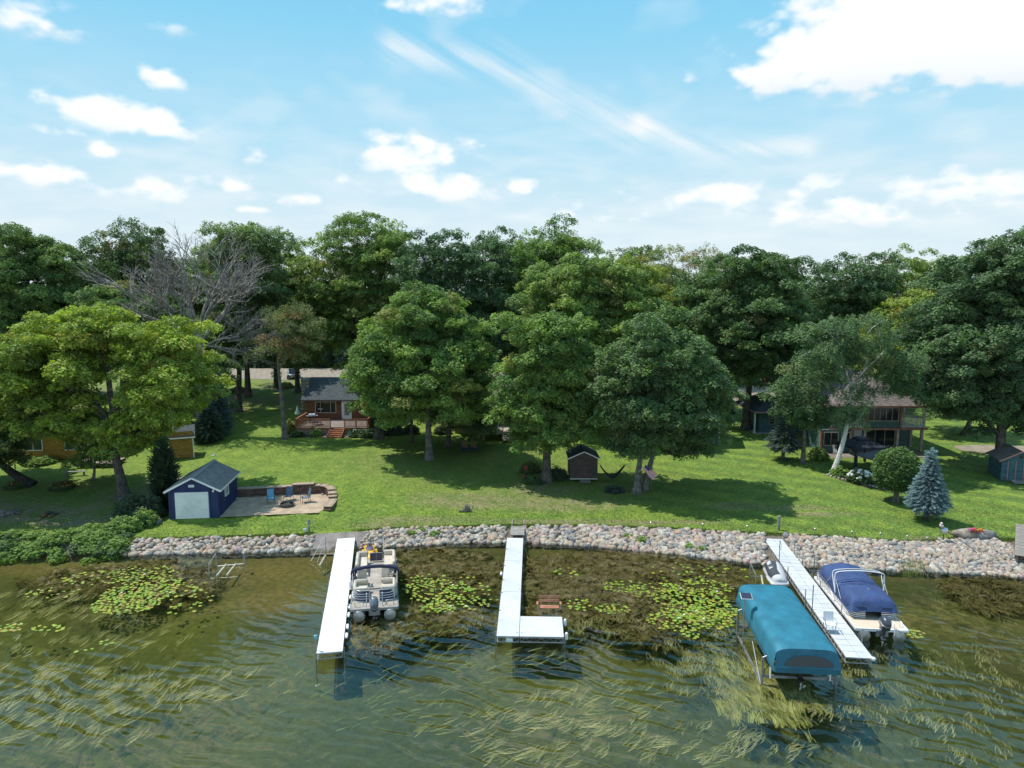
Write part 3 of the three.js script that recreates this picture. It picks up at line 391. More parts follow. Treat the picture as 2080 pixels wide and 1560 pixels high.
function spray(seed, n, len, w) {   // a conifer twig: needle blades along an axis that droops
  const r = mulberry(seed), P = [];
  for (let i = 0; i < n; i++) { const t = i / n, z = t * len, y = -0.18 * t * t * len, sd = i % 2 ? 1 : -1, L = (0.35 + 0.25 * r()) * len * (1 - 0.6 * t); const ang = 0.9 + 0.3 * r(), ex = Math.sin(ang) * L * sd, ez = z + Math.cos(ang) * L; P.push(0, y + 0.02, z - w, ex, y - 0.04 + 0.08 * (r() - 0.5), ez, 0, y, z + w); P.push(0, y, z - w, 0.1 * (r() - 0.5), y + 0.35 * L, z + 0.5 * L, 0, y, z + w); }
  P.push(-w, 0, 0, w, 0, 0, 0, -0.2 * len, len * 1.1);
  const g = new THREE.BufferGeometry(); g.setAttribute('position', new THREE.Float32BufferAttribute(P, 3)); g.computeVertexNormals(); return g;
}
const sprays = [spray(201, 9, 0.6, 0.05)];
const TONES = {   // leaf colours: two ends and an odd one out
  yg: [[0.201, 0.297, 0.018], [0.327, 0.424, 0.025], [0.437, 0.366, 0.051], 0.06], yg2: [[0.205, 0.287, 0.025], [0.312, 0.381, 0.037], [0.380, 0.287, 0.046], 0.05],
  green: [[0.106, 0.213, 0.030], [0.205, 0.323, 0.041], [0.304, 0.287, 0.046], 0.03], fresh: [[0.139, 0.237, 0.039], [0.243, 0.345, 0.055], [0.304, 0.259, 0.069], 0.03],
  mid: [[0.097, 0.187, 0.037], [0.179, 0.281, 0.053], [0.274, 0.237, 0.057], 0.02], dark: [[0.076, 0.144, 0.032], [0.139, 0.223, 0.046], [0.258, 0.172, 0.057], 0.03],
  deep: [[0.070, 0.149, 0.032], [0.131, 0.228, 0.048], [0.243, 0.194, 0.052], 0.02], blue: [[0.063, 0.140, 0.041], [0.118, 0.213, 0.062], [0.167, 0.216, 0.057], 0.01],
  brown: [[0.122, 0.172, 0.041], [0.198, 0.237, 0.060], [0.365, 0.187, 0.069], 0.16], olive: [[0.182, 0.216, 0.046], [0.258, 0.281, 0.069], [0.333, 0.237, 0.103], 0.14], birch: [[0.075, 0.160, 0.045], [0.130, 0.225, 0.065], [0.18, 0.22, 0.06], 0.02],
};
const barkGrey = mat([0.215, 0.185, 0.155], 1, { map: T.bark, bumpMap: T.barkB, bumpScale: 0.05 }), barkDark = mat([0.10, 0.088, 0.078], 1, { map: T.bark, bumpMap: T.barkB, bumpScale: 0.05 });
const barkPale = mat([0.34, 0.31, 0.275], 1, { map: T.bark, bumpMap: T.barkB, bumpScale: 0.03 }), barkBirch = mat([0.70, 0.68, 0.65], 0.8, { map: T.birch }), barkDead = mat([0.56, 0.52, 0.49], 1, { map: T.bark });
const TMP = new THREE.Object3D(), COL = new THREE.Color();
function instances(parent, name, geo, m, list) {   // list: [position, quaternion, scale, colour]
  const o = shadows(new THREE.InstancedMesh(geo, m, list.length)); o.name = name; o.userData.kind = 'stuff';
  list.forEach(([p, q, s, c], i) => { TMP.position.copy(p); TMP.quaternion.copy(q); if (s.isVector3) TMP.scale.copy(s); else TMP.scale.setScalar(s); TMP.updateMatrix(); o.setMatrixAt(i, TMP.matrix); o.setColorAt(i, COL.setRGB(...c)); });
  parent.add(o); return o;
}
const rndQ = () => new THREE.Quaternion().setFromEuler(new THREE.Euler(R(-0.5, 0.5), R(0, 6.283), R(-0.5, 0.5)));
// lobes: ellipsoids [x, y, z, rx, ry, rz] in the tree's own metres; boughs of leaf clumps are spread over and within them
function leafList(lobes, tone, ls, sparse, clumpPer = 1, pf = 1) {
  const [c0, c1, c2, odd] = TONES[tone], out = [], tips = [];
  for (const [x, y, z, rx, ry, rz] of lobes) {
    const area = 4 * Math.PI * Math.pow((Math.pow(rx * ry, 1.6) + Math.pow(rx * rz, 1.6) + Math.pow(ry * rz, 1.6)) / 3, 1 / 1.6), pr = 1.05 * ls * pf, n = Math.max(8, Math.round(area / (pr * pr * 2.9) * sparse));
    for (let i = 0; i < n; i++) {
      const h = 1 - 2 * (i + 0.5) / n, a = i * 2.39996 + R(-0.5, 0.5), k = Math.sqrt(1 - h * h), q = rnd() < 0.25 ? R(0.4, 0.7) : R(0.70, 1.14);
      if (h < -0.75 && rnd() < 0.6) continue;
      const bump = 1 + 0.30 * n3(x + Math.cos(a) * k * 1.6, y + h * 1.6, z + Math.sin(a) * k * 1.6);
      const px = x + Math.cos(a) * k * rx * q * bump, py = y + h * ry * q * bump, pz = z + Math.sin(a) * k * rz * q * bump;
      tips.push([px, py, pz]);
      const r = pr * R(0.6, 1.45), m = Math.round(26 * clumpPer * sparse * (r / pr) * (r / pr) + 4), tint = R(-0.35, 1.35), isOdd = rnd() < odd, cc = mix3(c0, c1, tint);
      for (let j = 0; j < m; j++) {
        const hh = R(-0.55, 1), b = R(0, 6.283), kk = Math.sqrt(1 - hh * hh), w = R(0.55, 1.05) * r;
        const col = isOdd || rnd() < odd * 0.5 ? mix3(cc, c2, R(0.3, 0.9)) : mix3(cc, rnd() < 0.5 ? c0 : c1, R(0, 0.55)), v = R(0.72, 1.42);
        out.push([V(px + Math.cos(b) * kk * w * 1.15, py + hh * w * 0.46 - kk * w * 0.2, pz + Math.sin(b) * kk * w * 1.15), rndQ(), ls * R(0.75, 1.25), [col[0] * v, col[1] * v, col[2] * v]]);
      }
    }
  }
  return [out, tips];
}
function boughs(base, fork, tips, r, count, lean = 0, nMax = 7) {   // trunk up to the fork, limbs on to some of the bough tips
  const gT = [], gL = [];
  return { gT, gL };
}
function tree(name, label, x, d, r, lobesW, tone, ls, sparse, o = {}) {
  const t = thing(name, label, 'tree', x, d, 0, ground(x, d) - 0.05, o.group), y0 = t.position.y;
  const lobes = lobesW.map(([a, b, rx, ry, dz = 0]) => [a - x, b - y0, (o.dd ?? 0) + dz, rx, ry, (rx + ry) / 2 * (o.deep ?? 1)]);
  let cx = 0, low = 1e9, top = 0; for (const l of lobes) { cx += l[0] / lobes.length; low = Math.min(low, l[1] - l[3]); top = Math.max(top, l[1] + l[3]); }
  const [list, tips] = leafList(lobes, tone, ls, sparse, o.per ?? 1, o.pf ?? 1);
  const fork = Math.max(1.6, Math.min(o.fork ?? low + 1.2, top * 0.6)), lean = o.lean ?? cx * 0.35, m = o.bark ?? barkGrey, bow = o.bow ?? 0;
  const trunk = [limb([V(0, 0, 0), V(lean * 0.3 + bow, fork * 0.45, R(-0.1, 0.1)), V(lean * 0.7, fork, 0), V(lean, mix(fork, top, 0.6), (o.dd ?? 0) * 0.6)], r, r * 0.22, 16, 10, 0.45)];
  part(t, 'trunk', trunk, m);
  const limbs = [];
  for (const l of lobes) {
    const near = tips.filter((p) => Math.hypot((p[0] - l[0]) / l[3], (p[1] - l[1]) / l[4], (p[2] - l[2]) / l[5]) < 1.1), a = V(lean * 0.72, Math.min(fork + R(0, 0.3) * (top - fork), Math.max(fork * 0.8, l[1] - l[4] * 0.4)), 0);
    const c = V(l[0], l[1], l[2]);
    limbs.push(limb([a, a.clone().lerp(c, 0.5).add(V(0, 0.3, 0)), c], r * 0.42, r * 0.2, 6, 6));
    for (let k = 0; k < 7 && near.length; k++) { const p = V(...pick(near)); const s = a.clone().lerp(c, R(0.4, 1)); limbs.push(limb([s, s.clone().lerp(p, 0.5).add(V(0, R(0, 0.5), 0)), p], r * 0.2, 0.015, 5, 5)); }
  }
  part(t, 'branches', limbs, m);
  instances(t, 'crown', clumps[o.clump ?? 'broad'], leafM, list);
  return t;
}
for (const [nm, lb, bx, bd, r, D, lobes, tone, ls, sp] of TREES) {
  const far = Math.abs(bd - D) > 3; let mx = 0; for (const l of lobes) mx += l[0] / lobes.length;
  const x = far ? Math.round(mx * 10) / 10 : bx, d = far ? D : bd;
  const o = { deep: D < 85 ? 1.2 : 1, dd: -(D - d), per: D > 90 ? 0.62 : 1, pf: D > 90 ? 1.15 : 1 };
  if (lb.includes('leaning tree')) { o.lean = -6; o.bow = -0.9; o.fork = 5; o.bark = barkDark; }
  if (lb.includes('slender forked')) { o.fork = 7.4; o.bark = barkPale; o.lean = -0.6; o.clump = 'fine'; }
  if (lb.includes('blackish')) o.bark = barkDark;
  if (lb.includes('bare straight trunk')) { o.fork = 5.6; o.bark = barkGrey; }
  if (lb.includes('paired trunks')) { o.lean = 0.5; o.fork = 4; o.bark = barkPale; }
  if (lb.includes('right beside the flag')) { o.lean = 1.2; o.fork = 3.6; o.bark = barkPale; }
  if (lb.includes('flared trunk')) { o.lean = 0; o.fork = 3.6; }
  if (lb.includes('young')) o.bark = barkPale;
  if (lb.includes('leaning pale')) { o.lean = 1.4; o.bark = barkPale; o.fork = 3; }
  if (lb.includes('rounded green maple with grey')) { o.bark = barkPale; o.fork = 4.2; }
  if (tone === 'olive') o.clump = 'fine';
  const t = tree(nm, lb, x, d, r, lobes, tone, ls, sp, o);
  // boughs turned to and from the lake, so that the crown is as deep as it is wide
}
// the wood beyond the road
{
  const g = 'trees of the wood beyond the road';
  const tones = ['dark', 'mid', 'deep', 'green', 'olive', 'fresh'];
  for (let k = 0; k < 26; k++) {
    const d = 150 + (k % 3) * 9 + R(-2, 2), x = -150 + k * 12 + R(-3, 3), h = 19 + R(-2.5, 2) - (Math.abs(x + 20) < 60 ? 0 : 1), y = ground(x, d), tone = tones[(k * 5) % 6];
    const lobes = [[x, y + h - 5, 5, 5], [x - 3, y + h - 9, 4.5, 5], [x + 3.2, y + h - 9.5, 4.5, 5], [x, y + 6, 5.5, 5]];
    tree('wood_tree', `${{ dark: 'dark', mid: 'middle green', deep: 'deep green', green: 'bright green', olive: 'olive brown', fresh: 'light green' }[tone]} leafy tree of the wood beyond the road`, x, d, 0.35, lobes, tone, 1.7, 0.9, { per: 0.5, group: g, bark: barkDark });
  }
}
// the bare dead tree
{
  const t = thing('dead_tree', 'bare dead tree with grey twigs behind the yellow green maple', 'tree', -35.4, 80), gs = [], tw = [];
  const grow = (p, dir, len, r, lv) => {
    const e = p.clone().addScaledVector(dir, len), mid = p.clone().addScaledVector(dir, len * 0.5).add(V(R(-1, 1), R(-0.5, 1), R(-1, 1)).multiplyScalar(len * 0.09));
    (lv > 2 ? tw : gs).push(limb([p, mid, e], Math.max(0.02, r), Math.max(0.009, r * (lv > 3 ? 0.35 : 0.55)), lv > 2 ? 3 : 6, lv > 2 ? 3 : 6));
    if (lv >= 5) return;
    const n = lv === 0 ? 4 : lv === 1 ? 5 : lv === 2 ? 5 : 4;
    for (let i = 0; i < n; i++) {
      const s = p.clone().lerp(e, lv === 0 ? R(0.75, 1) : R(0.35, 1)), nd = dir.clone().add(V(R(-1, 1), R(-0.45, 0.75), R(-1, 1)).multiplyScalar(lv < 2 ? 0.75 : 0.85)).normalize();
      grow(s, nd, len * (lv === 0 ? R(0.7, 0.95) : R(0.48, 0.72)), r * (lv === 0 ? 0.55 : 0.5), lv + 1);
    }
  };
  gs.push(limb([V(0, -0.1, 0), V(-0.2, 5, 0), V(0, 10.4, 0)], 0.46, 0.32, 8, 8, 0.4));
  for (const [dx, dy, dz, l, r] of [[-0.15, 1, 0.05, 5.2, 0.22], [0.35, 1, 0.2, 6, 0.26], [0.75, 0.8, 0, 5.6, 0.24], [-0.75, 0.85, -0.1, 5.4, 0.2], [1, 0.35, 0.2, 4.2, 0.16], [-0.45, 1, 0.3, 5, 0.18], [1, -0.1, 0.3, 4.2, 0.12]]) grow(V(0, R(9.2, 10.3), 0), V(dx, dy, dz).normalize(), l * 1.3, r * 1.15, 1);
  part(t, 'trunk', gs, barkDead); part(t, 'twigs', tw, barkDead);
}
// conifers
function conifer(name, label, x, d, h, r, tone, o = {}) {
  const t = thing(name, label, o.cat ?? 'tree', x, d, 0, ground(x, d) - 0.03, o.group), lo = o.low ?? 0.3, list = [];
  part(t, 'trunk', limb([V(0, 0, 0), V(0, h * 0.5, 0), V(0, h * 0.96, 0)], r * 0.075 + 0.05, 0.015, 8, 8, 0.3), barkGrey);
  const rows = Math.round((h - lo) / 0.21 * (o.rows ?? 1));
  for (let i = 0; i < rows; i++) {
    const u = i / rows, y = lo + (h - lo) * u, rr = r * (o.col ? Math.pow(Math.sin(Math.PI * (0.16 + 0.84 * u)), 0.55) : Math.pow(1 - u, 0.82) * (0.55 + 0.45 * smooth(0, 0.14, u)) * (o.fat ? 1.2 : 1.12)), n = Math.max(4, Math.round(rr * 17 * (o.dens ?? 1)));
    for (let j = 0; j < n; j++) {
      const a = j / n * 6.283 + R(-0.4, 0.4) + i, len = R(0.65, 1.06), c = mix3(tone[0], tone[1], rnd()), q = new THREE.Quaternion().setFromEuler(new THREE.Euler(o.col ? R(-1.3, -0.5) : R(-0.15, 0.30) - 0.35 * u, Math.PI / 2 - a, 0, 'YXZ'));
      for (const k of rr > 0.9 ? [0.62, 0.88] : [0.75]) list.push([V(Math.cos(a) * Math.max(0, rr * k * len - 0.3), y + R(-0.06, 0.06) - rr * 0.08 * k, Math.sin(a) * Math.max(0, rr * k * len - 0.3)), q, R(0.8, 1.25) * (o.s ?? 1), c]);
    }
  }
  instances(t, 'needles', sprays[0], needleM, list);
  return t;
}
conifer('blue_spruce', 'small blue spruce on the open lawn near the stone bank', 31.05, 51.5, 5.5, 1.6, [[0.11, 0.19, 0.20], [0.23, 0.33, 0.34]], { low: 0.85, fat: 1, dens: 2.3, s: 0.75, rows: 1.5 });
conifer('blue_spruce', 'blue spruce standing behind the yellow shed', -33.4, 79.5, 7.6, 1.9, [[0.06, 0.105, 0.11], [0.12, 0.18, 0.175]], { low: 0.4 });
conifer('green_spruce', 'short green spruce in front of the blue spruce', -33.2, 76.4, 4.6, 2.1, [[0.035, 0.07, 0.035], [0.07, 0.12, 0.06]], { low: 0.3, fat: 1 });
conifer('cedar_tree', 'columnar dark cedar beside the blue garage wall', -27.2, 54.2, 5.6, 1.35, [[0.022, 0.05, 0.022], [0.045, 0.085, 0.036]], { low: 0.1, col: 1, dens: 1.5, s: 0.85 });
conifer('weeping_spruce', 'drooping grey green spruce below the birch', 26.7, 68.5, 4.4, 1.9, [[0.05, 0.085, 0.065], [0.10, 0.145, 0.115]], { low: 1.2, fat: 1 });
// clipped globe cedar
{
  const t = thing('globe_cedar', 'dense rounded green cedar bush on a short trunk by the blue spruce', 'bush', 31.1, 56), L = [];
  part(t, 'trunk', limb([V(0, -0.05, 0), V(0.05, 0.6, 0), V(0, 1.5, 0)], 0.24, 0.14, 6, 8, 0.5), barkPale);
  for (let i = 0; i < 2600; i++) { const h = R(-0.75, 1), a = R(0, 6.283), k = Math.sqrt(1 - h * h), w = R(0.86, 1.0) * (1 + 0.06 * n3(Math.cos(a) * k * 2, h * 2, Math.sin(a) * k * 2)), v = R(0.85, 1.2); L.push([V(Math.cos(a) * k * 1.72 * w, 2.55 + h * 1.85 * w, Math.sin(a) * k * 1.72 * w), rndQ(), R(0.7, 1.15), [0.095 * v, 0.19 * v, 0.025 * v]]); }
  instances(t, 'crown', clumps.cedar, leafM, L);
}
// birches
{
  const t = thing('birch_tree', 'white trunked birch leaning over the gazebo in front of green house', 'tree', 29.4, 63.7), y0 = t.position.y, gs = [], add = (r0, r1, ...p) => gs.push(limb(p.map((q) => V(...q)), r0, r1, 10, 8));
  part(t, 'trunk', [limb([V(0, -0.1, 0), V(0.6, 2.0, 0), V(0.95, 3.6, 0), V(1.25, 6, 0), V(1.35, 8.2, 0)], 0.25, 0.12, 14, 9, 0.35)], barkBirch);
  add(0.11, 0.035, [1.35, 8.1, 0], [0.7, 9.4, 0.2], [0.1, 11, 0.3], [-0.4, 13.2, 0.2], [-0.9, 14.6, 0]);
  add(0.10, 0.03, [1.35, 8.1, 0], [2.2, 9.6, 0.3], [3.2, 10.6, 0.4], [4.4, 11.1, 0.3]);
  add(0.07, 0.02, [0.4, 10.2, 0.3], [-1.2, 11.2, 0.4], [-2.6, 11.4, 0.5], [-3.8, 10.8, 0.4]);
  add(0.09, 0.03, [2.2, 9.6, 0.3], [2.6, 11.4, 0.1], [2.3, 12.9, 0.2], [3.6, 14.1, 0.2]);
  add(0.08, 0.03, [3.1, 10.6, 0.4], [3.9, 11.6, 0.6], [3.5, 12.8, 0.7], [2.7, 13.1, 0.7]);
  add(0.09, 0.035, [1.0, 4.2, 0], [1.9, 5.2, 0.4], [2.6, 6.6, 0.6], [2.9, 7.4, 0.6]);
  add(0.07, 0.02, [-0.1, 12, 0.2], [-1.4, 13.2, 0.3], [-2.8, 14, 0.2]);
  part(t, 'branches', gs, barkBirch);
  const [list] = leafList([[-0.8, 12.6, 0.4, 2.4, 2.2, 2.2], [2.6, 12.4, 0.4, 2.4, 2.0, 2.2], [-2.2, 10.6, 0.6, 1.6, 1.2, 1.5], [5.0, 10.0, 0, 2.1, 2.0, 2.0], [2.2, 7.7, 0.3, 1.6, 1.4, 1.5], [0.4, 9.8, -0.4, 1.7, 1.5, 1.6], [1.2, 5.6, 0.4, 1.2, 1.0, 1.2], [5.6, 8.6, 0, 1.2, 1.2, 1.3]], 'birch', 0.9, 0.85, 1.0);
  instances(t, 'crown', clumps.birch, leafM, list);
  const u = thing('birch_tree', 'slim grey trunked birch with drooping leaves beside the white birch', 'tree', 28.2, 67.4);
  part(u, 'trunk', [limb([V(0, -0.1, 0), V(0.05, 2.4, 0), V(-0.1, 5, 0), V(0.2, 9, 0)], 0.22, 0.06, 12, 8, 0.4)], barkPale);
  const [l2] = leafList([[0, 8.0, 0, 2.4, 2.3, 2.0], [-0.4, 5.6, 0.2, 2.5, 2.0, 2.0], [0.8, 4.6, 0.4, 1.7, 1.4, 1.5]], 'birch', 0.95, 0.9, 1);
  instances(u, 'crown', clumps.birch, leafM, l2);
}
// ---------------------------------------------------------------- shrubs and beds
function shrub(name, label, x, d, r, h, tone, o = {}) {
  const t = thing(name, label, o.cat ?? 'shrub', x, d, 0, undefined, o.group), L = [], n = Math.round(150 * r * (r + h) * (o.dens ?? 1));
  const st = []; for (let k = 0; k < 5; k++) { const a = R(0, 6.283); st.push(bar([0, -0.05, 0], [Math.cos(a) * r * 0.5, h * 0.6, Math.sin(a) * r * 0.5], 0.02, 0.008, 5)); } part(t, 'stems', st, barkDark);
  for (let i = 0; i < n; i++) { const a = R(0, 6.283), k = Math.sqrt(rnd()), hh = Math.sqrt(1 - k * k * 0.85) * R(0.35, 1) * (1 + 0.3 * n2(Math.cos(a) * k * 2 + x, Math.sin(a) * k * 2 + d)); const c = mix3(tone[0], tone[1], rnd()); L.push([V(Math.cos(a) * k * r, Math.max(0.08, h * hh - 0.1), Math.sin(a) * k * r), rndQ(), R(0.7, 1.2) * (o.s ?? 1), c]); }
  instances(t, 'leaves', clumps[o.clump ?? 'bush'], leafM, L);
  if (o.bloom) { const B = [], bg = new THREE.IcosahedronGeometry(o.bs ?? 0.1, 1); for (let i = 0; i < o.bn; i++) { const a = R(0, 6.283), k = Math.sqrt(rnd()) * 0.95; B.push([V(Math.cos(a) * k * r, h * Math.sqrt(1 - k * k * 0.8) * R(0.85, 1.05), Math.sin(a) * k * r), rndQ(), R(0.7, 1.2), o.bloom.map((v) => v * R(0.85, 1.1))]); } instances(t, 'blossoms', bg, mat([1, 1, 1], 0.9), B); }
  return t;
}
const GR = [[0.055, 0.115, 0.025], [0.115, 0.20, 0.04]], LG = [[0.14, 0.25, 0.03], [0.24, 0.37, 0.055]], DG = [[0.035, 0.075, 0.025], [0.075, 0.13, 0.04]], YG = [[0.20, 0.24, 0.03], [0.32, 0.34, 0.06]];
// rough growth along the bank on the left
{
  const g = 'wild plants along the left bank';
  const spots = [];
  for (let k = 0; k < 60; k++) spots.push([R(-39, -26.6), R(45.8, 48.4), R(0.35, 0.9), R(0.25, 0.6)]);
  for (const [x, d, r, h] of [[-28.0, 49.4, 1.2, 1.0], [-27.0, 50.6, 0.9, 1.1], [-30.2, 48.9, 1.0, 0.6], ...spots]) shrub('wild_shrub', 'low leafy wild plant on the left bank at the water edge', x, d, r, h, rnd() < 0.3 ? GR : LG, { group: g, cat: 'plant', dens: 0.7, s: 0.9 });
  for (const [x, d, r, h] of [[-28.8, 52.3, 1.2, 1.5], [-27.4, 52.2, 0.9, 1.6], [-29.6, 53.9, 1.0, 1.2], [-27.6, 51.3, .8, 1.0]]) shrub('dark_shrub', 'dark shrub crowding the blue garage left wall', x, d, r, h, DG, { group: 'dark shrubs by the garage' });
}
shrub('daylily_clump', 'orange flowering daylilies under the leaning dark tree', -38.6, 59.4, 0.9, 0.6, GR, { bloom: [0.6, 0.16, 0.02], bn: 26, bs: 0.07, cat: 'flowers' });
shrub('daylily_clump', 'orange daylilies left of the leaning trunk', -42.8, 59.6, 0.8, 0.5, GR, { bloom: [0.55, 0.15, 0.02], bn: 14, bs: 0.07, cat: 'flowers' });
shrub('golden_shrub', 'golden yellow shrub at the corner of the red cabin', -25.3, 79.6, 0.8, 1.5, YG);
shrub('hosta_clump', 'low green hosta at the foot of the forked tree', -24.0, 78.0, 0.7, 0.6, GR);
shrub('garden_shrub', 'small round shrub beside the red cabin steps', -21.9, 78.2, 0.55, 0.9, LG);
for (const [x, d, r] of [[-17.4, 78.3, 0.9], [-16.2, 78.0, 0.9], [-15.4, 78.8, 0.8]]) shrub('hydrangea_shrub', 'pale flowering shrub in the bed right of the cabin steps', x, d, r, 0.8, GR, { bloom: [0.5, 0.55, 0.5], bn: 14, bs: 0.09, group: 'pale flowering shrubs by the cabin', cat: 'shrub' });
shrub('evergreen_shrub', 'dark evergreen shrub at the right corner of the red cabin', -15.5, 80.6, 1.1, 2.4, DG);
shrub('hydrangea_shrub', 'white flowering hydrangea in the bed by the gazebo', 30.9, 61.4, 1.1, 1.0, GR, { bloom: [0.75, 0.76, 0.68], bn: 60, bs: 0.13 });
shrub('perennial_clump', 'loose green perennials between birch and white hydrangea', 29.9, 63.2, 0.8, 0.8, LG);
shrub('perennial_clump', 'leafy perennials with yellow blooms by the green house corner', 30.4, 69.2, 1.0, 1.1, LG, { bloom: [0.5, 0.5, 0.2], bn: 16, bs: 0.08 });
shrub('garden_shrub', 'rounded shrub by the green house porch', 31.0, 84.5, 1.4, 1.3, GR);
shrub('garden_shrub', 'dark shrub beside the drive maple trunk', 28.8, 84, 1.0, 1.0, DG);
shrub('grass_clump', 'tall ornamental grass on the lawn left of the flared maple', 1.7, 65.0, 0.8, 0.9, [[0.12, 0.15, 0.03], [0.2, 0.22, 0.07]], { clump: 'fine' });
shrub('fern_clump', 'low ferns at the foot of the flared maple', 1.9, 61.5, 0.9, 0.45, GR);
shrub('shade_shrub', 'dark shrub between flared maple and brown shed', 4.1, 62.6, 0.8, 1.1, DG);
shrub('hosta_clump', 'blue green hosta in front of the paired trunks', 8.7, 59.0, 0.8, 0.4, [[0.03, 0.07, 0.05], [0.06, 0.11, 0.08]]);
shrub('flower_clump', 'blue flowers around the huge maple trunk', 45.2, 64.0, 0.8, 0.5, GR, { bloom: [0.25, 0.27, 0.5], bn: 26, bs: 0.07, cat: 'flowers' });
shrub('hosta_clump', 'pale green hosta in front of the teal shed', 45.0, 62.2, 0.9, 0.5, LG);
for (const [x, d] of [[-13.3, 79.2], [-11.6, 80], [-8, 80.5], [2.5, 78.6], [4.5, 79.5]]) shrub('shade_shrub', 'shade shrub beside the tan house deck', x, d, 0.9, 1.0, DG, { group: 'shade shrubs by the tan deck' });
shrub('hosta_clump', 'light hosta below the yellow house window', -45.8, 67.4, 1.4, 0.6, LG);
for (const [x, d] of [[-30, 112], [-27, 116], [-36, 108], [-40, 116]]) shrub('garden_shrub', 'pale garden plants in the bed beyond the cabin lawn', x - 6, d, 1.2, 0.8, [[0.2, 0.2, 0.06], [0.3, 0.32, 0.12]], { group: 'pale garden plants beyond the lawn' });
// understory along the road
{
  const g = 'undergrowth shrubs beyond the road';
  for (let k = 0; k < 30; k++) shrub('undergrowth_shrub', 'tall dark undergrowth shrub beyond the road', -95 + k * 6.4 + R(-1, 1), 143 + R(-1, 3) + (k > 20 ? 10 : 0), R(2.4, 3.4), R(3, 5), DG, { group: g, s: 2.6, dens: 0.25, clump: 'broad' });
}
// ---------------------------------------------------------------- stone bank
function boulderGeo(seed) {
  const r = mulberry(seed), g0 = new THREE.IcosahedronGeometry(0.5, 1), p = g0.attributes.position, off = r() * 50, sx = 0.85 + 0.4 * r(), sy = 0.62 + 0.3 * r(), sz = 0.8 + 0.3 * r();
  for (let i = 0; i < p.count; i++) { const x = p.getX(i), y = p.getY(i), z = p.getZ(i), k = 1 + 0.26 * n3(x * 1.6 + off, y * 1.6, z * 1.6) + 0.10 * n3(x * 4 + off, y * 4, z * 4); p.setXYZ(i, x * k * sx, y * k * sy, z * k * sz); }
  // round the shading over the shared corners
  const key = new Map(), N = new Float32Array(p.count * 3); g0.computeVertexNormals(); const fn = g0.attributes.normal;
  for (let i = 0; i < p.count; i++) { const k = `${p.getX(i).toFixed(3)},${p.getY(i).toFixed(3)},${p.getZ(i).toFixed(3)}`; const a = key.get(k) ?? [0, 0, 0]; a[0] += fn.getX(i); a[1] += fn.getY(i); a[2] += fn.getZ(i); key.set(k, a); }
  for (let i = 0; i < p.count; i++) { const a = key.get(`${p.getX(i).toFixed(3)},${p.getY(i).toFixed(3)},${p.getZ(i).toFixed(3)}`), l = Math.hypot(...a) || 1; N[3 * i] = a[0] / l; N[3 * i + 1] = a[1] / l; N[3 * i + 2] = a[2] / l; }
  g0.setAttribute('normal', new THREE.BufferAttribute(N, 3)); return boxUV(g0);
}
const stones = [1, 2, 3, 4, 5, 6, 7].map((k) => boulderGeo(300 + k));
const stoneTones = [[0.46, 0.38, 0.30], [0.52, 0.44, 0.36], [0.40, 0.36, 0.33], [0.30, 0.295, 0.29], [0.50, 0.36, 0.28], [0.58, 0.53, 0.47], [0.42, 0.33, 0.25], [0.24, 0.24, 0.25], [0.47, 0.33, 0.30], [0.55, 0.47, 0.38], [0.36, 0.30, 0.24], [0.50, 0.46, 0.42]];
const stoneMats = stoneTones.map((c) => mat([c[0] * 1.15, c[1] * 1.16, c[2] * 1.12], 0.9, { map: T.rock, bumpMap: T.rockB, bumpScale: 0.025 }));
function stoneBank(label, x0, x1, size, o = {}) {
  const xm = (x0 + x1) / 2, t = thing('stone_bank', label, 'stone bank', xm, shore(xm), 0, 0), d0 = shore(xm), all = [];
  const step = size * 0.74;
  for (let x = x0; x < x1; x += step) {
    const b = bank(x) + (o.more ?? 0);
    for (let s = -0.12; s < b + 0.1; s += step * R(0.66, 0.86)) {
      const xx = x + R(-0.5, 0.5) * step, ss = s + R(-0.4, 0.4) * step, d = shore(xx) + ss;
      if (o.skip && o.skip(xx, d)) continue;
      if (ss > b && rnd() < 0.7) continue;
      const big = ss < 0.5 ? 1.12 : 1, sc = size * big * R(0.62, 1.28) * (rnd() < 0.06 ? 1.35 : 1);
      all.push([xx - xm, Math.max(-0.12, slope(xx, Math.max(d, shore(xx)))) + sc * 0.05 + R(-0.03, 0.03), -(d - d0), sc, R(0, 6.28), R(-0.45, 0.45), R(-0.45, 0.45)]);
    }
  }
  all.sort((a, b) => b[3] - a[3]);
  const rest = [];
  all.forEach(([x, y, z, sc, ry, rx, rz], i) => {
    const g = pick(stones);
    if (i < 298) { const m = part(t, 'stone', g, pick(stoneMats)); m.position.set(x, y, z); m.rotation.set(rx, ry, rz); m.scale.setScalar(sc); }
    else rest.push([V(x, y, z), new THREE.Quaternion().setFromEuler(new THREE.Euler(rx, ry, rz)), sc, pick(stoneTones).map((v, j) => v * 1.14)]);
  });
  if (rest.length) instances(t, 'small_stones', stones[0], mat([1, 1, 1], 0.9, { map: T.rock, bumpMap: T.rockB, bumpScale: 0.025 }), rest);
}
stoneBank('bank of pale stones below the blue garage', -26.2, -14.1, 0.38);
stoneBank('bank of rounded stones between the gravel ramp and the middle dock', -10.4, -0.45, 0.37);
stoneBank('long stone bank between the middle dock and the right dock', 0.95, 18.0, 0.40, { skip: (x, d) => x > mix(16.3, 17.7, (d - 43) / 5) });
stoneBank('wide stone bank behind the blue covered pontoon', 18.4, 28.3, 0.39, { skip: (x, d) => x < mix(17.9, 19.5, (d - 43) / 6) });
stoneBank('small stone slope below the boulder planter', 28.3, 37, 0.30, { skip: (x, d) => x > 33.6 + (47.6 - d) * 0.55 });
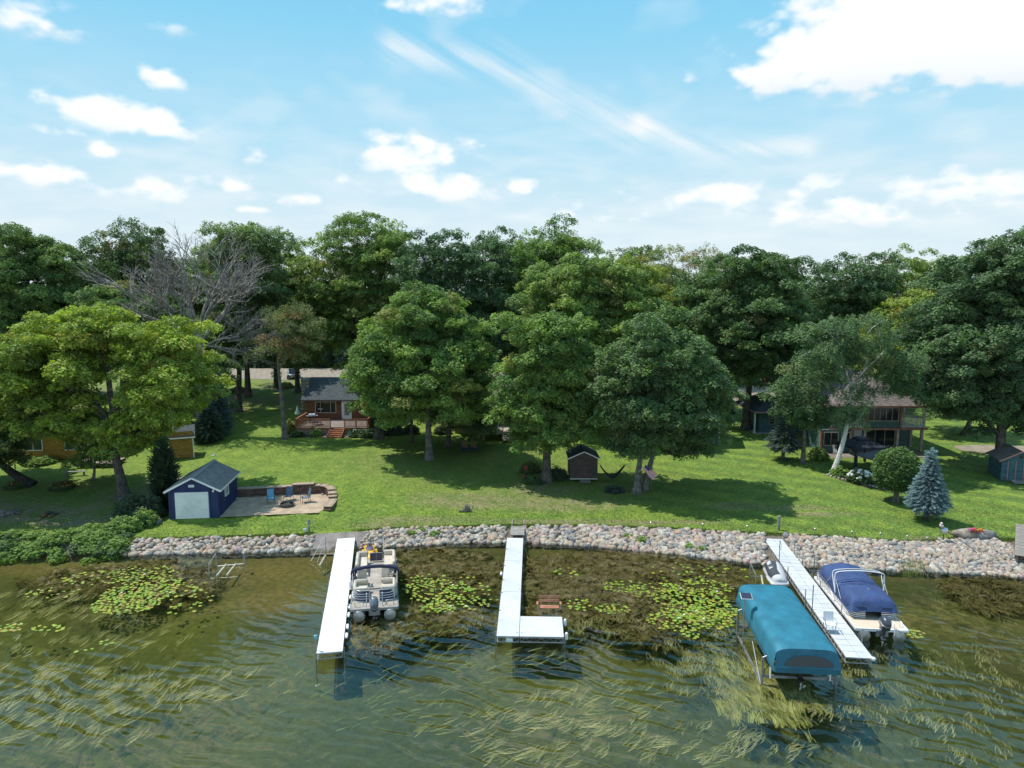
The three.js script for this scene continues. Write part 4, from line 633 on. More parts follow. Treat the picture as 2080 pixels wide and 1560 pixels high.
// ---------------------------------------------------------------- water plants
{
  // tufts of eelgrass blades that trail at the surface
  const tuft = (seed, n, len, w, spread) => {
    const r = mulberry(seed), P = [];
    for (let i = 0; i < n; i++) {
      const a = (r() - 0.5) * spread, L = len * (0.5 + 0.7 * r()), ox = (r() - 0.5) * 0.35, oz = (r() - 0.5) * 0.35, cv = (r() - 0.5) * 0.9, hw = w * (0.7 + 0.6 * r()), hop = 0.035 * r(); let pl, pr;
      for (let k = 0; k <= 4; k++) { const u = k / 4, ang = a + cv * u, x = ox + Math.cos(ang) * L * u, z = oz + Math.sin(ang) * L * u, y = -0.035 + hop * 2.2 * Math.sin(Math.PI * Math.min(1, u * 1.15)) + 0.02 * u, t = hw * (1 - 0.75 * u * u), nx = -Math.sin(ang) * t, nz = Math.cos(ang) * t, q = [x + nx, y, z + nz], s = [x - nx, y + 0.006, z - nz]; if (k) P.push(...pl, ...pr, ...q, ...pr, ...s, ...q); pl = q; pr = s; }
    }
    const g = new THREE.BufferGeometry(); g.setAttribute('position', new THREE.Float32BufferAttribute(P, 3)); g.computeVertexNormals(); return g;
  };
  const kinds = [tuft(401, 4, 0.85, 0.0095, 0.6), tuft(402, 7, 0.42, 0.010, 2.2), tuft(403, 2, 0.75, 0.009, 0.5), tuft(404, 5, 0.95, 0.011, 0.8)];
  const cols = [[[0.26, 0.25, 0.11], [0.36, 0.33, 0.17], [0.15, 0.17, 0.04]], [[0.20, 0.16, 0.075], [0.28, 0.22, 0.12], [0.12, 0.12, 0.035]], [[0.15, 0.17, 0.05], [0.25, 0.26, 0.10], [0.09, 0.11, 0.02]], [[0.26, 0.30, 0.08], [0.38, 0.38, 0.15], [0.16, 0.14, 0.05]]];
  const lists = [[], [], [], []];
  for (const [x, d, rx, rd, an, n, k] of WEEDS) for (let i = 0; i < n * (k === 1 ? 1.3 : k === 3 ? 0.9 : 0.75); i++) {
    const a = R(0, 6.283), q = Math.sqrt(rnd()) * (rnd() < 0.15 ? 1.3 : 1), px = x + Math.cos(a) * q * rx, pd = d + Math.sin(a) * q * rd;
    if (pd > shore(px) - 0.4 || 0.6 * n2(px * 0.5 + k * 9, pd * 0.65) + 0.5 * n2(px * 1.7, pd * 2.1) < (k === 2 ? -0.35 : k === 1 ? -0.15 : 0.04)) continue;
    const turn = (an + 22 * n2(px * 0.35, pd * 0.35) + R(-20, 20)) * rad, c = cols[k], col = mix3(mix3(c[0], c[1], rnd()), c[2], rnd() < 0.4 ? R(0.3, 1) : 0), v = R(0.75, 1.15);
    lists[k].push([V(px, R(-0.05, 0.004), -pd), new THREE.Quaternion().setFromEuler(new THREE.Euler(0, turn, 0)), R(0.5, 1.2), [col[0] * v, col[1] * v, col[2] * v]]);
  }
  const names = [['eelgrass', 'pale eelgrass blades trailing along the lake surface'], ['matted_weed', 'brown matted waterweed between the docks'], ['thin_eelgrass', 'sparse thin olive eelgrass over open water'], ['long_eelgrass', 'long green eelgrass bed in front of the teal canopy']];
  lists.forEach((l, k) => { const o = instances(scene, numbered(names[k][0]), kinds[k], needleM, l); tag(o, names[k][1], 'water plants'); });
  // drowned weed lower in the water
  const low = []; const lg = tuft(405, 16, 0.5, 0.02, 5.5);
  for (const [x, d, rx, rd, an, n, k] of WEEDS) if (k === 1) for (let i = 0; i < n * 1.2; i++) { const a = R(0, 6.283), q = Math.sqrt(rnd()) * 1.25, px = x + Math.cos(a) * q * rx, pd = d + Math.sin(a) * q * rd; if (pd > shore(px) - 0.5) continue; const c = mix3([0.075, 0.065, 0.022], [0.14, 0.11, 0.045], rnd()); low.push([V(px, Math.max(slope(px, pd) + 0.05, R(-0.42, -0.08)), -pd), rndQ(), R(0.9, 1.5), c]); }
  tag(instances(scene, 'sunken_weed', lg, needleM, low), 'sunken brown waterweed below the surface', 'water plants');
  // water lilies: each raft of pads a plant, each pad a part
  const pads = [0, 1, 2].map((k) => { const P = [], n = 14, r = mulberry(500 + k), cut = 0.35 + 0.2 * r(); let last = null; const rim = []; for (let i = 0; i <= n; i++) { const a = cut / 2 + (6.283 - cut) * i / n, q = 0.105 * (1 + 0.07 * Math.sin(a * 3 + k)); rim.push([Math.cos(a) * q, 0.006 + 0.012 * Math.max(0, Math.sin(a * 2 + k * 2)), Math.sin(a) * q]); } for (let i = 0; i < n; i++) P.push(0, 0, 0, ...rim[i + 1], ...rim[i]); const g = new THREE.BufferGeometry(); g.setAttribute('position', new THREE.Float32BufferAttribute(P, 3)); g.computeVertexNormals(); return g; });
  const pm = [[0.19, 0.30, 0.02], [0.26, 0.36, 0.03], [0.14, 0.25, 0.03], [0.33, 0.34, 0.03], [0.21, 0.32, 0.05], [0.30, 0.25, 0.05]].map((c) => mat(c.map((v) => v * 0.92), 0.5, { side: THREE.DoubleSide }));
  const rafts = [['large yellow green lily raft off the left stone bank', [0, 1, 2, 3, 4]], ['scattered lily pads in the pale eelgrass by the frame edge', [5, 8, 9, 10]], ['loose lily pads near the empty lift frame', [6, 7]], ['lily raft between the open pontoon and the middle dock', [11, 12, 13, 14, 15, 16]], ['small lily raft beside the bench', [17, 18, 19]], ['wide lily raft left of the teal canopy', [20, 21, 23, 24, 27]], ['dense lily raft nearest the teal canopy corner', [25, 26, 28]], ['thin lily pads close to the long stone bank', [22, 29]], ['browning lily pads behind the covered pontoon motor', [30]]];
  const flower = (() => { const P = []; for (let i = 0; i < 9; i++) { const a = i / 9 * 6.283; P.push(0, 0, 0, Math.cos(a - 0.3) * 0.05, 0.03, Math.sin(a - 0.3) * 0.05, Math.cos(a) * 0.09, 0.07, Math.sin(a) * 0.09, 0, 0, 0, Math.cos(a) * 0.09, 0.07, Math.sin(a) * 0.09, Math.cos(a + 0.3) * 0.05, 0.03, Math.sin(a + 0.3) * 0.05); } const g = new THREE.BufferGeometry(); g.setAttribute('position', new THREE.Float32BufferAttribute(P, 3)); g.computeVertexNormals(); return g; })(), fm = mat([0.8, 0.8, 0.76], 0.7, { side: THREE.DoubleSide });
  for (const [label, ids] of rafts) {
    const [cx, cd] = LILY[ids[0]], t = thing('water_lily', label, 'water lilies', cx, cd, 0, 0), put = [];
    for (const id of ids) { const [x, d, rx, rd, n0] = LILY[id], n = Math.round(n0 * 1.35); let tries = 0; for (let i = 0; i < n && tries < n * 14; tries++) { const a = R(0, 6.283), q = Math.sqrt(rnd()), px = x + Math.cos(a) * q * rx, pd = d + Math.sin(a) * q * rd; if (pd > shore(px) - 0.6 || put.some((o) => Math.hypot(o[0] - px, o[1] - pd) < 0.17)) continue; put.push([px, pd]); i++; } }
    put.forEach(([px, pd], i) => { const m = part(t, 'pad', pads[i % 3], ids[0] === 30 ? pm[3 + i % 3] : pm[Math.min(5, Math.floor(Math.pow(rnd(), 1.4) * 6))]); m.position.set(px - cx, 0.022 + 0.004 * (i % 4), -(pd - cd)); m.rotation.set(R(-0.05, 0.05), R(0, 6.28), R(-0.05, 0.05)); m.scale.setScalar(R(0.7, 1.25)); });
    if (put.length > 60) for (let k = 0; k < 3; k++) { const [px, pd] = pick(put), m = part(t, 'blossom', flower, fm); m.position.set(px - cx + 0.1, 0.05, -(pd - cd)); }
  }
  // reeds at the stone bank
  const L = [], blade = tuft(406, 1, 1, 0.02, 0.1);
  const rt = thing('reed_clump', 'upright green reeds at the foot of the right stone bank', 'reeds', 25.6, 43.4, 0, -0.1), rg = [];
  for (let k = 0; k < 90; k++) { const x = R(-0.75, 0.75), z = R(-0.4, 0.4), h = R(0.7, 1.5) * (1 - 0.4 * Math.abs(x)); rg.push(limb([V(x, -0.1, z), V(x + R(-0.05, 0.05), h * 0.5, z), V(x + R(-0.25, 0.25), h, z + R(-0.2, 0.2))], 0.014, 0.003, 3, 3)); }
  part(rt, 'blades', rg, mat([0.14, 0.21, 0.05], 0.9));
  for (const [x, d] of [[-7.2, 49.4], [-5.6, 49.5], [9.2, 48.4], [8.3, 48.9], [12.3, 47.2], [13.1, 46.9], [-6.6, 49.9]]) shrub('bank_weed', 'green weed growing between the bank stones', x, d, 0.3, 0.3, LG, { group: 'weeds between the bank stones', s: 0.8, cat: 'weed' });
}
// ---------------------------------------------------------------- docks
const deckWhite = mat([0.74, 0.74, 0.74], 0.5, { map: T.stain }), deckPale = mat([0.58, 0.60, 0.63], 0.5, { map: T.stain }), deckSide = mat([0.55, 0.56, 0.57], 0.45, { metalness: 0.5, map: T.grain }), fender = mat([0.80, 0.80, 0.78], 0.45);
function dockFrame(t, x0, x1, z0, z1, y) {   // side rails, end truss and posts of a dock span
  const g = [];
  for (const x of [x0 + 0.03, x1 - 0.03]) { g.push(box(0.05, 0.05, z1 - z0, x, y - 0.07, (z0 + z1) / 2), box(0.05, 0.05, z1 - z0, x, y - 0.31, (z0 + z1) / 2)); const n = Math.round((z1 - z0) / 0.5); for (let i = 0; i < n; i++) { const a = z0 + (z1 - z0) * i / n, b = z0 + (z1 - z0) * (i + 1) / n; g.push(bar([x, y - 0.31, a], [x, y - 0.07, (a + b) / 2], 0.013, 0.013, 5), bar([x, y - 0.07, (a + b) / 2], [x, y - 0.31, b], 0.013, 0.013, 5)); } }
  part(t, 'side_truss', g, deckSide);
  const e = [];
  for (const z of [z0 + 0.03, z1 - 0.03]) { e.push(box(x1 - x0 - 0.12, 0.05, 0.05, (x0 + x1) / 2, y - 0.07, z), box(x1 - x0 - 0.12, 0.05, 0.05, (x0 + x1) / 2, y - 0.31, z)); const n = Math.max(2, Math.round((x1 - x0) / 0.4)); for (let i = 0; i < n; i++) { const a = x0 + 0.08 + (x1 - x0 - 0.16) * i / n, b = x0 + 0.08 + (x1 - x0 - 0.16) * (i + 1) / n; e.push(bar([a, y - 0.31, z], [(a + b) / 2, y - 0.07, z], 0.013, 0.013, 5), bar([(a + b) / 2, y - 0.07, z], [b, y - 0.31, z], 0.013, 0.013, 5)); } }
  part(t, 'end_truss', e, deckSide);
}
function dockPost(t, x, z, top, bottom = -1.3) { part(t, 'post', [bar([x, bottom, z], [x, top, z], 0.028, 0.028, 8), cyl(0.11, 0.11, 0.03, x, bottom + 0.02, z, 10)], aluDull); }
{
  const t = thing('boat_dock', 'long plain white dock beside the open pontoon boat', 'dock', -10.22, 40.25, Math.atan2(-2.95, 16.2) * -1, 0), L = 16.4;
  [[-8.2, -6.7], [-6.7, -2.0], [-2.0, 2.9], [2.9, 8.2]].forEach(([a, b]) => part(t, 'deck_panel', cbox(1.22, 0.05, b - a - 0.025, 0.012, 0, 0.5, (a + b) / 2), deckWhite));
  dockFrame(t, -0.6, 0.6, -8.1, 8.15, 0.5);
  for (const z of [-6.6, -1.9, 2.9, 7.9]) for (const x of [-0.66, 0.66]) dockPost(t, x, z, z > 7 && x < 0 ? 1.15 : 0.56);
  part(t, 'post_cap', cyl(0.07, 0.07, 0.16, -0.66, 1.2, 7.9, 10), mat([0.12, 0.42, 0.52], 0.5));
  for (const z of [-0.3, 1.6, 2.9, 3.9, 5.3, 6.3]) part(t, 'bumper', lathe([[0.001, -0.26], [0.05, -0.25], [0.085, -0.17], [0.085, 0.17], [0.05, 0.25], [0.001, 0.26]], 10, 0.70, 0.36, z, Math.PI / 2), fender);
  for (const z of [-5, -0.5, 3.8]) part(t, 'side_bracket', [box(0.05, 0.2, 0.05, -0.66, 0.46, z)], deckSide);
  part(t, 'name_plate', box(0.14, 0.006, 0.08, -0.33, 0.529, 7.6), mat([0.45, 0.55, 0.45], 0.5));
}
{
  const t = thing('boat_dock', 'white dock with side platform and weathered wooden ramp', 'dock', 0.02, 41.5, -0.03, 0);
  [[-6.9, -2.5], [-2.5, 2.3], [2.3, 7.7]].forEach(([a, b]) => part(t, 'deck_panel', cbox(1.14, 0.05, b - a - 0.03, 0.012, 0, 0.5, (a + b) / 2), deckPale));
  part(t, 'platform_panel', cbox(2.22, 0.05, 2.24, 0.012, 1.7, 0.502, 6.57), deckPale);
  dockFrame(t, -0.56, 0.56, -6.8, 7.66, 0.5); dockFrame(t, 0.6, 2.8, 5.5, 7.66, 0.5);
  for (const z of [-6, -1.8, 2.6, 7.4]) dockPost(t, -0.62, z, 0.62);
  for (const z of [-6, -1.8, 2.6]) dockPost(t, 0.62, z, 0.56);
  for (const z of [5.6, 7.5]) dockPost(t, 2.86, z, 0.56);
  for (const z of [5.9, 7.4]) part(t, 'bumper', lathe([[0.001, -0.2], [0.05, -0.19], [0.08, -0.13], [0.08, 0.13], [0.05, 0.19], [0.001, 0.2]], 10, 2.96, 0.42, z, 0), fender);
  part(t, 'bumper', lathe([[0.001, -0.2], [0.05, -0.19], [0.08, -0.13], [0.08, 0.13], [0.05, 0.19], [0.001, 0.2]], 10, -0.70, 0.42, -0.6, Math.PI / 2), fender);
  for (const z of [-4.6, -1.6, 0.6, 2.5, 4.8]) part(t, 'cleat', [box(0.12, 0.025, 0.03, -0.53, 0.55, z), box(0.03, 0.03, 0.03, -0.53, 0.536, z)], alu);
  for (const [x, z] of [[-0.5, 7.3], [0.48, 7.3], [0.7, 7.3], [2.7, 7.3], [0.7, 5.8], [2.65, 5.8], [-.48, 1.9], [.48, 1.9]]) part(t, 'bolt_cap', cyl(0.022, 0.022, 0.012, x, 0.533, z, 8), blackRub);
  part(t, 'dock_plate', box(0.34, 0.16, 0.02, 0.08, 0.31, 7.72), mat([0.55, 0.68, 0.72], 0.5));
  // ramp planks
  for (let k = 0; k < 15; k++) part(t, 'plank', box(1.0 + 0.02 * Math.sin(k * 9), 0.045, 0.225, 0.14 + 0.01 * Math.cos(k * 5), 0.565 + 0.012 * (14 - k), -7.05 - k * 0.24 + 0.06), k % 3 ? greyWood : mat([0.38, 0.36, 0.33], 0.9, { map: T.woodH }));
  part(t, 'ramp_beam', [beam([-0.3, 0.50, -6.9], [-0.3, 0.70, -10.4], 0.08, 0.12), beam([0.58, 0.50, -6.9], [0.58, 0.70, -10.4], 0.08, 0.12)], greyWood);
}
{
  const t = thing('boat_dock', 'angled white tiled dock between teal canopy and blue covered pontoon', 'dock', 17.45, 40.4, -0.117, 0), dk = mat([0.56, 0.585, 0.61], 0.6, { map: T.stain });
  const rows = 29;
  for (let i = 0; i < rows; i++) for (const s of [-1, 1]) part(t, 'deck_tile', box(0.605, 0.04, 0.575, s * 0.313, 0.5 + 0.002 * ((i + (s > 0)) % 2), -8.6 + i * 0.6 + 0.3), dk);
  dockFrame(t, -0.61, 0.61, -8.5, 8.7, 0.5);
  for (const [x, z, h] of [[-0.66, -3.5, 1.9], [-0.66, -1.4, 0.95], [-0.66, 2.3, 1.1], [-0.66, 3.6, 1.9], [0.66, -5.0, 1.3], [0.66, 0.6, 0.95], [0.66, 4.2, 1.1], [0.66, 7.2, 1.2], [-0.66, 8.4, 0.55]]) dockPost(t, x, z, h);
  part(t, 'side_ladder', [tube([[0.68, 0.5, -4.4], [0.68, 1.25, -4.4], [0.68, 1.3, -3.9], [0.68, 0.5, -3.9]], 0.02), bar([0.68, -0.5, -4.4], [0.68, 0.5, -4.4], 0.02), bar([0.68, -0.5, -3.9], [0.68, 0.5, -3.9], 0.02), bar([0.68, 0.1, -4.4], [0.68, 0.1, -3.9], 0.018), bar([0.68, -0.2, -4.4], [0.68, -0.2, -3.9], 0.018)], alu);
  part(t, 'rope', tube([[-0.66, 1.85, -3.5], [-0.58, 1.6, -3.45], [-0.62, 1.3, -3.4], [-0.72, 1.45, -3.42], [-0.66, 1.8, -3.5]], 0.014, 20, 5), mat([0.5, 0.5, 0.5], 0.9));
  part(t, 'bumper', ball(0.14, 0.1, 0.1, 0.62, 0.46, 8.72, 10), fender);
  part(t, 'light_cap', ball(0.05, 0.05, 0.05, -0.66, 1.92, 3.6, 8), fender);
}
{
  const t = thing('boat_dock', 'weathered plank dock beside the small stone slope', 'dock', 36.2, 46.6, -0.62, 0), m = [greyWood, mat([0.36, 0.31, 0.27], 0.9, { map: T.woodH }), mat([0.29, 0.26, 0.24], 0.9, { map: T.woodH })];
  for (let k = 0; k < 34; k++) part(t, 'plank', box(3.2, 0.045, 0.215, 0, 0.82, -3.6 + k * 0.228), m[k % 3]);
  part(t, 'frame', [box(0.06, 0.24, 7.8, -1.57, 0.67, 0.2), box(0.06, 0.24, 7.8, 1.57, 0.67, 0.2)], mat([0.08, 0.07, 0.07], 0.9));
  for (const z of [-2, 1, 3.8]) for (const x of [-1.45, 1.45]) part(t, 'post', box(0.1, 1.6, 0.1, x, -0.02, z), greyWood);
}
// bench and chair on the docks
{
  const t = thing('dock_bench', 'brown slatted bench with grey tube frame behind the dock platform', 'bench', 1.98, 36.25, -0.03, 0.51), wood = mat([0.50, 0.22, 0.13], 0.7, { map: T.woodH });
  for (const [y, z, rx] of [[0.86, -0.34, -0.25], [0.66, -0.28, -0.25]]) part(t, 'back_slat', cbox(1.1, 0.14, 0.035, 0.01, 0, y, z, rx), wood);
  for (const z of [-0.16, 0.04]) part(t, 'seat_slat', cbox(1.1, 0.035, 0.17, 0.01, 0, 0.42, z), wood);
  for (const s of [-1, 1]) part(t, 'armrest', cbox(0.11, 0.04, 0.34, 0.01, s * 0.62, 0.62, -0.06), wood);
  const f = []; for (const x of [-0.42, 0, 0.42]) f.push(tube([[x, 0.93, -0.40], [x, 0.42, -0.26], [x, 0.39, 0.1], [x, 0.02, 0.14]], 0.018, 14, 6)); for (const s of [-1, 1]) f.push(tube([[s * 0.62, 0.6, -0.2], [s * 0.62, 0.6, 0.08], [s * 0.58, 0.34, 0.12], [s * 0.44, 0.30, 0.12]], 0.018, 14, 6)); f.push(bar([-0.44, 0.03, 0.14], [0.44, 0.03, 0.14], 0.02));
  part(t, 'frame', f, aluDull);
}
{
  const t = thing('dock_chair', 'white chair on the tiled dock beside the teal canopy', 'chair', 16.15, 34.3, -0.117, 0.525), w = mat([0.74, 0.76, 0.78], 0.5);
  part(t, 'seat', cbox(0.5, 0.05, 0.5, 0.015, 0, 0.42, 0), w); part(t, 'backrest', cbox(0.5, 0.5, 0.05, 0.015, 0.0, 0.72, -0.26, -0.18), w);
  for (const x of [-0.22, 0.22]) for (const z of [-0.22, 0.22]) part(t, 'leg', bar([x, 0.4, z], [x * 1.15, 0, z * 1.15], 0.018), alu);
  for (const s of [-1, 1]) part(t, 'armrest', tube([[s * 0.27, 0.42, 0.2], [s * 0.28, 0.62, 0.18], [s * 0.28, 0.64, -0.22]], 0.018), alu);
}
// ---------------------------------------------------------------- boats
const navy = mat([0.018, 0.024, 0.075], 0.35, { clearcoat: 0.5 }), cream = mat([0.74, 0.65, 0.54], 0.55, { map: T.cloth }), floorM = mat([0.58, 0.52, 0.45], 0.85, { map: T.gravel }), stripe = mat([0.78, 0.78, 0.8], 0.35);
const roundPath = (hw, z0, z1, r, open) => { const p = []; p.push([-hw, z0]); p.push([-hw, z1 - r]); for (let i = 1; i <= 6; i++) { const a = Math.PI - i / 6 * Math.PI / 2; p.push([-hw + r + Math.cos(a) * r, z1 - r + Math.sin(a) * r]); } p.push([-open, z1]); return p; };
function pontoons(t, L, hw, y, r) { for (const s of [-1, 1]) { const q = part(t, 'pontoon', lathe([[0.001, -L / 2 - 0.02], [r * 0.25, -L / 2 + 0.02], [r * 0.75, -L / 2 + 0.3], [r, -L / 2 + 0.75], [r, L / 2 - 0.02], [r * 0.96, L / 2], [0.001, L / 2 + 0.04]], 20, s * hw, y, 0, Math.PI / 2), alu); } }
function outboard(t, x, y, z, tilt, col, name = 'outboard_motor') {
  const m = new THREE.Group(); m.name = name; m.position.set(x, y, z); m.rotation.x = tilt; t.add(m);
  const ring = (h, w, l, zc, k = 0.75) => { const o = []; for (let i = 0; i < 14; i++) { const a = i / 14 * 6.283, c = Math.cos(a), s = Math.sin(a); o.push([Math.sign(c) * Math.pow(Math.abs(c), k) * w, h, zc + Math.sign(s) * Math.pow(Math.abs(s), k) * l]); } return o; };
  part(m, 'cowling', loft([ring(0.02, 0.16, 0.24, 0.1), ring(0.12, 0.23, 0.33, 0.1), ring(0.38, 0.24, 0.35, 0.08), ring(0.56, 0.21, 0.30, 0.05), ring(0.64, 0.12, 0.19, 0.03), ring(0.66, 0.03, 0.05, 0.03)]), col);
  part(m, 'cowling_band', loft([ring(0.34, 0.247, 0.357, 0.08), ring(0.39, 0.247, 0.357, 0.08)]), mat([0.32, 0.33, 0.35], 0.35, { metalness: 0.6 }));
  part(m, 'midsection', loft([ring(0.04, 0.14, 0.18, 0.08), ring(-0.25, 0.09, 0.16, 0.1), ring(-0.55, 0.07, 0.17, 0.12)]), col);
  part(m, 'cavitation_plate', box(0.24, 0.02, 0.42, 0, -0.56, 0.16), col);
  part(m, 'gearcase', [loft([ring(-0.56, 0.05, 0.16, 0.12), ring(-0.78, 0.04, 0.12, 0.12)]), ball(0.07, 0.07, 0.26, 0, -0.8, 0.14, 10), box(0.015, 0.22, 0.16, 0, -0.94, 0.1)], col);
  const pr = []; for (let k = 0; k < 3; k++) { const a = k * 2.094; pr.push(finish(place(new THREE.SphereGeometry(1, 8, 6).scale(0.075, 0.11, 0.012), Math.cos(a) * 0.1, -0.8 + Math.sin(a) * 0.1, 0.42, 0, 0.6, a - Math.PI / 2))); }
  part(m, 'propeller', pr, mat([0.7, 0.7, 0.68], 0.3, { metalness: 0.6 }));
  part(m, 'bracket', [box(0.22, 0.5, 0.08, 0, -0.12, -0.14), box(0.3, 0.08, 0.2, 0, 0.04, -0.2)], aluDull);
  return m;
}
{
  // the open pontoon boat; stern (+z) towards the lake
  const t = thing('pontoon_boat', 'open navy and cream pontoon boat moored at the long white dock', 'boat', -8.05, 40.1, 0.172, 0);
  pontoons(t, 7.5, 0.82, 0.36, 0.32);
  part(t, 'deck', [cbox(2.5, 0.09, 7.3, 0.02, 0, 0.72, 0)], floorM); part(t, 'deck_trim', [box(0.05, 0.12, 7.32, -1.275, 0.71, 0), box(0.05, 0.12, 7.32, 1.275, 0.71, 0), box(2.5, 0.12, 0.05, 0, 0.71, 3.675), box(2.5, 0.12, 0.05, 0, 0.71, -3.675)], alu);
  part(t, 'cross_members', [-3, -1.8, -0.6, 0.6, 1.8, 3].map((z) => box(2.3, 0.06, 0.09, 0, 0.645, z)), aluDull);
  const zb = 2.75, side = (s) => roundPath(1.2, -3.2, zb, 0.55, 0.28).map(([x, z]) => [x * s, z]);
  for (const s of [-1, 1]) {
    part(t, 'fence_panel', wallStrip(side(-s), 0.79, 1.36, 0.025), navy);
    for (const y of [0.92, 1.06, 1.2]) part(t, 'panel_stripe', wallStrip(side(-s).map(([x, z]) => [x * 1.012, z + (z > 2 ? 0.012 : 0)]), y, y + 0.025, 0.03), stripe);
    part(t, 'rail', [tube(side(-s).map(([x, z]) => [x, 1.39, z]), 0.028, 40, 6), tube(side(-s).map(([x, z]) => [x, 0.79, z]), 0.022, 40, 6)], alu);
  }
  part(t, 'bow_gate', [cbox(0.72, 0.5, 0.03, 0.008, 0, 1.06, -3.22)], navy); part(t, 'gate_frame', [bar([-0.38, 0.77, -3.2], [-0.38, 1.36, -3.2], 0.02), bar([0.38, 0.77, -3.2], [0.38, 1.36, -3.2], 0.02), bar([-0.38, 1.34, -3.2], [0.38, 1.34, -3.2], 0.02), bar([0, 0.8, -3.2], [0, 1.34, -3.2], 0.015)], alu);
  part(t, 'stern_gate', [bar([-0.28, 0.77, zb], [-0.28, 1.36, zb], 0.02), bar([0.28, 0.77, zb], [0.28, 1.36, zb], 0.02), bar([-0.28, 1.36, zb], [0.28, 1.36, zb], 0.02), bar([-0.28, 1.0, zb], [0.28, 1.0, zb], 0.015)], alu);
  const couch = (name, x0, x1, z0, z1, back) => { const s = new THREE.Group(); s.name = name; t.add(s); part(s, 'seat_cushion', cbox(x1 - x0, 0.16, z1 - z0, 0.05, (x0 + x1) / 2, 1.14, (z0 + z1) / 2), cream); part(s, 'seat_base', box(x1 - x0 - 0.06, 0.3, z1 - z0 - 0.06, (x0 + x1) / 2, 0.92, (z0 + z1) / 2), cream); for (const [bw, bl, bx, bz, rx = 0, rz = 0] of back) part(s, 'seat_back', cbox(bw, 0.38, bl, 0.07, bx, 1.36, bz, rx, 0, rz), cream); return s; };
  couch('rear_lounge', -1.14, -0.36, 1.35, 2.62, [[0.16, 1.2, -1.08, 2.0], [0.74, 0.2, -0.74, 1.42, 0.3], [0.78, 0.18, -0.74, 2.58, -0.2]]);
  couch('rear_lounge', 0.36, 1.14, 1.35, 2.62, [[0.16, 1.2, 1.08, 2.0], [0.74, 0.2, 0.74, 1.42, 0.3], [0.78, 0.18, 0.74, 2.58, -0.2]]);
  couch('bow_couch', -1.14, -0.5, -3.12, -0.9, [[0.18, 2.2, -1.1, -2.0], [0.66, 0.18, -0.8, -3.08]]);
  couch('bow_couch', 0.5, 1.14, -3.12, -1.1, [[0.18, 2.0, 1.1, -2.1], [0.66, 0.18, 0.8, -3.08]]);
  for (const [x, z, ry] of [[-0.74, 0.3, 0], [0.72, 0.25, -0.45]]) { const c = new THREE.Group(); c.name = 'captain_chair'; c.position.set(x, 0.77, z); c.rotation.y = ry; t.add(c); part(c, 'pedestal', cyl(0.08, 0.06, 0.3, 0, 0.15, 0, 10), alu); part(c, 'seat_cushion', cbox(0.56, 0.16, 0.52, 0.06, 0, 0.38, 0), cream); part(c, 'seat_back', cbox(0.54, 0.62, 0.16, 0.06, 0, 0.72, 0.25, -0.2), cream); for (const s of [-1, 1]) part(c, 'armrest', cbox(0.1, 0.09, 0.42, 0.03, s * 0.3, 0.58, 0.02), cream); }
  const h = new THREE.Group(); h.name = 'helm_console'; t.add(h); part(h, 'console', loft([[[0.4, 0.77, -0.9], [1.12, 0.77, -0.9], [1.12, 0.77, -0.25], [0.4, 0.77, -0.25]], [[0.44, 1.45, -0.82], [1.1, 1.45, -0.82], [1.1, 1.25, -0.3], [0.44, 1.25, -0.3]]]), mat([0.5, 0.44, 0.36], 0.5)); part(h, 'dashboard', box(0.6, 0.02, 0.5, 0.77, 1.368, -0.55, 0.36), mat([0.04, 0.045, 0.06], 0.3)); part(h, 'steering_wheel', finish(place(new THREE.TorusGeometry(0.17, 0.02, 6, 18), 0.72, 1.4, -0.2, -0.7)), blackRub); part(h, 'gauge', [cyl(0.05, 0.05, 0.02, 0.62, 1.41, -0.62, 10, 0.36), cyl(0.05, 0.05, 0.02, 0.88, 1.41, -0.62, 10, 0.36)], whitePaint);
  // folded bimini across the boat
  part(t, 'bimini_boot', tube([[-1.28, 1.56, 0.85], [-1.2, 1.84, 0.8], [-0.6, 1.95, 0.75], [0, 1.98, 0.73], [0.6, 1.95, 0.75], [1.2, 1.84, 0.8], [1.28, 1.56, 0.85]], 0.105, 36, 9), mat([0.03, 0.035, 0.085], 0.85, { map: T.cloth }));
  part(t, 'bimini_frame', [bar([-1.24, 1.36, 1.9], [-1.26, 1.7, 0.9], 0.018), bar([1.24, 1.36, 1.9], [1.26, 1.7, 0.9], 0.018), bar([-1.24, 1.36, 0.0], [-1.26, 1.7, 0.8], 0.018), bar([1.24, 1.36, 0.0], [1.26, 1.7, 0.8], 0.018)], alu);
  part(t, 'light_pole', [bar([0.45, 1.36, -3.25], [0.47, 2.2, -3.25], 0.02)], stripe);
  for (const s of [-1, 1]) part(t, 'stern_ladder', [tube([[s * 0.42, 0.77, 2.85], [s * 0.42, 1.3, 2.9], [s * 0.42, 1.3, 3.1], [s * 0.44, 0.77, 3.5]], 0.022), tube([[s * 0.62, 0.77, 3.3], [s * 0.62, 1.02, 3.35], [s * 1.02, 1.02, 3.35], [s * 1.02, 0.77, 3.3]], 0.02)], alu);
  part(t, 'motor_well', [box(0.6, 0.3, 0.5, 0, 0.5, 3.42)], aluDull);
  outboard(t, 0, 0.98, 3.72, 0.75, mat([0.10, 0.125, 0.15], 0.3, { clearcoat: 0.6 }));
  part(t, 'fender', lathe([[0.001, -0.28], [0.06, -0.26], [0.1, -0.16], [0.1, 0.16], [0.06, 0.26], [0.001, 0.28]], 10, -1.4, 0.95, 0.75), fender);
}
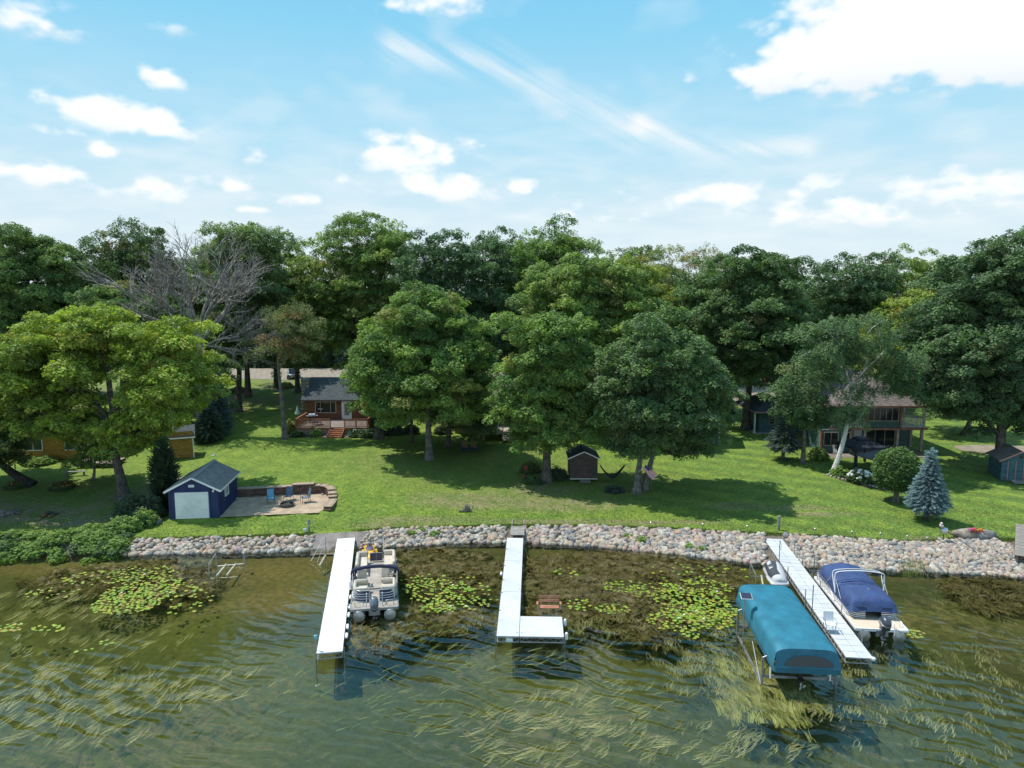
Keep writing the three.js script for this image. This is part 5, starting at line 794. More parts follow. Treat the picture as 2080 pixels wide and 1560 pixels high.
{
  // the covered pontoon boat
  const t = thing('pontoon_boat', 'pontoon boat under a blue cover with bare bimini frame', 'boat', 19.22, 37.7, -0.105, 0);
  pontoons(t, 6.7, 0.85, 0.22, 0.32);
  part(t, 'deck', cbox(2.5, 0.09, 6.7, 0.02, 0, 0.58, 0.0), mat([0.58, 0.48, 0.37], 0.8)); part(t, 'deck_trim', [box(0.05, 0.14, 6.72, -1.275, 0.56, 0), box(0.05, 0.14, 6.72, 1.275, 0.56, 0), box(2.5, 0.14, 0.05, 0, 0.56, 3.375), box(2.5, 0.14, 0.05, 0, 0.56, -3.375)], stripe);
  const side = (s) => roundPath(1.2, -3.1, 2.2, 0.5, 0.4).map(([x, z]) => [x * s, z]);
  for (const s of [-1, 1]) { part(t, 'fence_panel', wallStrip(side(-s).map(([x, z]) => [x * 0.985, z - 0.02]), 0.63, 1.1, 0.02), mat([0.06, 0.065, 0.09], 0.5)); for (const y of [0.68, 0.78, 0.88, 0.98]) part(t, 'panel_stripe', wallStrip(side(-s), y, y + 0.035, 0.025), stripe); part(t, 'rail', [tube(side(-s).map(([x, z]) => [x, 1.14, z]), 0.026, 40, 6)], alu); }
  // cover: draped over the rails, raised on three poles
  const rings = [], nz = 30, nx = 18;
  const P = [], I = [], plan = (u, v) => { const z = mix(-3.3, 2.32, v), e = Math.min(v, 1 - v) * 5.6, w = 1.28 * (1 - 0.28 * Math.pow(1 - smooth(0, 0.8, v * 5.6), 2)) * (e < 0.3 && v > 0.5 ? 0.97 : 1); return [mix(-w, w, u), z]; };
  for (let j = 0; j <= nz; j++) for (let i = 0; i <= nx; i++) { const u = i / nx, v = j / nz, [x, z] = plan(u, v), eu = Math.min(u, 1 - u) * 2.56, ev = Math.min(v, 1 - v) * 5.6, e = Math.min(eu, ev), pole = [[0.5, 0.12], [0.5, 0.45], [0.52, 0.78]].reduce((s, [a, b]) => s + 0.26 * Math.exp(-(((u - a) * 2.56) ** 2 + ((v - b) * 5.6) ** 2) * 1.2), 0); P.push(x, 1.28 + 0.30 * smooth(0, 0.35, e) + pole - 0.26 * (1 - smooth(0, 0.14, e)) + 0.018 * n2(x * 3, z * 2.2) * smooth(0, 0.4, e) - 0.3 * smooth(0.14, 0, v), z); }
  for (let j = 0; j < nz; j++) for (let i = 0; i < nx; i++) { const a = j * (nx + 1) + i, b = a + 1, c = a + nx + 1, e = c + 1; I.push(a, c, b, b, c, e); }
  const g = new THREE.BufferGeometry(); g.setAttribute('position', new THREE.Float32BufferAttribute(P, 3)); g.setIndex(I); g.computeVertexNormals();
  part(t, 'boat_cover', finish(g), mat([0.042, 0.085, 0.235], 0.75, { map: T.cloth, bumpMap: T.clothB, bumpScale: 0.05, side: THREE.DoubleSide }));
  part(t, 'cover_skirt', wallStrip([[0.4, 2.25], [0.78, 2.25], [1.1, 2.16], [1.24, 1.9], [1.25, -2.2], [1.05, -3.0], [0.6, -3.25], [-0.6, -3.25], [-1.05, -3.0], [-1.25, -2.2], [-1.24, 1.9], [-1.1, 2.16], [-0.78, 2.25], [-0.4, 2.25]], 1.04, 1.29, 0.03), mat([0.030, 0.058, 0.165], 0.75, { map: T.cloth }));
  part(t, 'cover_strap', tube([[-1.25, 1.36, 0.35], [-0.8, 1.64, 0.3], [0, 1.79, 0.45], [0.8, 1.64, 0.55], [1.25, 1.36, 0.7]], 0.022, 24, 5), blackRub);
  const arch = (z, h, r, m, nm) => part(t, nm, tube([[-1.28, 1.15, 0.2], [-1.3, h - 0.35, z * 0.7], [-1.15, h - 0.04, z], [0, h + 0.06, z], [1.15, h - 0.04, z], [1.3, h - 0.35, z * 0.7], [1.28, 1.15, 0.2]], r, 40, 7), m);
  arch(-0.35, 2.28, 0.024, stripe, 'bimini_hoop'); arch(0.12, 2.36, 0.03, stripe, 'bimini_hoop');
  part(t, 'bimini_boot', tube([[-1.2, 2.2, -0.12], [-0.6, 2.33, -0.12], [0, 2.36, -0.12], [0.6, 2.33, -0.12], [1.2, 2.2, -0.12]], 0.06, 24, 7), mat([0.03, 0.035, 0.08], 0.85));
  part(t, 'bimini_brace', [bar([-1.26, 1.15, -1.3], [-1.24, 2.15, -0.3], 0.018), bar([1.26, 1.15, -1.3], [1.24, 2.15, -0.3], 0.018), bar([-1.26, 1.15, 1.0], [-1.26, 1.9, 0.1], 0.018), bar([1.26, 1.15, 1.0], [1.26, 1.9, 0.1], 0.018)], alu);
  part(t, 'antenna', bar([0.1, 2.36, -0.1], [0.1, 2.75, -0.1], 0.012), stripe);
  for (const [x, y, z] of [[0.05, 1.86, -0.7], [0.1, 1.87, 1.15]]) part(t, 'cover_vent', lathe([[0.11, 0], [0.09, 0.05], [0.02, 0.07], [0.001, 0.07]], 10, x, y - 0.08, z), mat([0.09, 0.10, 0.16], 0.6));
  part(t, 'side_rail', [tube([[-1.3, 0.66, -2.8], [-1.3, 1.12, -2.7], [-1.3, 1.12, -0.8], [-1.3, 0.68, 0.2]], 0.022, 24, 6), ...[-2.4, -1.9, -1.4, -0.9].map((z) => bar([-1.3, 0.62, z], [-1.3, 1.12, z], 0.014))], alu);
  part(t, 'motor_well', box(0.6, 0.3, 0.5, 0, 0.38, 3.15), aluDull);
  outboard(t, 0, 0.82, 3.5, 0.35, mat([0.045, 0.055, 0.075], 0.3, { clearcoat: 0.6 }));
  part(t, 'boarding_ladder', [tube([[0.55, 0.62, 3.1], [0.55, 0.95, 3.1], [0.55, 0.95, 3.4], [0.55, 0.4, 3.5]], 0.022), tube([[0.95, 0.62, 3.1], [0.95, 0.95, 3.1], [0.95, 0.95, 3.4], [0.95, 0.4, 3.5]], 0.022), bar([0.55, 0.66, 3.45], [0.95, 0.66, 3.45], 0.02)], stripe);
  part(t, 'fender', lathe([[0.001, -0.24], [0.06, -0.22], [0.1, -0.14], [0.1, 0.14], [0.06, 0.22], [0.001, 0.24]], 10, 1.0, 0.66, 3.5, 0, 0, Math.PI / 2), fender);
}
// the teal lift canopy, the lift that carries it and the boat inside
{
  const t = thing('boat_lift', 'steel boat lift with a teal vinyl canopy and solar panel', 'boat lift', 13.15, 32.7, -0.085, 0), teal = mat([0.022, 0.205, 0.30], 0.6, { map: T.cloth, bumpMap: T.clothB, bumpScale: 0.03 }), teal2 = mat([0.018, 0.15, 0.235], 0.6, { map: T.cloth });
  const prof = (w, h) => { const o = [[-w, 1.42], [-w * 0.985, 1.72]]; for (let i = 0; i <= 12; i++) { const a = Math.PI - i / 12 * Math.PI, c = Math.cos(a), s = Math.sin(a); o.push([Math.sign(c) * Math.pow(Math.abs(c), 0.42) * w * 0.965, 1.75 + (h - 1.75) * Math.pow(Math.max(0, s), 0.62)]); } o.push([w * 0.985, 1.72], [w, 1.42]); return o; };
  const ring = (z, w, h, lean = 0) => prof(w, h).map(([x, y]) => [x, y + 0.006 * n2(x * 2.2, z * 1.5), z + lean * (1.42 - y)]);
  const zs = []; for (let i = 0; i <= 18; i++) zs.push(-3.5 + 7 * i / 18);
  part(t, 'canopy', loft(zs.map((z, i) => ring(z, i === 0 || i === 18 ? 1.40 : 1.44, 2.30 - (i === 0 || i === 18 ? 0.07 : 0) - 0.012 * Math.cos(i * 2.1))), false, false), Object.assign(teal.clone(), { side: THREE.DoubleSide }));
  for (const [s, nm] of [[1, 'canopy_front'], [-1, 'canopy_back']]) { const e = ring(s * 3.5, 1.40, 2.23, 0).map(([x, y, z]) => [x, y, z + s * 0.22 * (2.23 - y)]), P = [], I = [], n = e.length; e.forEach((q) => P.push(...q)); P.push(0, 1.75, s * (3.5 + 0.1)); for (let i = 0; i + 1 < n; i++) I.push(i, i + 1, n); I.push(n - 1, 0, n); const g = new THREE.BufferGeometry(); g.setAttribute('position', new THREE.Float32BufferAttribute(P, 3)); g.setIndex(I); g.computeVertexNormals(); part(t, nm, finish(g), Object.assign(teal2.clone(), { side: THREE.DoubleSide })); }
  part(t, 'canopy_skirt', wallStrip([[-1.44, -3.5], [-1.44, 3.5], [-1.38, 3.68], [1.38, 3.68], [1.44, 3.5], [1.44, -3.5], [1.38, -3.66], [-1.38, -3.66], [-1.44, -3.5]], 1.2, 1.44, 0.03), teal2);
  { const w = []; for (let i = 0; i <= 20; i++) { const a = Math.PI - i / 20 * Math.PI; w.push([Math.cos(a) * 1.02, Math.pow(Math.sin(a), 0.8) * 0.46]); } part(t, 'canopy_window', extrude(w, 0.02, 0.05, 1.52, 3.69, -0.21), mat([0.03, 0.045, 0.05], 0.12)); }
  for (const [x, z] of [[-1.62, -2.2], [-1.62, 2.6], [1.62, -2.2], [1.62, 2.6]]) part(t, 'lift_post', [box(0.1, 2.4, 0.1, x, 0.12, z), box(0.3, 0.04, 0.3, x, -1.06, z)], aluDull);
  part(t, 'lift_beam', [box(3.24, 0.12, 0.1, 0, 0.42, 2.6), box(3.24, 0.12, 0.1, 0, 0.42, -2.2), box(0.1, 0.1, 4.8, -1.62, 0.0, 0.2), box(0.1, 0.1, 4.8, 1.62, 0.0, 0.2)], aluDull);
  part(t, 'cradle_bunk', [box(0.12, 0.1, 4.4, -0.6, 0.53, 0.2), box(0.12, 0.1, 4.4, 0.6, 0.53, 0.2)], mat([0.2, 0.2, 0.2], 0.9));
  part(t, 'canopy_frame', [bar([-1.62, 1.3, -2.2], [-1.4, 1.4, -2.2], 0.03), bar([-1.62, 1.3, 2.6], [-1.4, 1.4, 2.6], 0.03), bar([1.62, 1.3, -2.2], [1.4, 1.4, -2.2], 0.03), bar([1.62, 1.3, 2.6], [1.4, 1.4, 2.6], 0.03), bar([-1.4, 1.4, -3.45], [-1.4, 1.4, 3.45], 0.03), bar([1.4, 1.4, -3.45], [1.4, 1.4, 3.45], 0.03)], alu);
  part(t, 'brace', [bar([-1.66, 0.0, 2.6], [-1.66, 1.2, 0.9], 0.03), bar([-1.66, 0.0, -2.2], [-1.66, 1.2, -0.5], 0.03)], aluDull);
  for (const x of [-1.3, 1.3]) part(t, 'guide_post', bar([x, 0.4, 2.75], [x, 1.25, 2.75], 0.04), fender);
  part(t, 'solar_pole', bar([-1.72, -0.4, -0.6], [-1.72, 2.75, -0.6], 0.03), alu);
  part(t, 'solar_panel', [box(0.5, 0.03, 0.38, -1.66, 2.8, -0.6, 0.35)], mat([0.03, 0.035, 0.06], 0.25)); part(t, 'panel_rim', [box(0.54, 0.025, 0.42, -1.66, 2.785, -0.605, 0.35)], stripe);
  const b = thing('motor_boat', 'dark motor boat stored under the teal canopy', 'boat', 13.15, 32.6, -0.085, 0.55), sec = (z, w, kd, top) => [[-w, top, z], [-w * 0.96, top - 0.35, z], [-w * 0.55, kd + 0.12, z], [0, kd, z], [w * 0.55, kd + 0.12, z], [w * 0.96, top - 0.35, z], [w, top, z]];
  part(b, 'hull', loft([sec(-2.95, 0.08, 0.45, 0.8), sec(-2.3, 0.62, 0.15, 0.76), sec(-1.2, 1.0, 0.05, 0.7), sec(2.4, 1.02, 0.04, 0.62)]), mat([0.05, 0.055, 0.07], 0.2, { clearcoat: 1 }));
  part(b, 'deck', box(1.9, 0.03, 4.2, 0, 0.55, 0.2), cream); part(b, 'windshield', box(1.5, 0.3, 0.03, 0, 0.72, -0.8, -0.4), glass);
  outboard(b, 0, 0.52, 2.6, 0.1, blackRub);
}
// personal watercraft
function jetski(label, x, d, turn, y, c1, c2) {
  const t = thing('jet_ski', label, 'jet ski', x, d, turn, y), sec = (z, w, h, b = 0) => [[-w * 0.6, b, z], [-w, b + h * 0.45, z], [-w * 0.85, b + h * 0.8, z], [-w * 0.4, b + h, z], [w * 0.4, b + h, z], [w * 0.85, b + h * 0.8, z], [w, b + h * 0.45, z], [w * 0.6, b, z]];
  part(t, 'hull', loft([sec(1.45, 0.48, 0.36), sec(0.6, 0.56, 0.42), sec(-0.4, 0.56, 0.5), sec(-1.0, 0.4, 0.46, 0.08), sec(-1.5, 0.08, 0.2, 0.3)]), c1);
  part(t, 'hood', loft([sec(0.1, 0.3, 0.2, 0.5), sec(-0.35, 0.36, 0.34, 0.46), sec(-0.8, 0.3, 0.28, 0.44), sec(-1.3, 0.1, 0.12, 0.42)]), c1);
  part(t, 'hood_panel', [loft([sec(-0.1, 0.2, 0.1, 0.72), sec(-0.4, 0.26, 0.1, 0.74), sec(-0.75, 0.18, 0.08, 0.68)])], c2);
  part(t, 'seat', loft([sec(1.2, 0.16, 0.22, 0.4), sec(0.6, 0.18, 0.32, 0.42), sec(0.05, 0.15, 0.3, 0.46)]), c2);
  part(t, 'handlebar', [bar([-0.34, 0.92, -0.12], [0.34, 0.92, -0.12], 0.022), bar([0, 0.72, -0.25], [0, 0.92, -0.12], 0.04)], blackRub);
  for (const s of [-1, 1]) part(t, 'mirror', box(0.14, 0.1, 0.06, s * 0.4, 0.84, -0.55), blackRub);
  return t;
}
const yel = mat([0.85, 0.45, 0.01], 0.3, { clearcoat: 0.7 });
jetski('yellow jet ski parked in front of the open pontoon bow', -9.5, 45.6, Math.PI + 0.2, 0.15, yel, mat([0.10, 0.08, 0.12], 0.4));
{
  const t = thing('jet_ski', 'jet ski under a white and black fitted cover behind the teal canopy', 'jet ski', 16.0, 41.5, -0.13, 0.3), n = 16;
  const sec = (z, w, h, b, f = 1) => { const o = []; for (let i = 0; i < n; i++) { const a = -0.5 + i / (n - 1) * (Math.PI + 1), c = Math.cos(a), s = Math.sin(a); o.push([c * w * f, b + Math.max(-0.12, s * h * f), z]); } return o; };
  const S = [[-1.55, 0.10, 0.12, 0.42], [-1.3, 0.34, 0.26, 0.40], [-0.8, 0.52, 0.50, 0.40], [-0.25, 0.56, 0.66, 0.40], [0.15, 0.55, 0.62, 0.40], [0.6, 0.52, 0.48, 0.40], [1.15, 0.48, 0.42, 0.38], [1.4, 0.36, 0.26, 0.36]];
  part(t, 'hull', loft([[-1.5, 0.1, 0.3], [-1.0, 0.45, 0.06], [0.6, 0.56, 0], [1.45, 0.5, 0.02]].map(([z, w, b]) => [[-w * 0.5, b, z], [-w, b + 0.2, z], [-w, 0.4, z], [w, 0.4, z], [w, b + 0.2, z], [w * 0.5, b, z]])), mat([0.5, 0.5, 0.52], 0.4));
  part(t, 'cover', loft(S.map(([z, w, h, b]) => sec(z, w, h, b))), mat([0.72, 0.72, 0.74], 0.7, { map: T.cloth }));
  const strip = S.slice(1, 7).map(([z, w, h, b], k) => { const o = []; for (let i = 0; i < 9; i++) { const a = (k < 2 ? 1.75 : 1.5 + 0.1 * Math.sin(k * 2)) + i / 8 * 1.35, c = Math.cos(a), s = Math.sin(a); o.push([c * w * 1.015, b + s * h * 1.02 + 0.004, z]); } return o; });
  part(t, 'cover_panel', loft(strip, false, false), mat([0.045, 0.055, 0.07], 0.7, { map: T.cloth, side: THREE.DoubleSide }));
  // worn block lettering printed along the dark panel: only its strokes can be made out
  for (const [z, w] of [[-0.36, 0.05], [-0.22, 0.05], [-0.1, 0.06], [0.08, 0.05], [0.22, 0.06], [0.36, 0.05]]) { const q = S.map((r) => r), k = clamp((z + 0.25) / 0.85), W = 0.555, h = mix(0.66, 0.5, k), rows = [z - w, z + w].map((zz) => { const o = []; for (let i = 0; i < 5; i++) { const a = 1.95 + i / 4 * 0.42, c = Math.cos(a), s = Math.sin(a); o.push([c * W * 1.03, 0.4 + s * h * 1.035 + 0.008, zz]); } return o; }); part(t, 'lettering', loft(rows, false, false), mat([0.62, 0.64, 0.68], 0.7, { side: THREE.DoubleSide })); }
}
function smallLift(label, x, d, turn) {
  const t = thing('lift_frame', label, 'boat lift', x, d, turn, 0);
  for (const [a, b, h] of [[-0.85, 0.9, 0.85], [-0.85, -0.9, 0.9], [0.85, -0.9, 1.0], [0.85, 0.9, 0.3]]) part(t, 'lift_post', bar([a, -0.9, b], [a, h, b], 0.03), alu);
  part(t, 'side_beam', [beam([-0.85, 0.85, 0.9], [-0.85, 0.88, -0.9], 0.06, 0.06), bar([-0.85, 0.05, -0.9], [0.85, 0.12, -0.9], 0.03), bar([-0.85, -0.05, 0.9], [0.85, -0.05, 0.9], 0.03)], alu);
  for (const s of [-1, 1]) part(t, 'bunk', beam([s * 0.3 - 0.1, 0.12, 0.95], [s * 0.3 + 0.1, 0.22, -0.75], 0.09, 0.07), mat([0.50, 0.52, 0.40], 0.9, { map: T.woodH }));
  part(t, 'winch', [cyl(0.16, 0.16, 0.05, 0.9, 0.8, -0.85, 14, 0, 0, Math.PI / 2), bar([0.92, 0.8, -0.85], [0.98, 0.1, -0.6], 0.02), bar([0.6, 0.1, -0.5], [0.92, -0.1, -0.3], 0.02)], aluDull);
  return t;
}
smallLift('empty aluminium lift frame standing off the left stone bank', -18.2, 43.5, 0.16);
smallLift('aluminium lift frame beside the white jet ski', 15.6, 41.6, -0.15);
{
  const t = thing('lift_frame', 'small lift frame leaning at the shore end of the long white dock', 'boat lift', -12.7, 45.8, 0.2, 0);
  part(t, 'side_beam', [bar([-0.7, 0.1, 0.6], [0.1, 1.3, -0.5], 0.025), bar([-0.3, 0.0, 0.8], [0.2, 1.2, -0.2], 0.025), bar([0.2, -0.5, -0.4], [0.2, 1.35, -0.4], 0.03), bar([0.2, -0.5, 0.7], [0.2, 0.8, 0.7], 0.03)], alu);
  part(t, 'bunk', [beam([-0.1, 0.1, 1.6], [0.25, 0.5, 0.8], 0.12, 0.08)], mat([0.42, 0.40, 0.30], 0.9, { map: T.woodH })); part(t, 'winch', cyl(0.2, 0.2, 0.06, 1.5, 0.35, 0.3, 14, 0, 0, Math.PI / 2), blackRub);
}
{
  const t = thing('lift_frame', 'small rail frame in the water beside the covered pontoon', 'boat lift', 19.4, 43.4, -0.1, 0);
  for (const [x, z, h] of [[-0.7, 0.8, 1.1], [-0.7, -0.6, 1.0], [-0.2, 0.1, 1.2]]) part(t, 'lift_post', bar([x, -0.5, z], [x, h, z], 0.03), alu);
  part(t, 'side_beam', [bar([-0.7, 0.9, 0.8], [0.7, 0.85, 0.6], 0.025), bar([-0.7, 0.4, 0.8], [0.7, 0.35, 0.6], 0.025), bar([-0.7, 0.8, -0.6], [0.4, 0.75, -0.6], 0.025)], alu);
}
// ---------------------------------------------------------------- buildings
const shingleDark = mat([0.085, 0.105, 0.115], 0.95, { map: T.shingle, bumpMap: T.shingleB, bumpScale: 0.02 }), shingleBrown = mat([0.235, 0.20, 0.185], 0.95, { map: T.shingle, bumpMap: T.shingleB, bumpScale: 0.02 }), shingleGrey = mat([0.34, 0.335, 0.34], 0.95, { map: T.shingle, bumpMap: T.shingleB, bumpScale: 0.02 });
// lap boards of one wall face; face runs along x at z = zf, looking to +z (turn it with the holder's rotation)
function lapBoards(wall, x0, x1, y0, y1, zf, pitch, m, holes = []) {
  for (let y = y0; y < y1 - 0.02; y += pitch) {
    const h = Math.min(pitch, y1 - y); let spans = [[x0, x1]];
    for (const [a, b, c, e] of holes) if (y + h > c + 0.02 && y < e - 0.02) spans = spans.flatMap(([p, q]) => (b <= p || a >= q ? [[p, q]] : [[p, Math.max(p, a)], [Math.min(q, b), q]].filter(([u, v]) => v - u > 0.04)));
    for (const [a, b] of spans) part(wall, 'board', box(b - a, h * 1.03, 0.022, (a + b) / 2, y + h / 2, zf + 0.012, 0.07), m);
  }
}
function window3(t, x, y, z, w, h, panes, frameM = whitePaint, name = 'window', ry = 0) {
  const o = new THREE.Group(); o.name = name; o.position.set(x, y, z); o.rotation.y = ry; t.add(o);
  part(o, 'frame', [box(w + 0.12, 0.07, 0.1, 0, h / 2, 0.03), box(w + 0.12, 0.07, 0.1, 0, -h / 2, 0.03), box(0.07, h - 0.07, 0.1, -w / 2 - 0.025, 0, 0.03), box(0.07, h - 0.07, 0.1, w / 2 + 0.025, 0, 0.03)], frameM);
  let px = -w / 2; const tot = panes.reduce((a, b) => a + b, 0);
  panes.forEach((p, i) => { const pw = w * p / tot; part(o, 'pane', box(pw - 0.05, h - 0.08, 0.02, px + pw / 2, 0, 0.02), glass); px += pw; if (i < panes.length - 1) part(o, 'mullion', box(0.05, h - 0.07, 0.07, px, 0, 0.03), frameM); });
  return o;
}
function gableRoof(t, w, len, rise, y, over, m, thick = 0.12, z0 = 0) {   // ridge along z
  const a = Math.atan2(rise, w / 2), sl = Math.hypot(rise, w / 2) + over;
  const r = part(t, 'roof', [-1, 1].map((s) => box(sl, thick, len + over * 1.4, s * Math.cos(a) * (sl / 2) , y + rise - Math.sin(a) * sl / 2 + thick / 2, z0, 0, 0, -s * a)), m);
  return [r, a, sl];
}
const gable = (w, h, rise, dp, x, y, z) => extrude([[-w / 2, 0], [w / 2, 0], [w / 2, h], [0, h + rise], [-w / 2, h]], dp, x, y, z);
// blue garage
{
  const t = thing('garage', 'blue garage with white roll door and ribbed grey roof', 'garage', -24.15, 54.3, 0.115, PATIO_Y - 0.02), w = 3.55, L = 5.3, h = 2.25, rise = 0.92, blue = mat([0.020, 0.040, 0.155], 0.6, { map: T.grain });
  const wall = part(t, 'wall', [gable(w, h, rise, L, 0, 0, -L / 2)], blue), zf = L / 2;
  for (let x = -w / 2 + 0.1; x < w / 2; x += 0.2) { const top = h + rise * (1 - Math.abs(x) / (w / 2)) - 0.06, low = Math.abs(x) < 1.32 ? 2.12 : 0.02; if (top - low > 0.05) part(wall, 'batten', box(0.045, top - low, 0.02, x, (top + low) / 2, zf + 0.009), blue); }
  for (let z = -L / 2 + 0.15; z < L / 2; z += 0.25) part(wall, 'batten', box(0.02, h - 0.06, 0.045, w / 2 + 0.009, h / 2, z), blue);
  part(wall, 'corner_trim', [box(0.09, h - 0.05, 0.09, w / 2 - 0.03, h / 2, zf - 0.03), box(0.09, h - 0.05, 0.09, -w / 2 + 0.03, h / 2, zf - 0.03)], blue);
  const dw = 2.42, door = part(t, 'roll_door', box(dw, 2.02, 0.05, -0.12, 1.03, zf + 0.01), whitePaint);
  for (let k = 0; k < 10; k++) part(door, 'door_panel', cbox(dw - 0.04, 0.185, 0.03, 0.012, -0.12, 0.12 + k * 0.202, zf + 0.045), whitePaint);
  part(door, 'door_lock', cyl(0.035, 0.035, 0.03, -0.12, 0.98, zf + 0.07, 8, Math.PI / 2), aluDull);
  part(t, 'door_trim', [box(0.1, 2.1, 0.06, -0.12 - dw / 2 - 0.06, 1.05, zf + 0.035), box(0.1, 2.1, 0.06, -0.12 + dw / 2 + 0.06, 1.05, zf + 0.035), box(dw + 0.22, 0.1, 0.06, -0.12, 2.11, zf + 0.035)], blue);
  const [r, a, sl] = gableRoof(t, w, L, rise, h, 0.3, mat([0.27, 0.285, 0.28], 0.7, { map: T.grain }), 0.05);
  for (const s of [-1, 1]) for (let z = -L / 2 - 0.1; z < L / 2 + 0.2; z += 0.27) part(r, 'roof_rib', box(sl - 0.02, 0.035, 0.05, s * Math.cos(a) * sl / 2 + s * Math.sin(a) * 0.035, h + rise - Math.sin(a) * sl / 2 + 0.06, z, 0, 0, -s * a), r.material);
  part(r, 'ridge_cap', [-1, 1].map((s) => box(0.22, 0.03, L + 0.44, s * 0.1, h + rise + 0.06, 0, 0, 0, -s * a)), mat([0.22, 0.23, 0.23], 0.7));
  part(t, 'fascia', [-1, 1].map((s) => box(sl, 0.13, 0.03, s * Math.cos(a) * sl / 2, h + rise - Math.sin(a) * sl / 2 - 0.015, zf + 0.225, 0, 0, -s * a)), whitePaint);
  part(t, 'fascia', [box(0.03, 0.13, L + 0.4, w / 2 + 0.27, h - 0.13, 0)], whitePaint);
  part(t, 'gable_sign', cbox(0.42, 0.2, 0.03, 0.01, -0.1, 2.52, zf + 0.04), mat([0.66, 0.72, 0.74], 0.6, { map: T.stain }));
  for (const [x, z, ry] of [[1.48, zf + 0.08, 0], [w / 2 + 0.1, 1.5, 1.57]]) { const l = new THREE.Group(); l.name = 'flood_light'; l.position.set(x, 2.1, z); l.rotation.y = ry; t.add(l); part(l, 'light_mount', cyl(0.06, 0.06, 0.06, 0, 0.08, 0, 8, Math.PI / 2), whitePaint); for (const s of [-1, 1]) part(l, 'light_head', lathe([[0.03, 0], [0.04, 0.06], [0.07, 0.14], [0.0, 0.15]], 10, s * 0.05, 0.06, 0.03, Math.PI * 0.8, 0, s * 0.5), whitePaint); }
  window3(t, w / 2 + 0.015, 1.55, 0.55, 0.8, 0.7, [1, 1], whitePaint, 'window', Math.PI / 2);
  const sd = part(t, 'side_door', box(0.05, 1.95, 0.8, w / 2 + 0.02, 1.0, 1.55), blue); part(sd, 'handle', ball(0.035, 0.035, 0.035, w / 2 + 0.08, 0.98, 1.22, 8), alu);
}
// block retaining wall round the sand
{
  const t = thing('retaining_wall', 'curved red brown block wall around the sand patio', 'wall', -19, 57.8, 0, PATIO_Y - 0.02), path = [[-22.9, 57.15], [-16.9, 58.3], [-16.3, 58.3], [-15.7, 58.0], [-15.3, 57.4], [-14.95, 56.4], [-14.7, 55.3], [-14.65, 54.3], [-14.7, 53.4]];
  const tones = [[0.20, 0.115, 0.085], [0.24, 0.14, 0.105], [0.165, 0.10, 0.08], [0.27, 0.17, 0.125], [0.14, 0.09, 0.075]].map((c) => mat(c, 0.95, { map: T.rock, bumpMap: T.rockB, bumpScale: 0.02 })), capM = mat([0.52, 0.40, 0.29], 0.95, { map: T.rock });
  const cu = new THREE.CatmullRomCurve3(path.map(([x, d]) => V(x + 19, 0, 57.8 - d)), false, 'catmullrom', 0.1), len = cu.getLength(), bg = cbox(0.285, 0.135, 0.62, 0.02), cg = cbox(0.30, 0.06, 0.68, 0.015);
  for (let row = 0; row < 6; row++) for (let s = (row % 2) * 0.15 + 0.1; s < len - 0.15; s += 0.295) {
    const p = cu.getPointAt(s / len), g = cu.getTangentAt(s / len), top = clamp(slope(p.x - 19 + g.z * 0.7, 57.8 - p.z + g.x * 0.7) - PATIO_Y + 0.08, 0.28, 0.86);
    if (row * 0.14 + 0.1 > top) { continue; }
    const b = part(t, 'block', bg, tones[Math.floor(rnd() * 5)]); const ox = g.z * 0.3, oz = -g.x * 0.3; b.position.set(p.x + ox, row * 0.14 + 0.07, p.z + oz - R(0, 0.03)); b.rotation.y = Math.atan2(-g.z, g.x) + R(-0.03, 0.03);
    if ((row + 1) * 0.14 + 0.1 > top || row === 5) { const c = part(t, 'cap_stone', cg, capM); c.position.set(p.x + ox, (row + 1) * 0.14 + 0.03, p.z + oz); c.rotation.y = b.rotation.y; }
  }
  for (const [x, d, r] of [[-22.6, 56.7, 0.12], [-15.9, 57.9, 0.1]]) { const q = part(t, 'loose_stone', stones[2], stoneMats[2]); q.position.set(x + 19, 0.08, 57.8 - d); q.scale.setScalar(r * 2.6); }
}
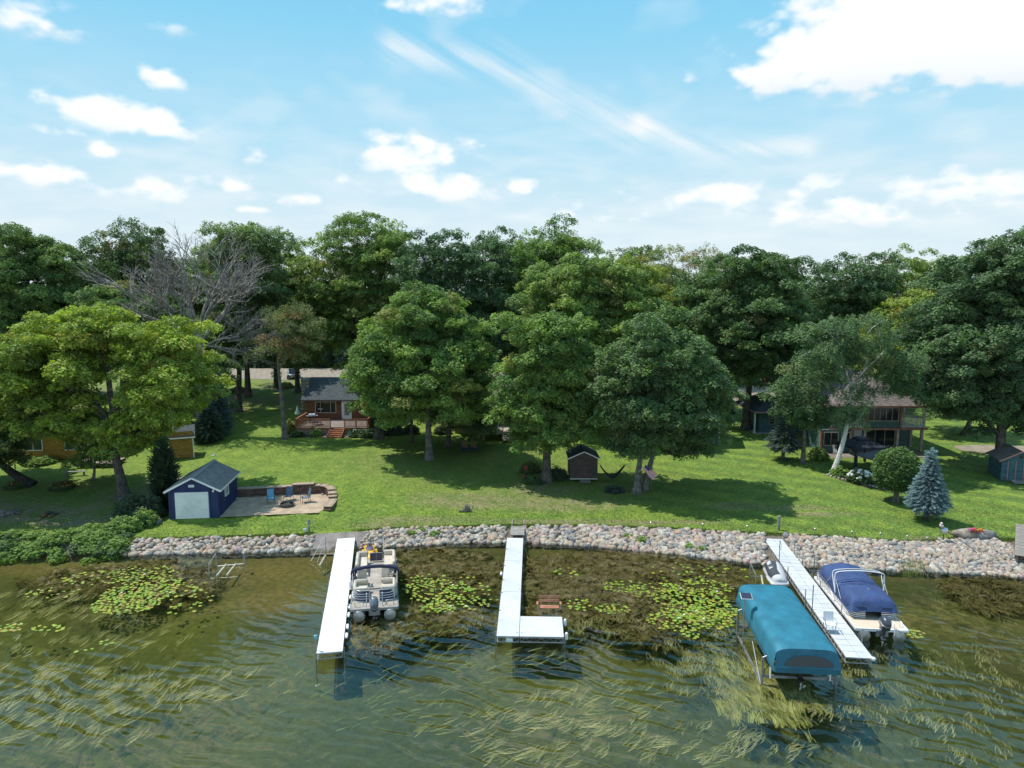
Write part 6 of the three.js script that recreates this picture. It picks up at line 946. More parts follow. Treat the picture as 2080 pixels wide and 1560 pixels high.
// red cabin
{
  const t = thing('cabin', 'red brown log sided cabin with grey roof and front deck', 'house', -20.0, 88, 0, 1.9), red = mat([0.235, 0.092, 0.048], 0.8, { map: T.woodH }), red2 = mat([0.21, 0.08, 0.042], 0.8, { map: T.woodH }), deckRed = mat([0.44, 0.165, 0.07], 0.75, { map: T.woodH }), W = 9.6, D = 8, f = 0.85, H = 2.5, zf = D / 2;
  const wall = part(t, 'wall', [extrude([[-D / 2, 0], [D / 2, 0], [D / 2, f + H], [0, f + H + 2.05], [-D / 2, f + H]], W - 0.04, -W / 2 + 0.02, 0, 0, 0, Math.PI / 2)].map((g) => place(g, 0, 0, 0)), red2);
  wall.geometry = finish(place(new THREE.ExtrudeGeometry(new THREE.Shape([[-D / 2, 0], [D / 2, 0], [D / 2, f + H], [0, f + H + 2.0], [-D / 2, f + H]].map((p) => new THREE.Vector2(...p))), { depth: W, bevelEnabled: false }), -W / 2, 0, 0, 0, Math.PI / 2));
  lapBoards(wall, -W / 2, W / 2, f - 0.1, f + H, zf, 0.19, red, [[-3.55, -1.05, f + 0.78, f + 2.15], [-0.35, 0.75, f, f + 2.2], [1.7, 3.45, f + 0.85, f + 2.15]]);
  const a = Math.atan2(2.0, D / 2), sl = Math.hypot(2.0, D / 2) + 0.5;
  const roof = part(t, 'roof', [-1, 1].map((s) => box(W + 0.7, 0.14, sl, 0, f + H + 2.07 - Math.sin(a) * sl / 2, s * Math.cos(a) * sl / 2, s * a)), shingleDark);
  part(roof, 'rear_gable', [-1, 1].map((s) => box(3.2, 0.12, 5, 0.2 + s * 1.35, f + H + 1.95, -3.0, 0, 0, -s * 0.42)), shingleDark);
  part(roof, 'gable_wall', extrude([[-2.6, 0], [2.6, 0], [0, 1.15]], 0.1, 0.2, f + H + 1.2, -0.75), shingleDark);
  for (const [x, y] of [[0.4, 2.45], [0.35, 2.15]]) part(roof, 'roof_vent', [cyl(0.09, 0.09, 0.4, x + 0.4, f + H + y, -1.2, 8), cyl(0.15, 0.12, 0.08, x + 0.4, f + H + y + 0.22, -1.2, 8)], mat([0.05, 0.05, 0.055], 0.6));
  part(t, 'fascia', box(W + 0.74, 0.16, 0.04, 0, f + H - 0.14, D / 2 + 0.52), mat([0.11, 0.095, 0.09], 0.7));
  window3(t, -2.3, f + 1.46, zf + 0.03, 2.4, 1.3, [1, 2, 1], mat([0.5, 0.42, 0.34], 0.6)); { const wn = window3(t, 2.58, f + 1.5, zf + 0.03, 1.7, 1.25, [1, 1], mat([0.5, 0.42, 0.34], 0.6)); part(wn, 'grille', [-0.3, 0, 0.3].map((y) => box(0.8, 0.02, 0.02, 0.42, y, 0.045)).concat([0.2, 0.42, 0.64].map((x) => box(0.02, 1.1, 0.02, x, 0, 0.045))), whitePaint); }
  const door = part(t, 'door', cbox(0.95, 2.05, 0.06, 0.01, 0.2, f + 1.05, zf + 0.05), whitePaint); part(door, 'door_glass', box(0.55, 1.4, 0.02, 0.22, f + 1.2, zf + 0.085), mat([0.16, 0.2, 0.17], 0.08)); part(door, 'handle', ball(0.04, 0.04, 0.04, -0.18, f + 1.0, zf + 0.11, 8), alu); part(t, 'door_frame', [box(0.1, 2.2, 0.08, -0.34, f + 1.1, zf + 0.04), box(0.1, 2.2, 0.08, 0.74, f + 1.1, zf + 0.04), box(1.18, 0.1, 0.08, 0.2, f + 2.16, zf + 0.04)], whitePaint);
  part(t, 'wall_lamp', [box(0.12, 0.26, 0.14, -0.7, f + 1.95, zf + 0.1)], blackRub);
  // stone chimney on the left gable
  const ch = part(t, 'chimney', [box(0.9, f + H + 2.2, 1.5, -W / 2 - 0.42, (f + H + 2.2) / 2, 1.6)], mat([0.27, 0.25, 0.23], 0.95, { map: T.rock }));
  for (let r = 0; r < 14; r++) for (let k = 0; k < 3; k++) { const q = part(ch, 'chimney_stone', stones[(r + k) % 7], stoneMats[[2, 3, 6, 10, 7][(r * 3 + k) % 5]]); q.position.set(-W / 2 - 0.42 + (k - 1) * 0.3 + R(-0.05, 0.05), 0.2 + r * 0.4, 2.32); q.scale.set(0.36, 0.44, 0.22); q.rotation.z = R(-0.3, 0.3); }
  // deck
  const dz = zf + 2.7, dx0 = -4.35, dx1 = 3.75, dk = new THREE.Group(); dk.name = 'deck'; t.add(dk);
  for (let k = 0; k < 34; k++) { const z = zf + 0.1 + k * 0.158; if (z > zf + 5.3) break; part(dk, 'deck_board', box(dx1 - dx0, 0.035, 0.148, (dx0 + dx1) / 2, f - 0.02, z), k % 4 ? mat([0.27, 0.21, 0.18], 0.9, { map: T.woodH }) : greyWood); }
  const zE = zf + 5.3; part(dk, 'rim', [box(3.95, 0.24, 0.05, dx0 + 1.97, f - 0.14, zE), box(2.7, 0.24, 0.05, dx1 - 1.35, f - 0.14, zE), box(0.05, 0.24, 5.2, dx0, f - 0.14, zf + 2.65)], deckRed);
  part(dk, 'skirt', [box(3.9, f - 0.2, 0.03, dx0 + 1.95, (f - 0.2) / 2 - 0.05, zE - 0.06), box(2.65, f - 0.2, 0.03, dx1 - 1.33, (f - 0.2) / 2 - 0.05, zE - 0.06)], mat([0.34, 0.26, 0.22], 0.9, { map: T.woodH }));
  const rail = (x0, z0, x1, z1) => { const n = Math.round(Math.hypot(x1 - x0, z1 - z0) / 0.14); part(dk, 'hand_rail', [beam([x0, f + 0.93, z0], [x1, f + 0.93, z1], 0.15, 0.09)], deckRed); part(dk, 'bottom_rail', [beam([x0, f + 0.12, z0], [x1, f + 0.12, z1], 0.05, 0.07)], deckRed); for (let i = 1; i < n; i++) part(dk, 'baluster', box(0.05, 0.72, 0.05, mix(x0, x1, i / n), f + 0.52, mix(z0, z1, i / n)), deckRed); for (const [x, z] of [[x0, z0], [x1, z1], [(x0 + x1) / 2, (z0 + z1) / 2]]) part(dk, 'rail_post', box(0.1, 1.0, 0.1, x, f + 0.42, z), deckRed); };
  rail(dx0, zE, -0.45, zE); rail(1.15, zE, dx1, zE); rail(dx0, zf + 0.3, dx0, zE - 0.06); rail(dx1, zf + 0.3, dx1, zE - 0.06);
  for (let k = 0; k < 5; k++) part(dk, 'step', box(1.5, 0.05, 0.32, 0.35, f - 0.14 - k * 0.165, zE + 0.2 + k * 0.3), deckRed);
  part(dk, 'step_riser', [0, 1, 2, 3, 4].map((k) => box(1.5, 0.12, 0.03, 0.35, f - 0.22 - k * 0.165, zE + 0.33 + k * 0.3)), deckRed);
  part(dk, 'stringer', [-0.45, 1.15].map((x) => beam([x, f - 0.1, zE], [x, 0.02, zE + 1.6], 0.05, 0.22)), deckRed);
}
{
  const t = thing('barbecue_grill', 'covered silver grill on the red cabin deck', 'grill', -23.4, 81.9, 0.3, 2.73);
  part(t, 'cabinet', cbox(0.7, 0.6, 0.5, 0.02, 0, 0.5, 0), blackRub); part(t, 'lid', finish(place(new THREE.CylinderGeometry(0.28, 0.28, 0.72, 14, 1, false, 0, Math.PI), 0, 0.8, 0, 0, 0, Math.PI / 2)), alu); part(t, 'handle', bar([-0.28, 0.95, 0.3], [0.28, 0.95, 0.3], 0.018), alu); part(t, 'side_shelf', [box(0.32, 0.03, 0.42, -0.52, 0.82, 0), box(0.32, 0.03, 0.42, 0.52, 0.82, 0)], aluDull); for (const x of [-0.3, 0.3]) for (const z of [-0.2, 0.2]) part(t, 'leg', box(0.04, 0.22, 0.04, x, 0.11, z), blackRub);
}
{
  const t = thing('patio_table', 'small dark table on the left side of the cabin deck', 'table', -22.3, 80.4, 0, 2.73); part(t, 'table_top', cyl(0.55, 0.55, 0.04, 0, 0.5, 0, 18), blackRub); for (let k = 0; k < 4; k++) part(t, 'leg', bar([Math.cos(k * 1.57) * 0.4, 0, Math.sin(k * 1.57) * 0.4], [Math.cos(k * 1.57) * 0.3, 0.5, Math.sin(k * 1.57) * 0.3], 0.02), blackRub);
}
// brown shed
{
  const t = thing('garden_shed', 'brown shed with double door and white roof edge beside flared maple', 'shed', 6.4, 63.3, 0, 1.13), br = mat([0.105, 0.082, 0.070], 0.85, { map: T.woodH }), w = 2.45, L = 2.9, h = 1.95, rise = 0.55, zf = L / 2;
  const wall = part(t, 'wall', gable(w, h, rise, L, 0, 0.1, -L / 2), br);
  for (let x = -w / 2 + 0.06; x < w / 2; x += 0.155) { const top = h + rise * (1 - Math.abs(x) / (w / 2)) + 0.06; part(wall, 'siding_board', box(0.14, top - 0.14, 0.02, x, top / 2 + 0.1, zf + 0.008), br); }
  const dr = part(t, 'double_door', box(1.05, 1.72, 0.03, 0.05, 1.02, zf + 0.03), mat([0.13, 0.088, 0.082], 0.85, { map: T.woodH })); for (let k = 0; k < 8; k++) part(dr, 'door_board', box(0.118, 1.68, 0.02, -0.41 + k * 0.13, 1.02, zf + 0.05), dr.material);
  const [r, a, sl] = gableRoof(t, w, L, rise, h + 0.1, 0.22, shingleDark, 0.06);
  part(t, 'fascia', [-1, 1].map((s) => box(sl, 0.09, 0.03, s * Math.cos(a) * sl / 2, h + 0.1 + rise - Math.sin(a) * sl / 2, zf + 0.17, 0, 0, -s * a)), whitePaint);
  part(t, 'base_trim', box(w, 0.1, 0.04, 0, 0.12, zf + 0.03), mat([0.5, 0.47, 0.42], 0.8)); part(t, 'ramp', box(0.9, 0.05, 0.7, 0.1, 0.03, zf + 0.4, 0.12), greyWood);
}
// small yellow shed
{
  const t = thing('garden_shed', 'small yellow shed with dark slanted roof behind the blue garage', 'shed', -33.3, 70.2, 0.42, 1.45), ye = mat([0.42, 0.235, 0.055], 0.8, { map: T.woodH }), w = 2.2, D = 2.6, hf = 2.1, hb = 2.7;
  const wall = part(t, 'wall', extrude([[-D / 2, 0], [D / 2, 0], [D / 2, hf], [-D / 2, hb]], w, -w / 2, 0, 0, 0, Math.PI / 2), ye);
  lapBoards(wall, -w / 2, w / 2, 0.05, hf, D / 2, 0.17, ye);
  const sd = new THREE.Group(); sd.name = 'side_wall'; sd.rotation.y = Math.PI / 2; t.add(sd); for (let y = 0.05; y < 2.05; y += 0.17) part(sd, 'board', box(D, 0.175, 0.022, 0, y + 0.085, w / 2 + 0.012, 0.07), ye);
  part(t, 'roof', box(w + 0.4, 0.1, D + 0.6, 0, (hf + hb) / 2 + 0.06, 0, Math.atan2(hb - hf, D)), shingleDark); part(t, 'fascia', box(w + 0.42, 0.1, 0.03, 0, hf - 0.02, D / 2 + 0.3), whitePaint); part(t, 'corner_trim', [box(0.1, hf, 0.1, w / 2, hf / 2, D / 2), box(0.1, hf, 0.1, -w / 2, hf / 2, D / 2)], whitePaint);
}
// yellow house and its deck
{
  const t = thing('house', 'yellow lap sided house behind the yellow green maple', 'house', -45.0, 72.2, 0.06, 1.45), ye = mat([0.47, 0.265, 0.045], 0.8, { map: T.woodH }), W = 9, D = 7, H = 2.6;
  const wall = part(t, 'wall', finish(place(new THREE.ExtrudeGeometry(new THREE.Shape([[-D / 2, 0], [D / 2, 0], [D / 2, H], [0, H + 1.6], [-D / 2, H]].map((p) => new THREE.Vector2(...p))), { depth: W, bevelEnabled: false }), -W / 2, 0, 0, 0, Math.PI / 2)), ye);
  lapBoards(wall, -W / 2, W / 2, 0.1, H, D / 2, 0.2, ye, [[-3.2, -1.4, 0.9, 2.1], [0.7, 2.5, 0.9, 2.1]]);
  window3(t, -2.3, 1.5, D / 2 + 0.03, 1.7, 1.15, [1, 1]); window3(t, 1.6, 1.5, D / 2 + 0.03, 1.7, 1.15, [1, 1]);
  const a = Math.atan2(1.6, D / 2), sl = Math.hypot(1.6, D / 2) + 0.4; part(t, 'roof', [-1, 1].map((s) => box(W + 0.6, 0.14, sl, 0, H + 1.66 - Math.sin(a) * sl / 2, s * Math.cos(a) * sl / 2, s * a)), shingleGrey); part(t, 'fascia', box(W + 0.64, 0.16, 0.04, 0, H - 0.1, D / 2 + 0.4), whitePaint); part(t, 'corner_trim', box(0.12, H, 0.12, W / 2, H / 2, D / 2), whitePaint);
  const d = thing('wooden_deck', 'low pale wooden deck beside the yellow house', 'deck', -39.6, 66.8, 0.06, 1.36); for (let k = 0; k < 15; k++) part(d, 'deck_board', box(3.6, 0.04, 0.15, 0, 0.34, -1.2 + k * 0.16), mat([0.42, 0.32, 0.29], 0.9, { map: T.woodH })); part(d, 'rim', [box(3.6, 0.22, 0.04, 0, 0.2, 1.14), box(0.04, 0.22, 2.4, 1.8, 0.2, -0.05)], barkDark); for (const x of [-1.6, 1.6]) for (const z of [-1, 1]) part(d, 'leg', box(0.1, 0.36, 0.1, x, 0.13, z), greyWood);
}
// tan house with its deck
{
  const t = thing('house', 'tan house with wide deck hidden behind the maples', 'house', -1.6, 84.5, 0, 1.75), tan = mat([0.37, 0.27, 0.17], 0.85, { map: T.woodH }), W = 10, D = 8, H = 3.2;
  const wall = part(t, 'wall', finish(place(new THREE.ExtrudeGeometry(new THREE.Shape([[-D / 2, 0], [D / 2, 0], [D / 2, H], [0, H + 1.8], [-D / 2, H]].map((p) => new THREE.Vector2(...p))), { depth: W, bevelEnabled: false }), -W / 2, 0, 0, 0, Math.PI / 2)), tan);
  lapBoards(wall, -W / 2, W / 2, 0.5, H, D / 2, 0.22, tan, [[-3.4, -1.6, 1.5, 2.7], [0.0, 2.0, 0.8, 2.8]]);
  window3(t, -2.5, 2.1, D / 2 + 0.03, 1.7, 1.15, [1, 1]); window3(t, 1.0, 1.8, D / 2 + 0.03, 1.9, 1.95, [1, 1]);
  const a = Math.atan2(1.8, D / 2), sl = Math.hypot(1.8, D / 2) + 0.5; part(t, 'roof', [-1, 1].map((s) => box(W + 0.7, 0.14, sl, 0, H + 1.87 - Math.sin(a) * sl / 2, s * Math.cos(a) * sl / 2, s * a)), mat([0.30, 0.235, 0.215], 0.95, { map: T.shingle }));
  const dk = new THREE.Group(); dk.name = 'deck'; t.add(dk); const z0 = D / 2, z1 = D / 2 + 3.4, f = 0.8, pw = mat([0.50, 0.43, 0.34], 0.85, { map: T.woodH });
  for (let k = 0; k < 20; k++) part(dk, 'deck_board', box(8.4, 0.04, 0.16, 0.4, f, z0 + 0.15 + k * 0.17), pw);
  part(dk, 'rim', [box(8.4, 0.26, 0.05, 0.4, f - 0.14, z1)], pw);
  const rail = (x0, x1) => { part(dk, 'hand_rail', box(x1 - x0, 0.06, 0.12, (x0 + x1) / 2, f + 0.95, z1), pw); part(dk, 'bottom_rail', box(x1 - x0, 0.06, 0.05, (x0 + x1) / 2, f + 0.12, z1), pw); for (let x = x0 + 0.13; x < x1; x += 0.16) part(dk, 'baluster', box(0.035, 0.78, 0.035, x, f + 0.54, z1), pw); for (const x of [x0, x1]) part(dk, 'rail_post', box(0.1, 1.0, 0.1, x, f + 0.5, z1), pw); };
  rail(-3.8, 0.6); rail(1.9, 4.6);
  for (let k = 0; k < 4; k++) part(dk, 'step', box(1.2, 0.05, 0.3, 1.25, f - 0.18 - k * 0.17, z1 + 0.2 + k * 0.28), pw);
  part(dk, 'stringer', [0.62, 1.88].map((x) => beam([x, f - 0.05, z1], [x, 0.0, z1 + 1.3], 0.06, 0.2)), pw); for (const x of [-3.7, -1.5, 0.7, 4.5]) part(dk, 'deck_leg', box(0.12, 0.9, 0.12, x, f - 0.5, z1 - 0.1), pw);
}
// blue house seen through the maples
{
  const t = thing('house', 'blue house with white trim glimpsed behind the flag maple', 'house', 16.6, 78.5, 0, 1.65), bl = mat([0.07, 0.12, 0.22], 0.8, { map: T.woodH }), W = 11, D = 8, H = 4.4;
  const wall = part(t, 'wall', finish(place(new THREE.ExtrudeGeometry(new THREE.Shape([[-D / 2, 0], [D / 2, 0], [D / 2, H], [0, H + 1.9], [-D / 2, H]].map((p) => new THREE.Vector2(...p))), { depth: W, bevelEnabled: false }), -W / 2, 0, 0, 0, Math.PI / 2)), bl);
  lapBoards(wall, -W / 2, W / 2, 0.1, H, D / 2, 0.24, bl, [[-4, -2, 2.6, 3.9], [-1, 1, 2.6, 3.9], [2.2, 4.2, 2.6, 3.9], [-4.2, -2.2, 0.2, 2.1]]);
  for (const x of [-3, 0, 3.2]) window3(t, x, 3.25, D / 2 + 0.03, 1.9, 1.2, [1, 1]); window3(t, -3.2, 1.15, D / 2 + 0.03, 1.9, 1.85, [1, 1]); window3(t, 1.6, 1.2, D / 2 + 0.03, 1.6, 1.0, [1, 1]);
  const a = Math.atan2(1.9, D / 2), sl = Math.hypot(1.9, D / 2) + 0.5; part(t, 'roof', [-1, 1].map((s) => box(W + 0.7, 0.14, sl, 0, H + 1.97 - Math.sin(a) * sl / 2, s * Math.cos(a) * sl / 2, s * a)), shingleGrey); part(t, 'corner_trim', [box(0.14, H, 0.14, W / 2, H / 2, D / 2), box(0.14, H, 0.14, -W / 2, H / 2, D / 2)], whitePaint);
}
// green house on the right
{
  const t = thing('house', 'two storey teal green house with pink trim and balcony', 'house', 37.6, 80.5, 0, 1.5), gr = mat([0.085, 0.165, 0.165], 0.8, { map: T.woodH }), pk = mat([0.42, 0.185, 0.155], 0.7, { map: T.grain }), pk2 = mat([0.50, 0.40, 0.37], 0.7, { map: T.grain }), wh = mat([0.62, 0.61, 0.62], 0.6), F1 = 2.35, H = 4.75;
  // lower storey set back under the upper one
  const low = part(t, 'lower_wall', [box(9.4, F1, 14, 0.1, F1 / 2, -0.6)], gr); lapBoards(low, -4.6, 4.8, 0.05, F1, 6.41, 0.2, gr, [[-0.2, 3.0, 0.1, 2.0], [-2.9, -1.7, 0.6, 2.0], [-1.4, -0.5, 0.05, 2.05]]);
  const up = part(t, 'upper_wall', [box(7.0, H - F1 - 0.12, 16, -1.2, (F1 + H) / 2 + 0.06, 0.6)], gr);
  lapBoards(up, -4.7, 2.3, F1 + 0.12, H, 8.61, 0.19, gr, [[-1.15, 2.05, F1 + 0.95, H - 0.15], [-4.2, -2.2, F1 + 0.5, H - 0.2]]);
  window3(t, 0.45, F1 + 1.55, 8.65, 3.1, 1.35, [1, 1, 1.0, 1, 1], pk2); window3(t, -3.2, F1 + 1.35, 8.65, 1.9, 1.6, [1, 1], pk2);
  window3(t, 1.4, 1.1, 6.45, 3.1, 1.9, [1, 1, 1], pk2); window3(t, -2.3, 1.3, 6.45, 1.1, 1.35, [1, 1], pk2);
  const dr = part(t, 'door', box(0.85, 2.0, 0.05, -0.95, 1.02, 6.45), wh); part(dr, 'handle', ball(0.04, 0.04, 0.04, -0.62, 1.0, 6.52, 8), alu);
  // bay of the lower storey to the left
  const bay = part(t, 'bay_wall', box(3.0, F1 - 0.05, 3.0, -4.4, F1 / 2, 7.4), gr); lapBoards(bay, -5.9, -2.9, 0.05, 0.7, 8.91, 0.19, gr); window3(t, -4.9, 1.4, 8.93, 1.4, 1.35, [1, 1], pk2); window3(t, -3.4, 1.4, 8.93, 0.8, 1.35, [1], pk2);
  part(t, 'corner_trim', [box(0.16, H - F1, 0.16, -1.35, (H + F1) / 2, 8.66), box(0.16, H - F1, 0.16, 2.3, (H + F1) / 2, 8.66), box(0.2, F1, 0.2, -2.85, F1 / 2, 8.92), box(0.2, F1, 0.2, -5.9, F1 / 2, 8.92)], pk);
  part(t, 'floor_band', [box(10.2, 0.2, 0.08, 0.0, F1 + 0.02, 8.7), box(0.08, 0.2, 3, 4.95, F1 + 0.02, 7.2)], pk);
  for (const [x, z] of [[-1.2, 8.4], [2.2, 8.4], [4.7, 8.4], [4.7, 6.4]]) part(t, 'porch_post', box(0.24, F1, 0.24, x, F1 / 2, z), pk2);
  // balcony to the right
  part(t, 'balcony_floor', [box(2.6, 0.14, 4.2, 3.65, F1 + 0.05, 6.5)], wh);
  const bal = (x0, z0, x1, z1) => { part(t, 'balcony_rail', [beam([x0, F1 + 1.1, z0], [x1, F1 + 1.1, z1], 0.08, 0.07), beam([x0, F1 + 0.24, z0], [x1, F1 + 0.24, z1], 0.06, 0.07)], wh); const n = Math.round(Math.hypot(x1 - x0, z1 - z0) / 0.17); for (let i = 0; i <= n; i++) part(t, 'baluster', box(0.045, 0.8, 0.04, mix(x0, x1, i / n), F1 + 0.66, mix(z0, z1, i / n)), wh); };
  bal(2.5, 8.5, 4.8, 8.5); bal(4.85, 8.4, 4.85, 4.7); bal(-2.9, 8.72, -1.5, 8.72);
  part(t, 'balcony_post', [box(0.16, H - F1, 0.16, 4.85, (H + F1) / 2, 8.5)], wh); part(t, 'balcony_post', [box(0.16, H - F1, 0.16, 4.85, (H + F1) / 2, 4.6)], wh);
  part(t, 'balcony_wall', box(0.08, H - F1 - 0.12, 5.0, 2.36, (F1 + H) / 2 + 0.06, 6.0), gr);
  // hipped roof
  const hip = (x0, x1, z0, z1, y, rise, run, nm, m) => { const zr0 = z0 + run, zr1 = z1 - run, xm = (x0 + x1) / 2, P = [[x0, y, z0], [x1, y, z0], [x1, y, z1], [x0, y, z1], [xm, y + rise, zr0], [xm, y + rise, zr1]], I = [0, 4, 1, 1, 4, 5, 1, 5, 2, 2, 5, 3, 3, 5, 4, 3, 4, 0, 0, 1, 2, 0, 2, 3], g = new THREE.BufferGeometry(); g.setAttribute('position', new THREE.Float32BufferAttribute(P.flat(), 3)); g.setIndex(I); const q = g.toNonIndexed(); q.computeVertexNormals(); return part(t, nm, finish(q), m); };
  const roof = hip(-5.4, 5.7, -8.2, 9.4, H + 0.1, 3.0, 5.0, 'roof', shingleBrown);
  part(roof, 'eave', [box(11.1, 0.16, 0.06, 0.15, H + 0.05, 9.42), box(0.06, 0.16, 17.6, 5.72, H + 0.05, 0.6), box(0.06, 0.16, 17.6, -5.42, H + 0.05, 0.6)], pk); part(t, 'soffit', box(11.0, 0.04, 17.5, 0.15, H - 0.02, 0.6), wh);
  const ch = part(t, 'chimney', [cbox(0.95, 3.6, 0.8, 0.02, -2.6, H + 2.2, 1.5)], mat([0.28, 0.13, 0.095], 0.95, { map: T.rock })); part(ch, 'chimney_cap', [cbox(1.1, 0.14, 0.95, 0.02, -2.6, H + 3.95, 1.5), cbox(1.05, 0.12, 0.9, 0.02, -2.6, H + 4.12, 1.5)], mat([0.36, 0.17, 0.12], 0.9));
  part(t, 'satellite_dish', [lathe([[0.001, 0], [0.2, 0.03], [0.36, 0.1]], 14, -2.2, H + 1.5, 7.2, 1.2), bar([-2.2, H + 0.7, 7.0], [-2.2, H + 1.45, 7.15], 0.03)], whitePaint);
  // left wing with its porch
  const wing = part(t, 'wing_wall', box(4.4, 2.5, 6.0, -7.0, 1.6, 4.0 - 7), gr); lapBoards(wing, -9.2, -5.4, 0.35, 2.85, 0.01, 0.19, gr, [[-8.0, -7.4, 1.3, 2.4]]); window3(t, -7.7, 1.85, 0.04, 0.55, 1.05, [1], pk2);
  const wr = hip(-10.0, -4.6, -7.0, 0.9, 2.86, 1.6, 2.6, 'wing_roof', shingleDark); part(wr, 'eave', [box(5.4, 0.14, 0.06, -7.3, 2.8, 0.92), box(0.06, 0.14, 7.9, -10.02, 2.8, -3.05)], mat([0.3, 0.2, 0.18], 0.8)); part(t, 'wing_post', box(0.14, 2.5, 0.14, -9.85, 1.55, 0.5), wh); part(t, 'wing_base', box(5.0, 0.35, 7.0, -7.4, 0.18, -2.9), pk2);
}
// gazebo
{
  const t = thing('gazebo', 'dark canopy gazebo with curtains beside the green house', 'gazebo', 33.2, 66.3, 0.1, 1.28), cl = mat([0.028, 0.034, 0.05], 0.8, { map: T.cloth }), fr = mat([0.03, 0.028, 0.028], 0.5);
  const pyr = (hw, y, rise, nm, m) => { const P = [[-hw, y, -hw], [hw, y, -hw], [hw, y, hw], [-hw, y, hw], [-hw * 0.25, y + rise, -hw * 0.25], [hw * 0.25, y + rise, -hw * 0.25], [hw * 0.25, y + rise, hw * 0.25], [-hw * 0.25, y + rise, hw * 0.25]], I = []; for (let i = 0; i < 4; i++) { const j = (i + 1) % 4; I.push(i, 4 + i, j, j, 4 + i, 4 + j); } I.push(4, 6, 5, 4, 7, 6); const g = new THREE.BufferGeometry(); g.setAttribute('position', new THREE.Float32BufferAttribute(P.flat(), 3)); g.setIndex(I); const q = g.toNonIndexed(); q.computeVertexNormals(); part(t, nm, finish(q), Object.assign(m.clone(), { side: THREE.DoubleSide })); };
  pyr(1.6, 2.15, 0.6, 'canopy', cl); pyr(0.62, 2.72, 0.28, 'canopy_top', cl);
  for (const [x, z] of [[-1.45, -1.45], [1.45, -1.45], [1.45, 1.45], [-1.45, 1.45]]) { part(t, 'post', box(0.09, 2.15, 0.09, x, 1.07, z), fr); part(t, 'curtain', tube([[x * 0.93, 2.1, z * 0.95], [x * 0.9, 1.2, z * 0.97], [x * 0.93, 0.15, z * 0.95]], 0.14, 10, 7), cl); }
  part(t, 'valance', [box(3.2, 0.2, 0.02, 0, 2.06, 1.6), box(3.2, 0.2, 0.02, 0, 2.06, -1.6), box(0.02, 0.2, 3.2, 1.6, 2.06, 0), box(0.02, 0.2, 3.2, -1.6, 2.06, 0)], cl);
  const u = thing('gazebo', 'grey fabric canopy standing in front of the dark gazebo', 'gazebo', 33.5, 63.3, 0.25, 1.15), gc = mat([0.17, 0.165, 0.185], 0.8, { map: T.cloth, side: THREE.DoubleSide });
  const P = [[-1.55, 1.85, -1.2], [1.55, 1.85, -1.2], [1.55, 1.85, 1.2], [-1.55, 1.85, 1.2], [0.5, 2.45, 0]], g = new THREE.BufferGeometry(); g.setAttribute('position', new THREE.Float32BufferAttribute(P.flat(), 3)); g.setIndex([0, 4, 1, 1, 4, 2, 2, 4, 3, 3, 4, 0]); const q = g.toNonIndexed(); q.computeVertexNormals(); part(u, 'canopy', finish(q), gc);
  part(u, 'valance', [box(3.1, 0.16, 0.02, 0, 1.78, 1.2), box(3.1, 0.16, 0.02, 0, 1.78, -1.2), box(0.02, 0.16, 2.4, 1.55, 1.78, 0), box(0.02, 0.16, 2.4, -1.55, 1.78, 0)], gc); for (const [x, z] of [[-1.48, -1.13], [1.48, -1.13], [1.48, 1.13], [-1.48, 1.13]]) part(u, 'post', box(0.07, 1.85, 0.07, x, 0.92, z), fr);
  for (const x of [0.9, 1.42]) part(u, 'curtain', tube([[x, 1.8, 1.12], [x + 0.04, 0.9, 1.16], [x - 0.03, 0.1, 1.12]], 0.13, 10, 7), gc);
}
// small teal shed at the right
{
  const t = thing('garden_shed', 'small teal shed with pink battens under the huge maple', 'shed', 45.2, 62.6, -0.28, 1.18), te = mat([0.075, 0.16, 0.20], 0.8, { map: T.woodH }), pk = mat([0.42, 0.19, 0.155], 0.7), w = 2.9, L = 3, h = 1.9, rise = 0.8, zf = L / 2;
  const wall = part(t, 'wall', gable(w, h, rise, L, 0, 0, -L / 2), te); for (let x = -w / 2 + 0.08; x < w / 2; x += 0.32) part(wall, 'board', box(0.28, h - 0.1, 0.02, x + 0.1, h / 2, zf + 0.008), te);
  for (const x of [-0.95, -0.35, 0.25, 0.85]) part(wall, 'batten', box(0.06, 1.75, 0.03, x, 0.95, zf + 0.03), pk);
  const [r, a, sl] = gableRoof(t, w, L, rise, h, 0.3, shingleBrown, 0.07); part(t, 'fascia', [-1, 1].map((s) => box(sl, 0.12, 0.03, s * Math.cos(a) * sl / 2, h + rise - Math.sin(a) * sl / 2, zf + 0.22, 0, 0, -s * a)), pk); part(t, 'gable_vent', cyl(0.14, 0.14, 0.04, 0, 2.2, zf + 0.03, 12, Math.PI / 2), blackRub); part(t, 'ramp', box(1.4, 0.06, 0.8, 0, 0.06, zf + 0.42, 0.08), greyWood);
}
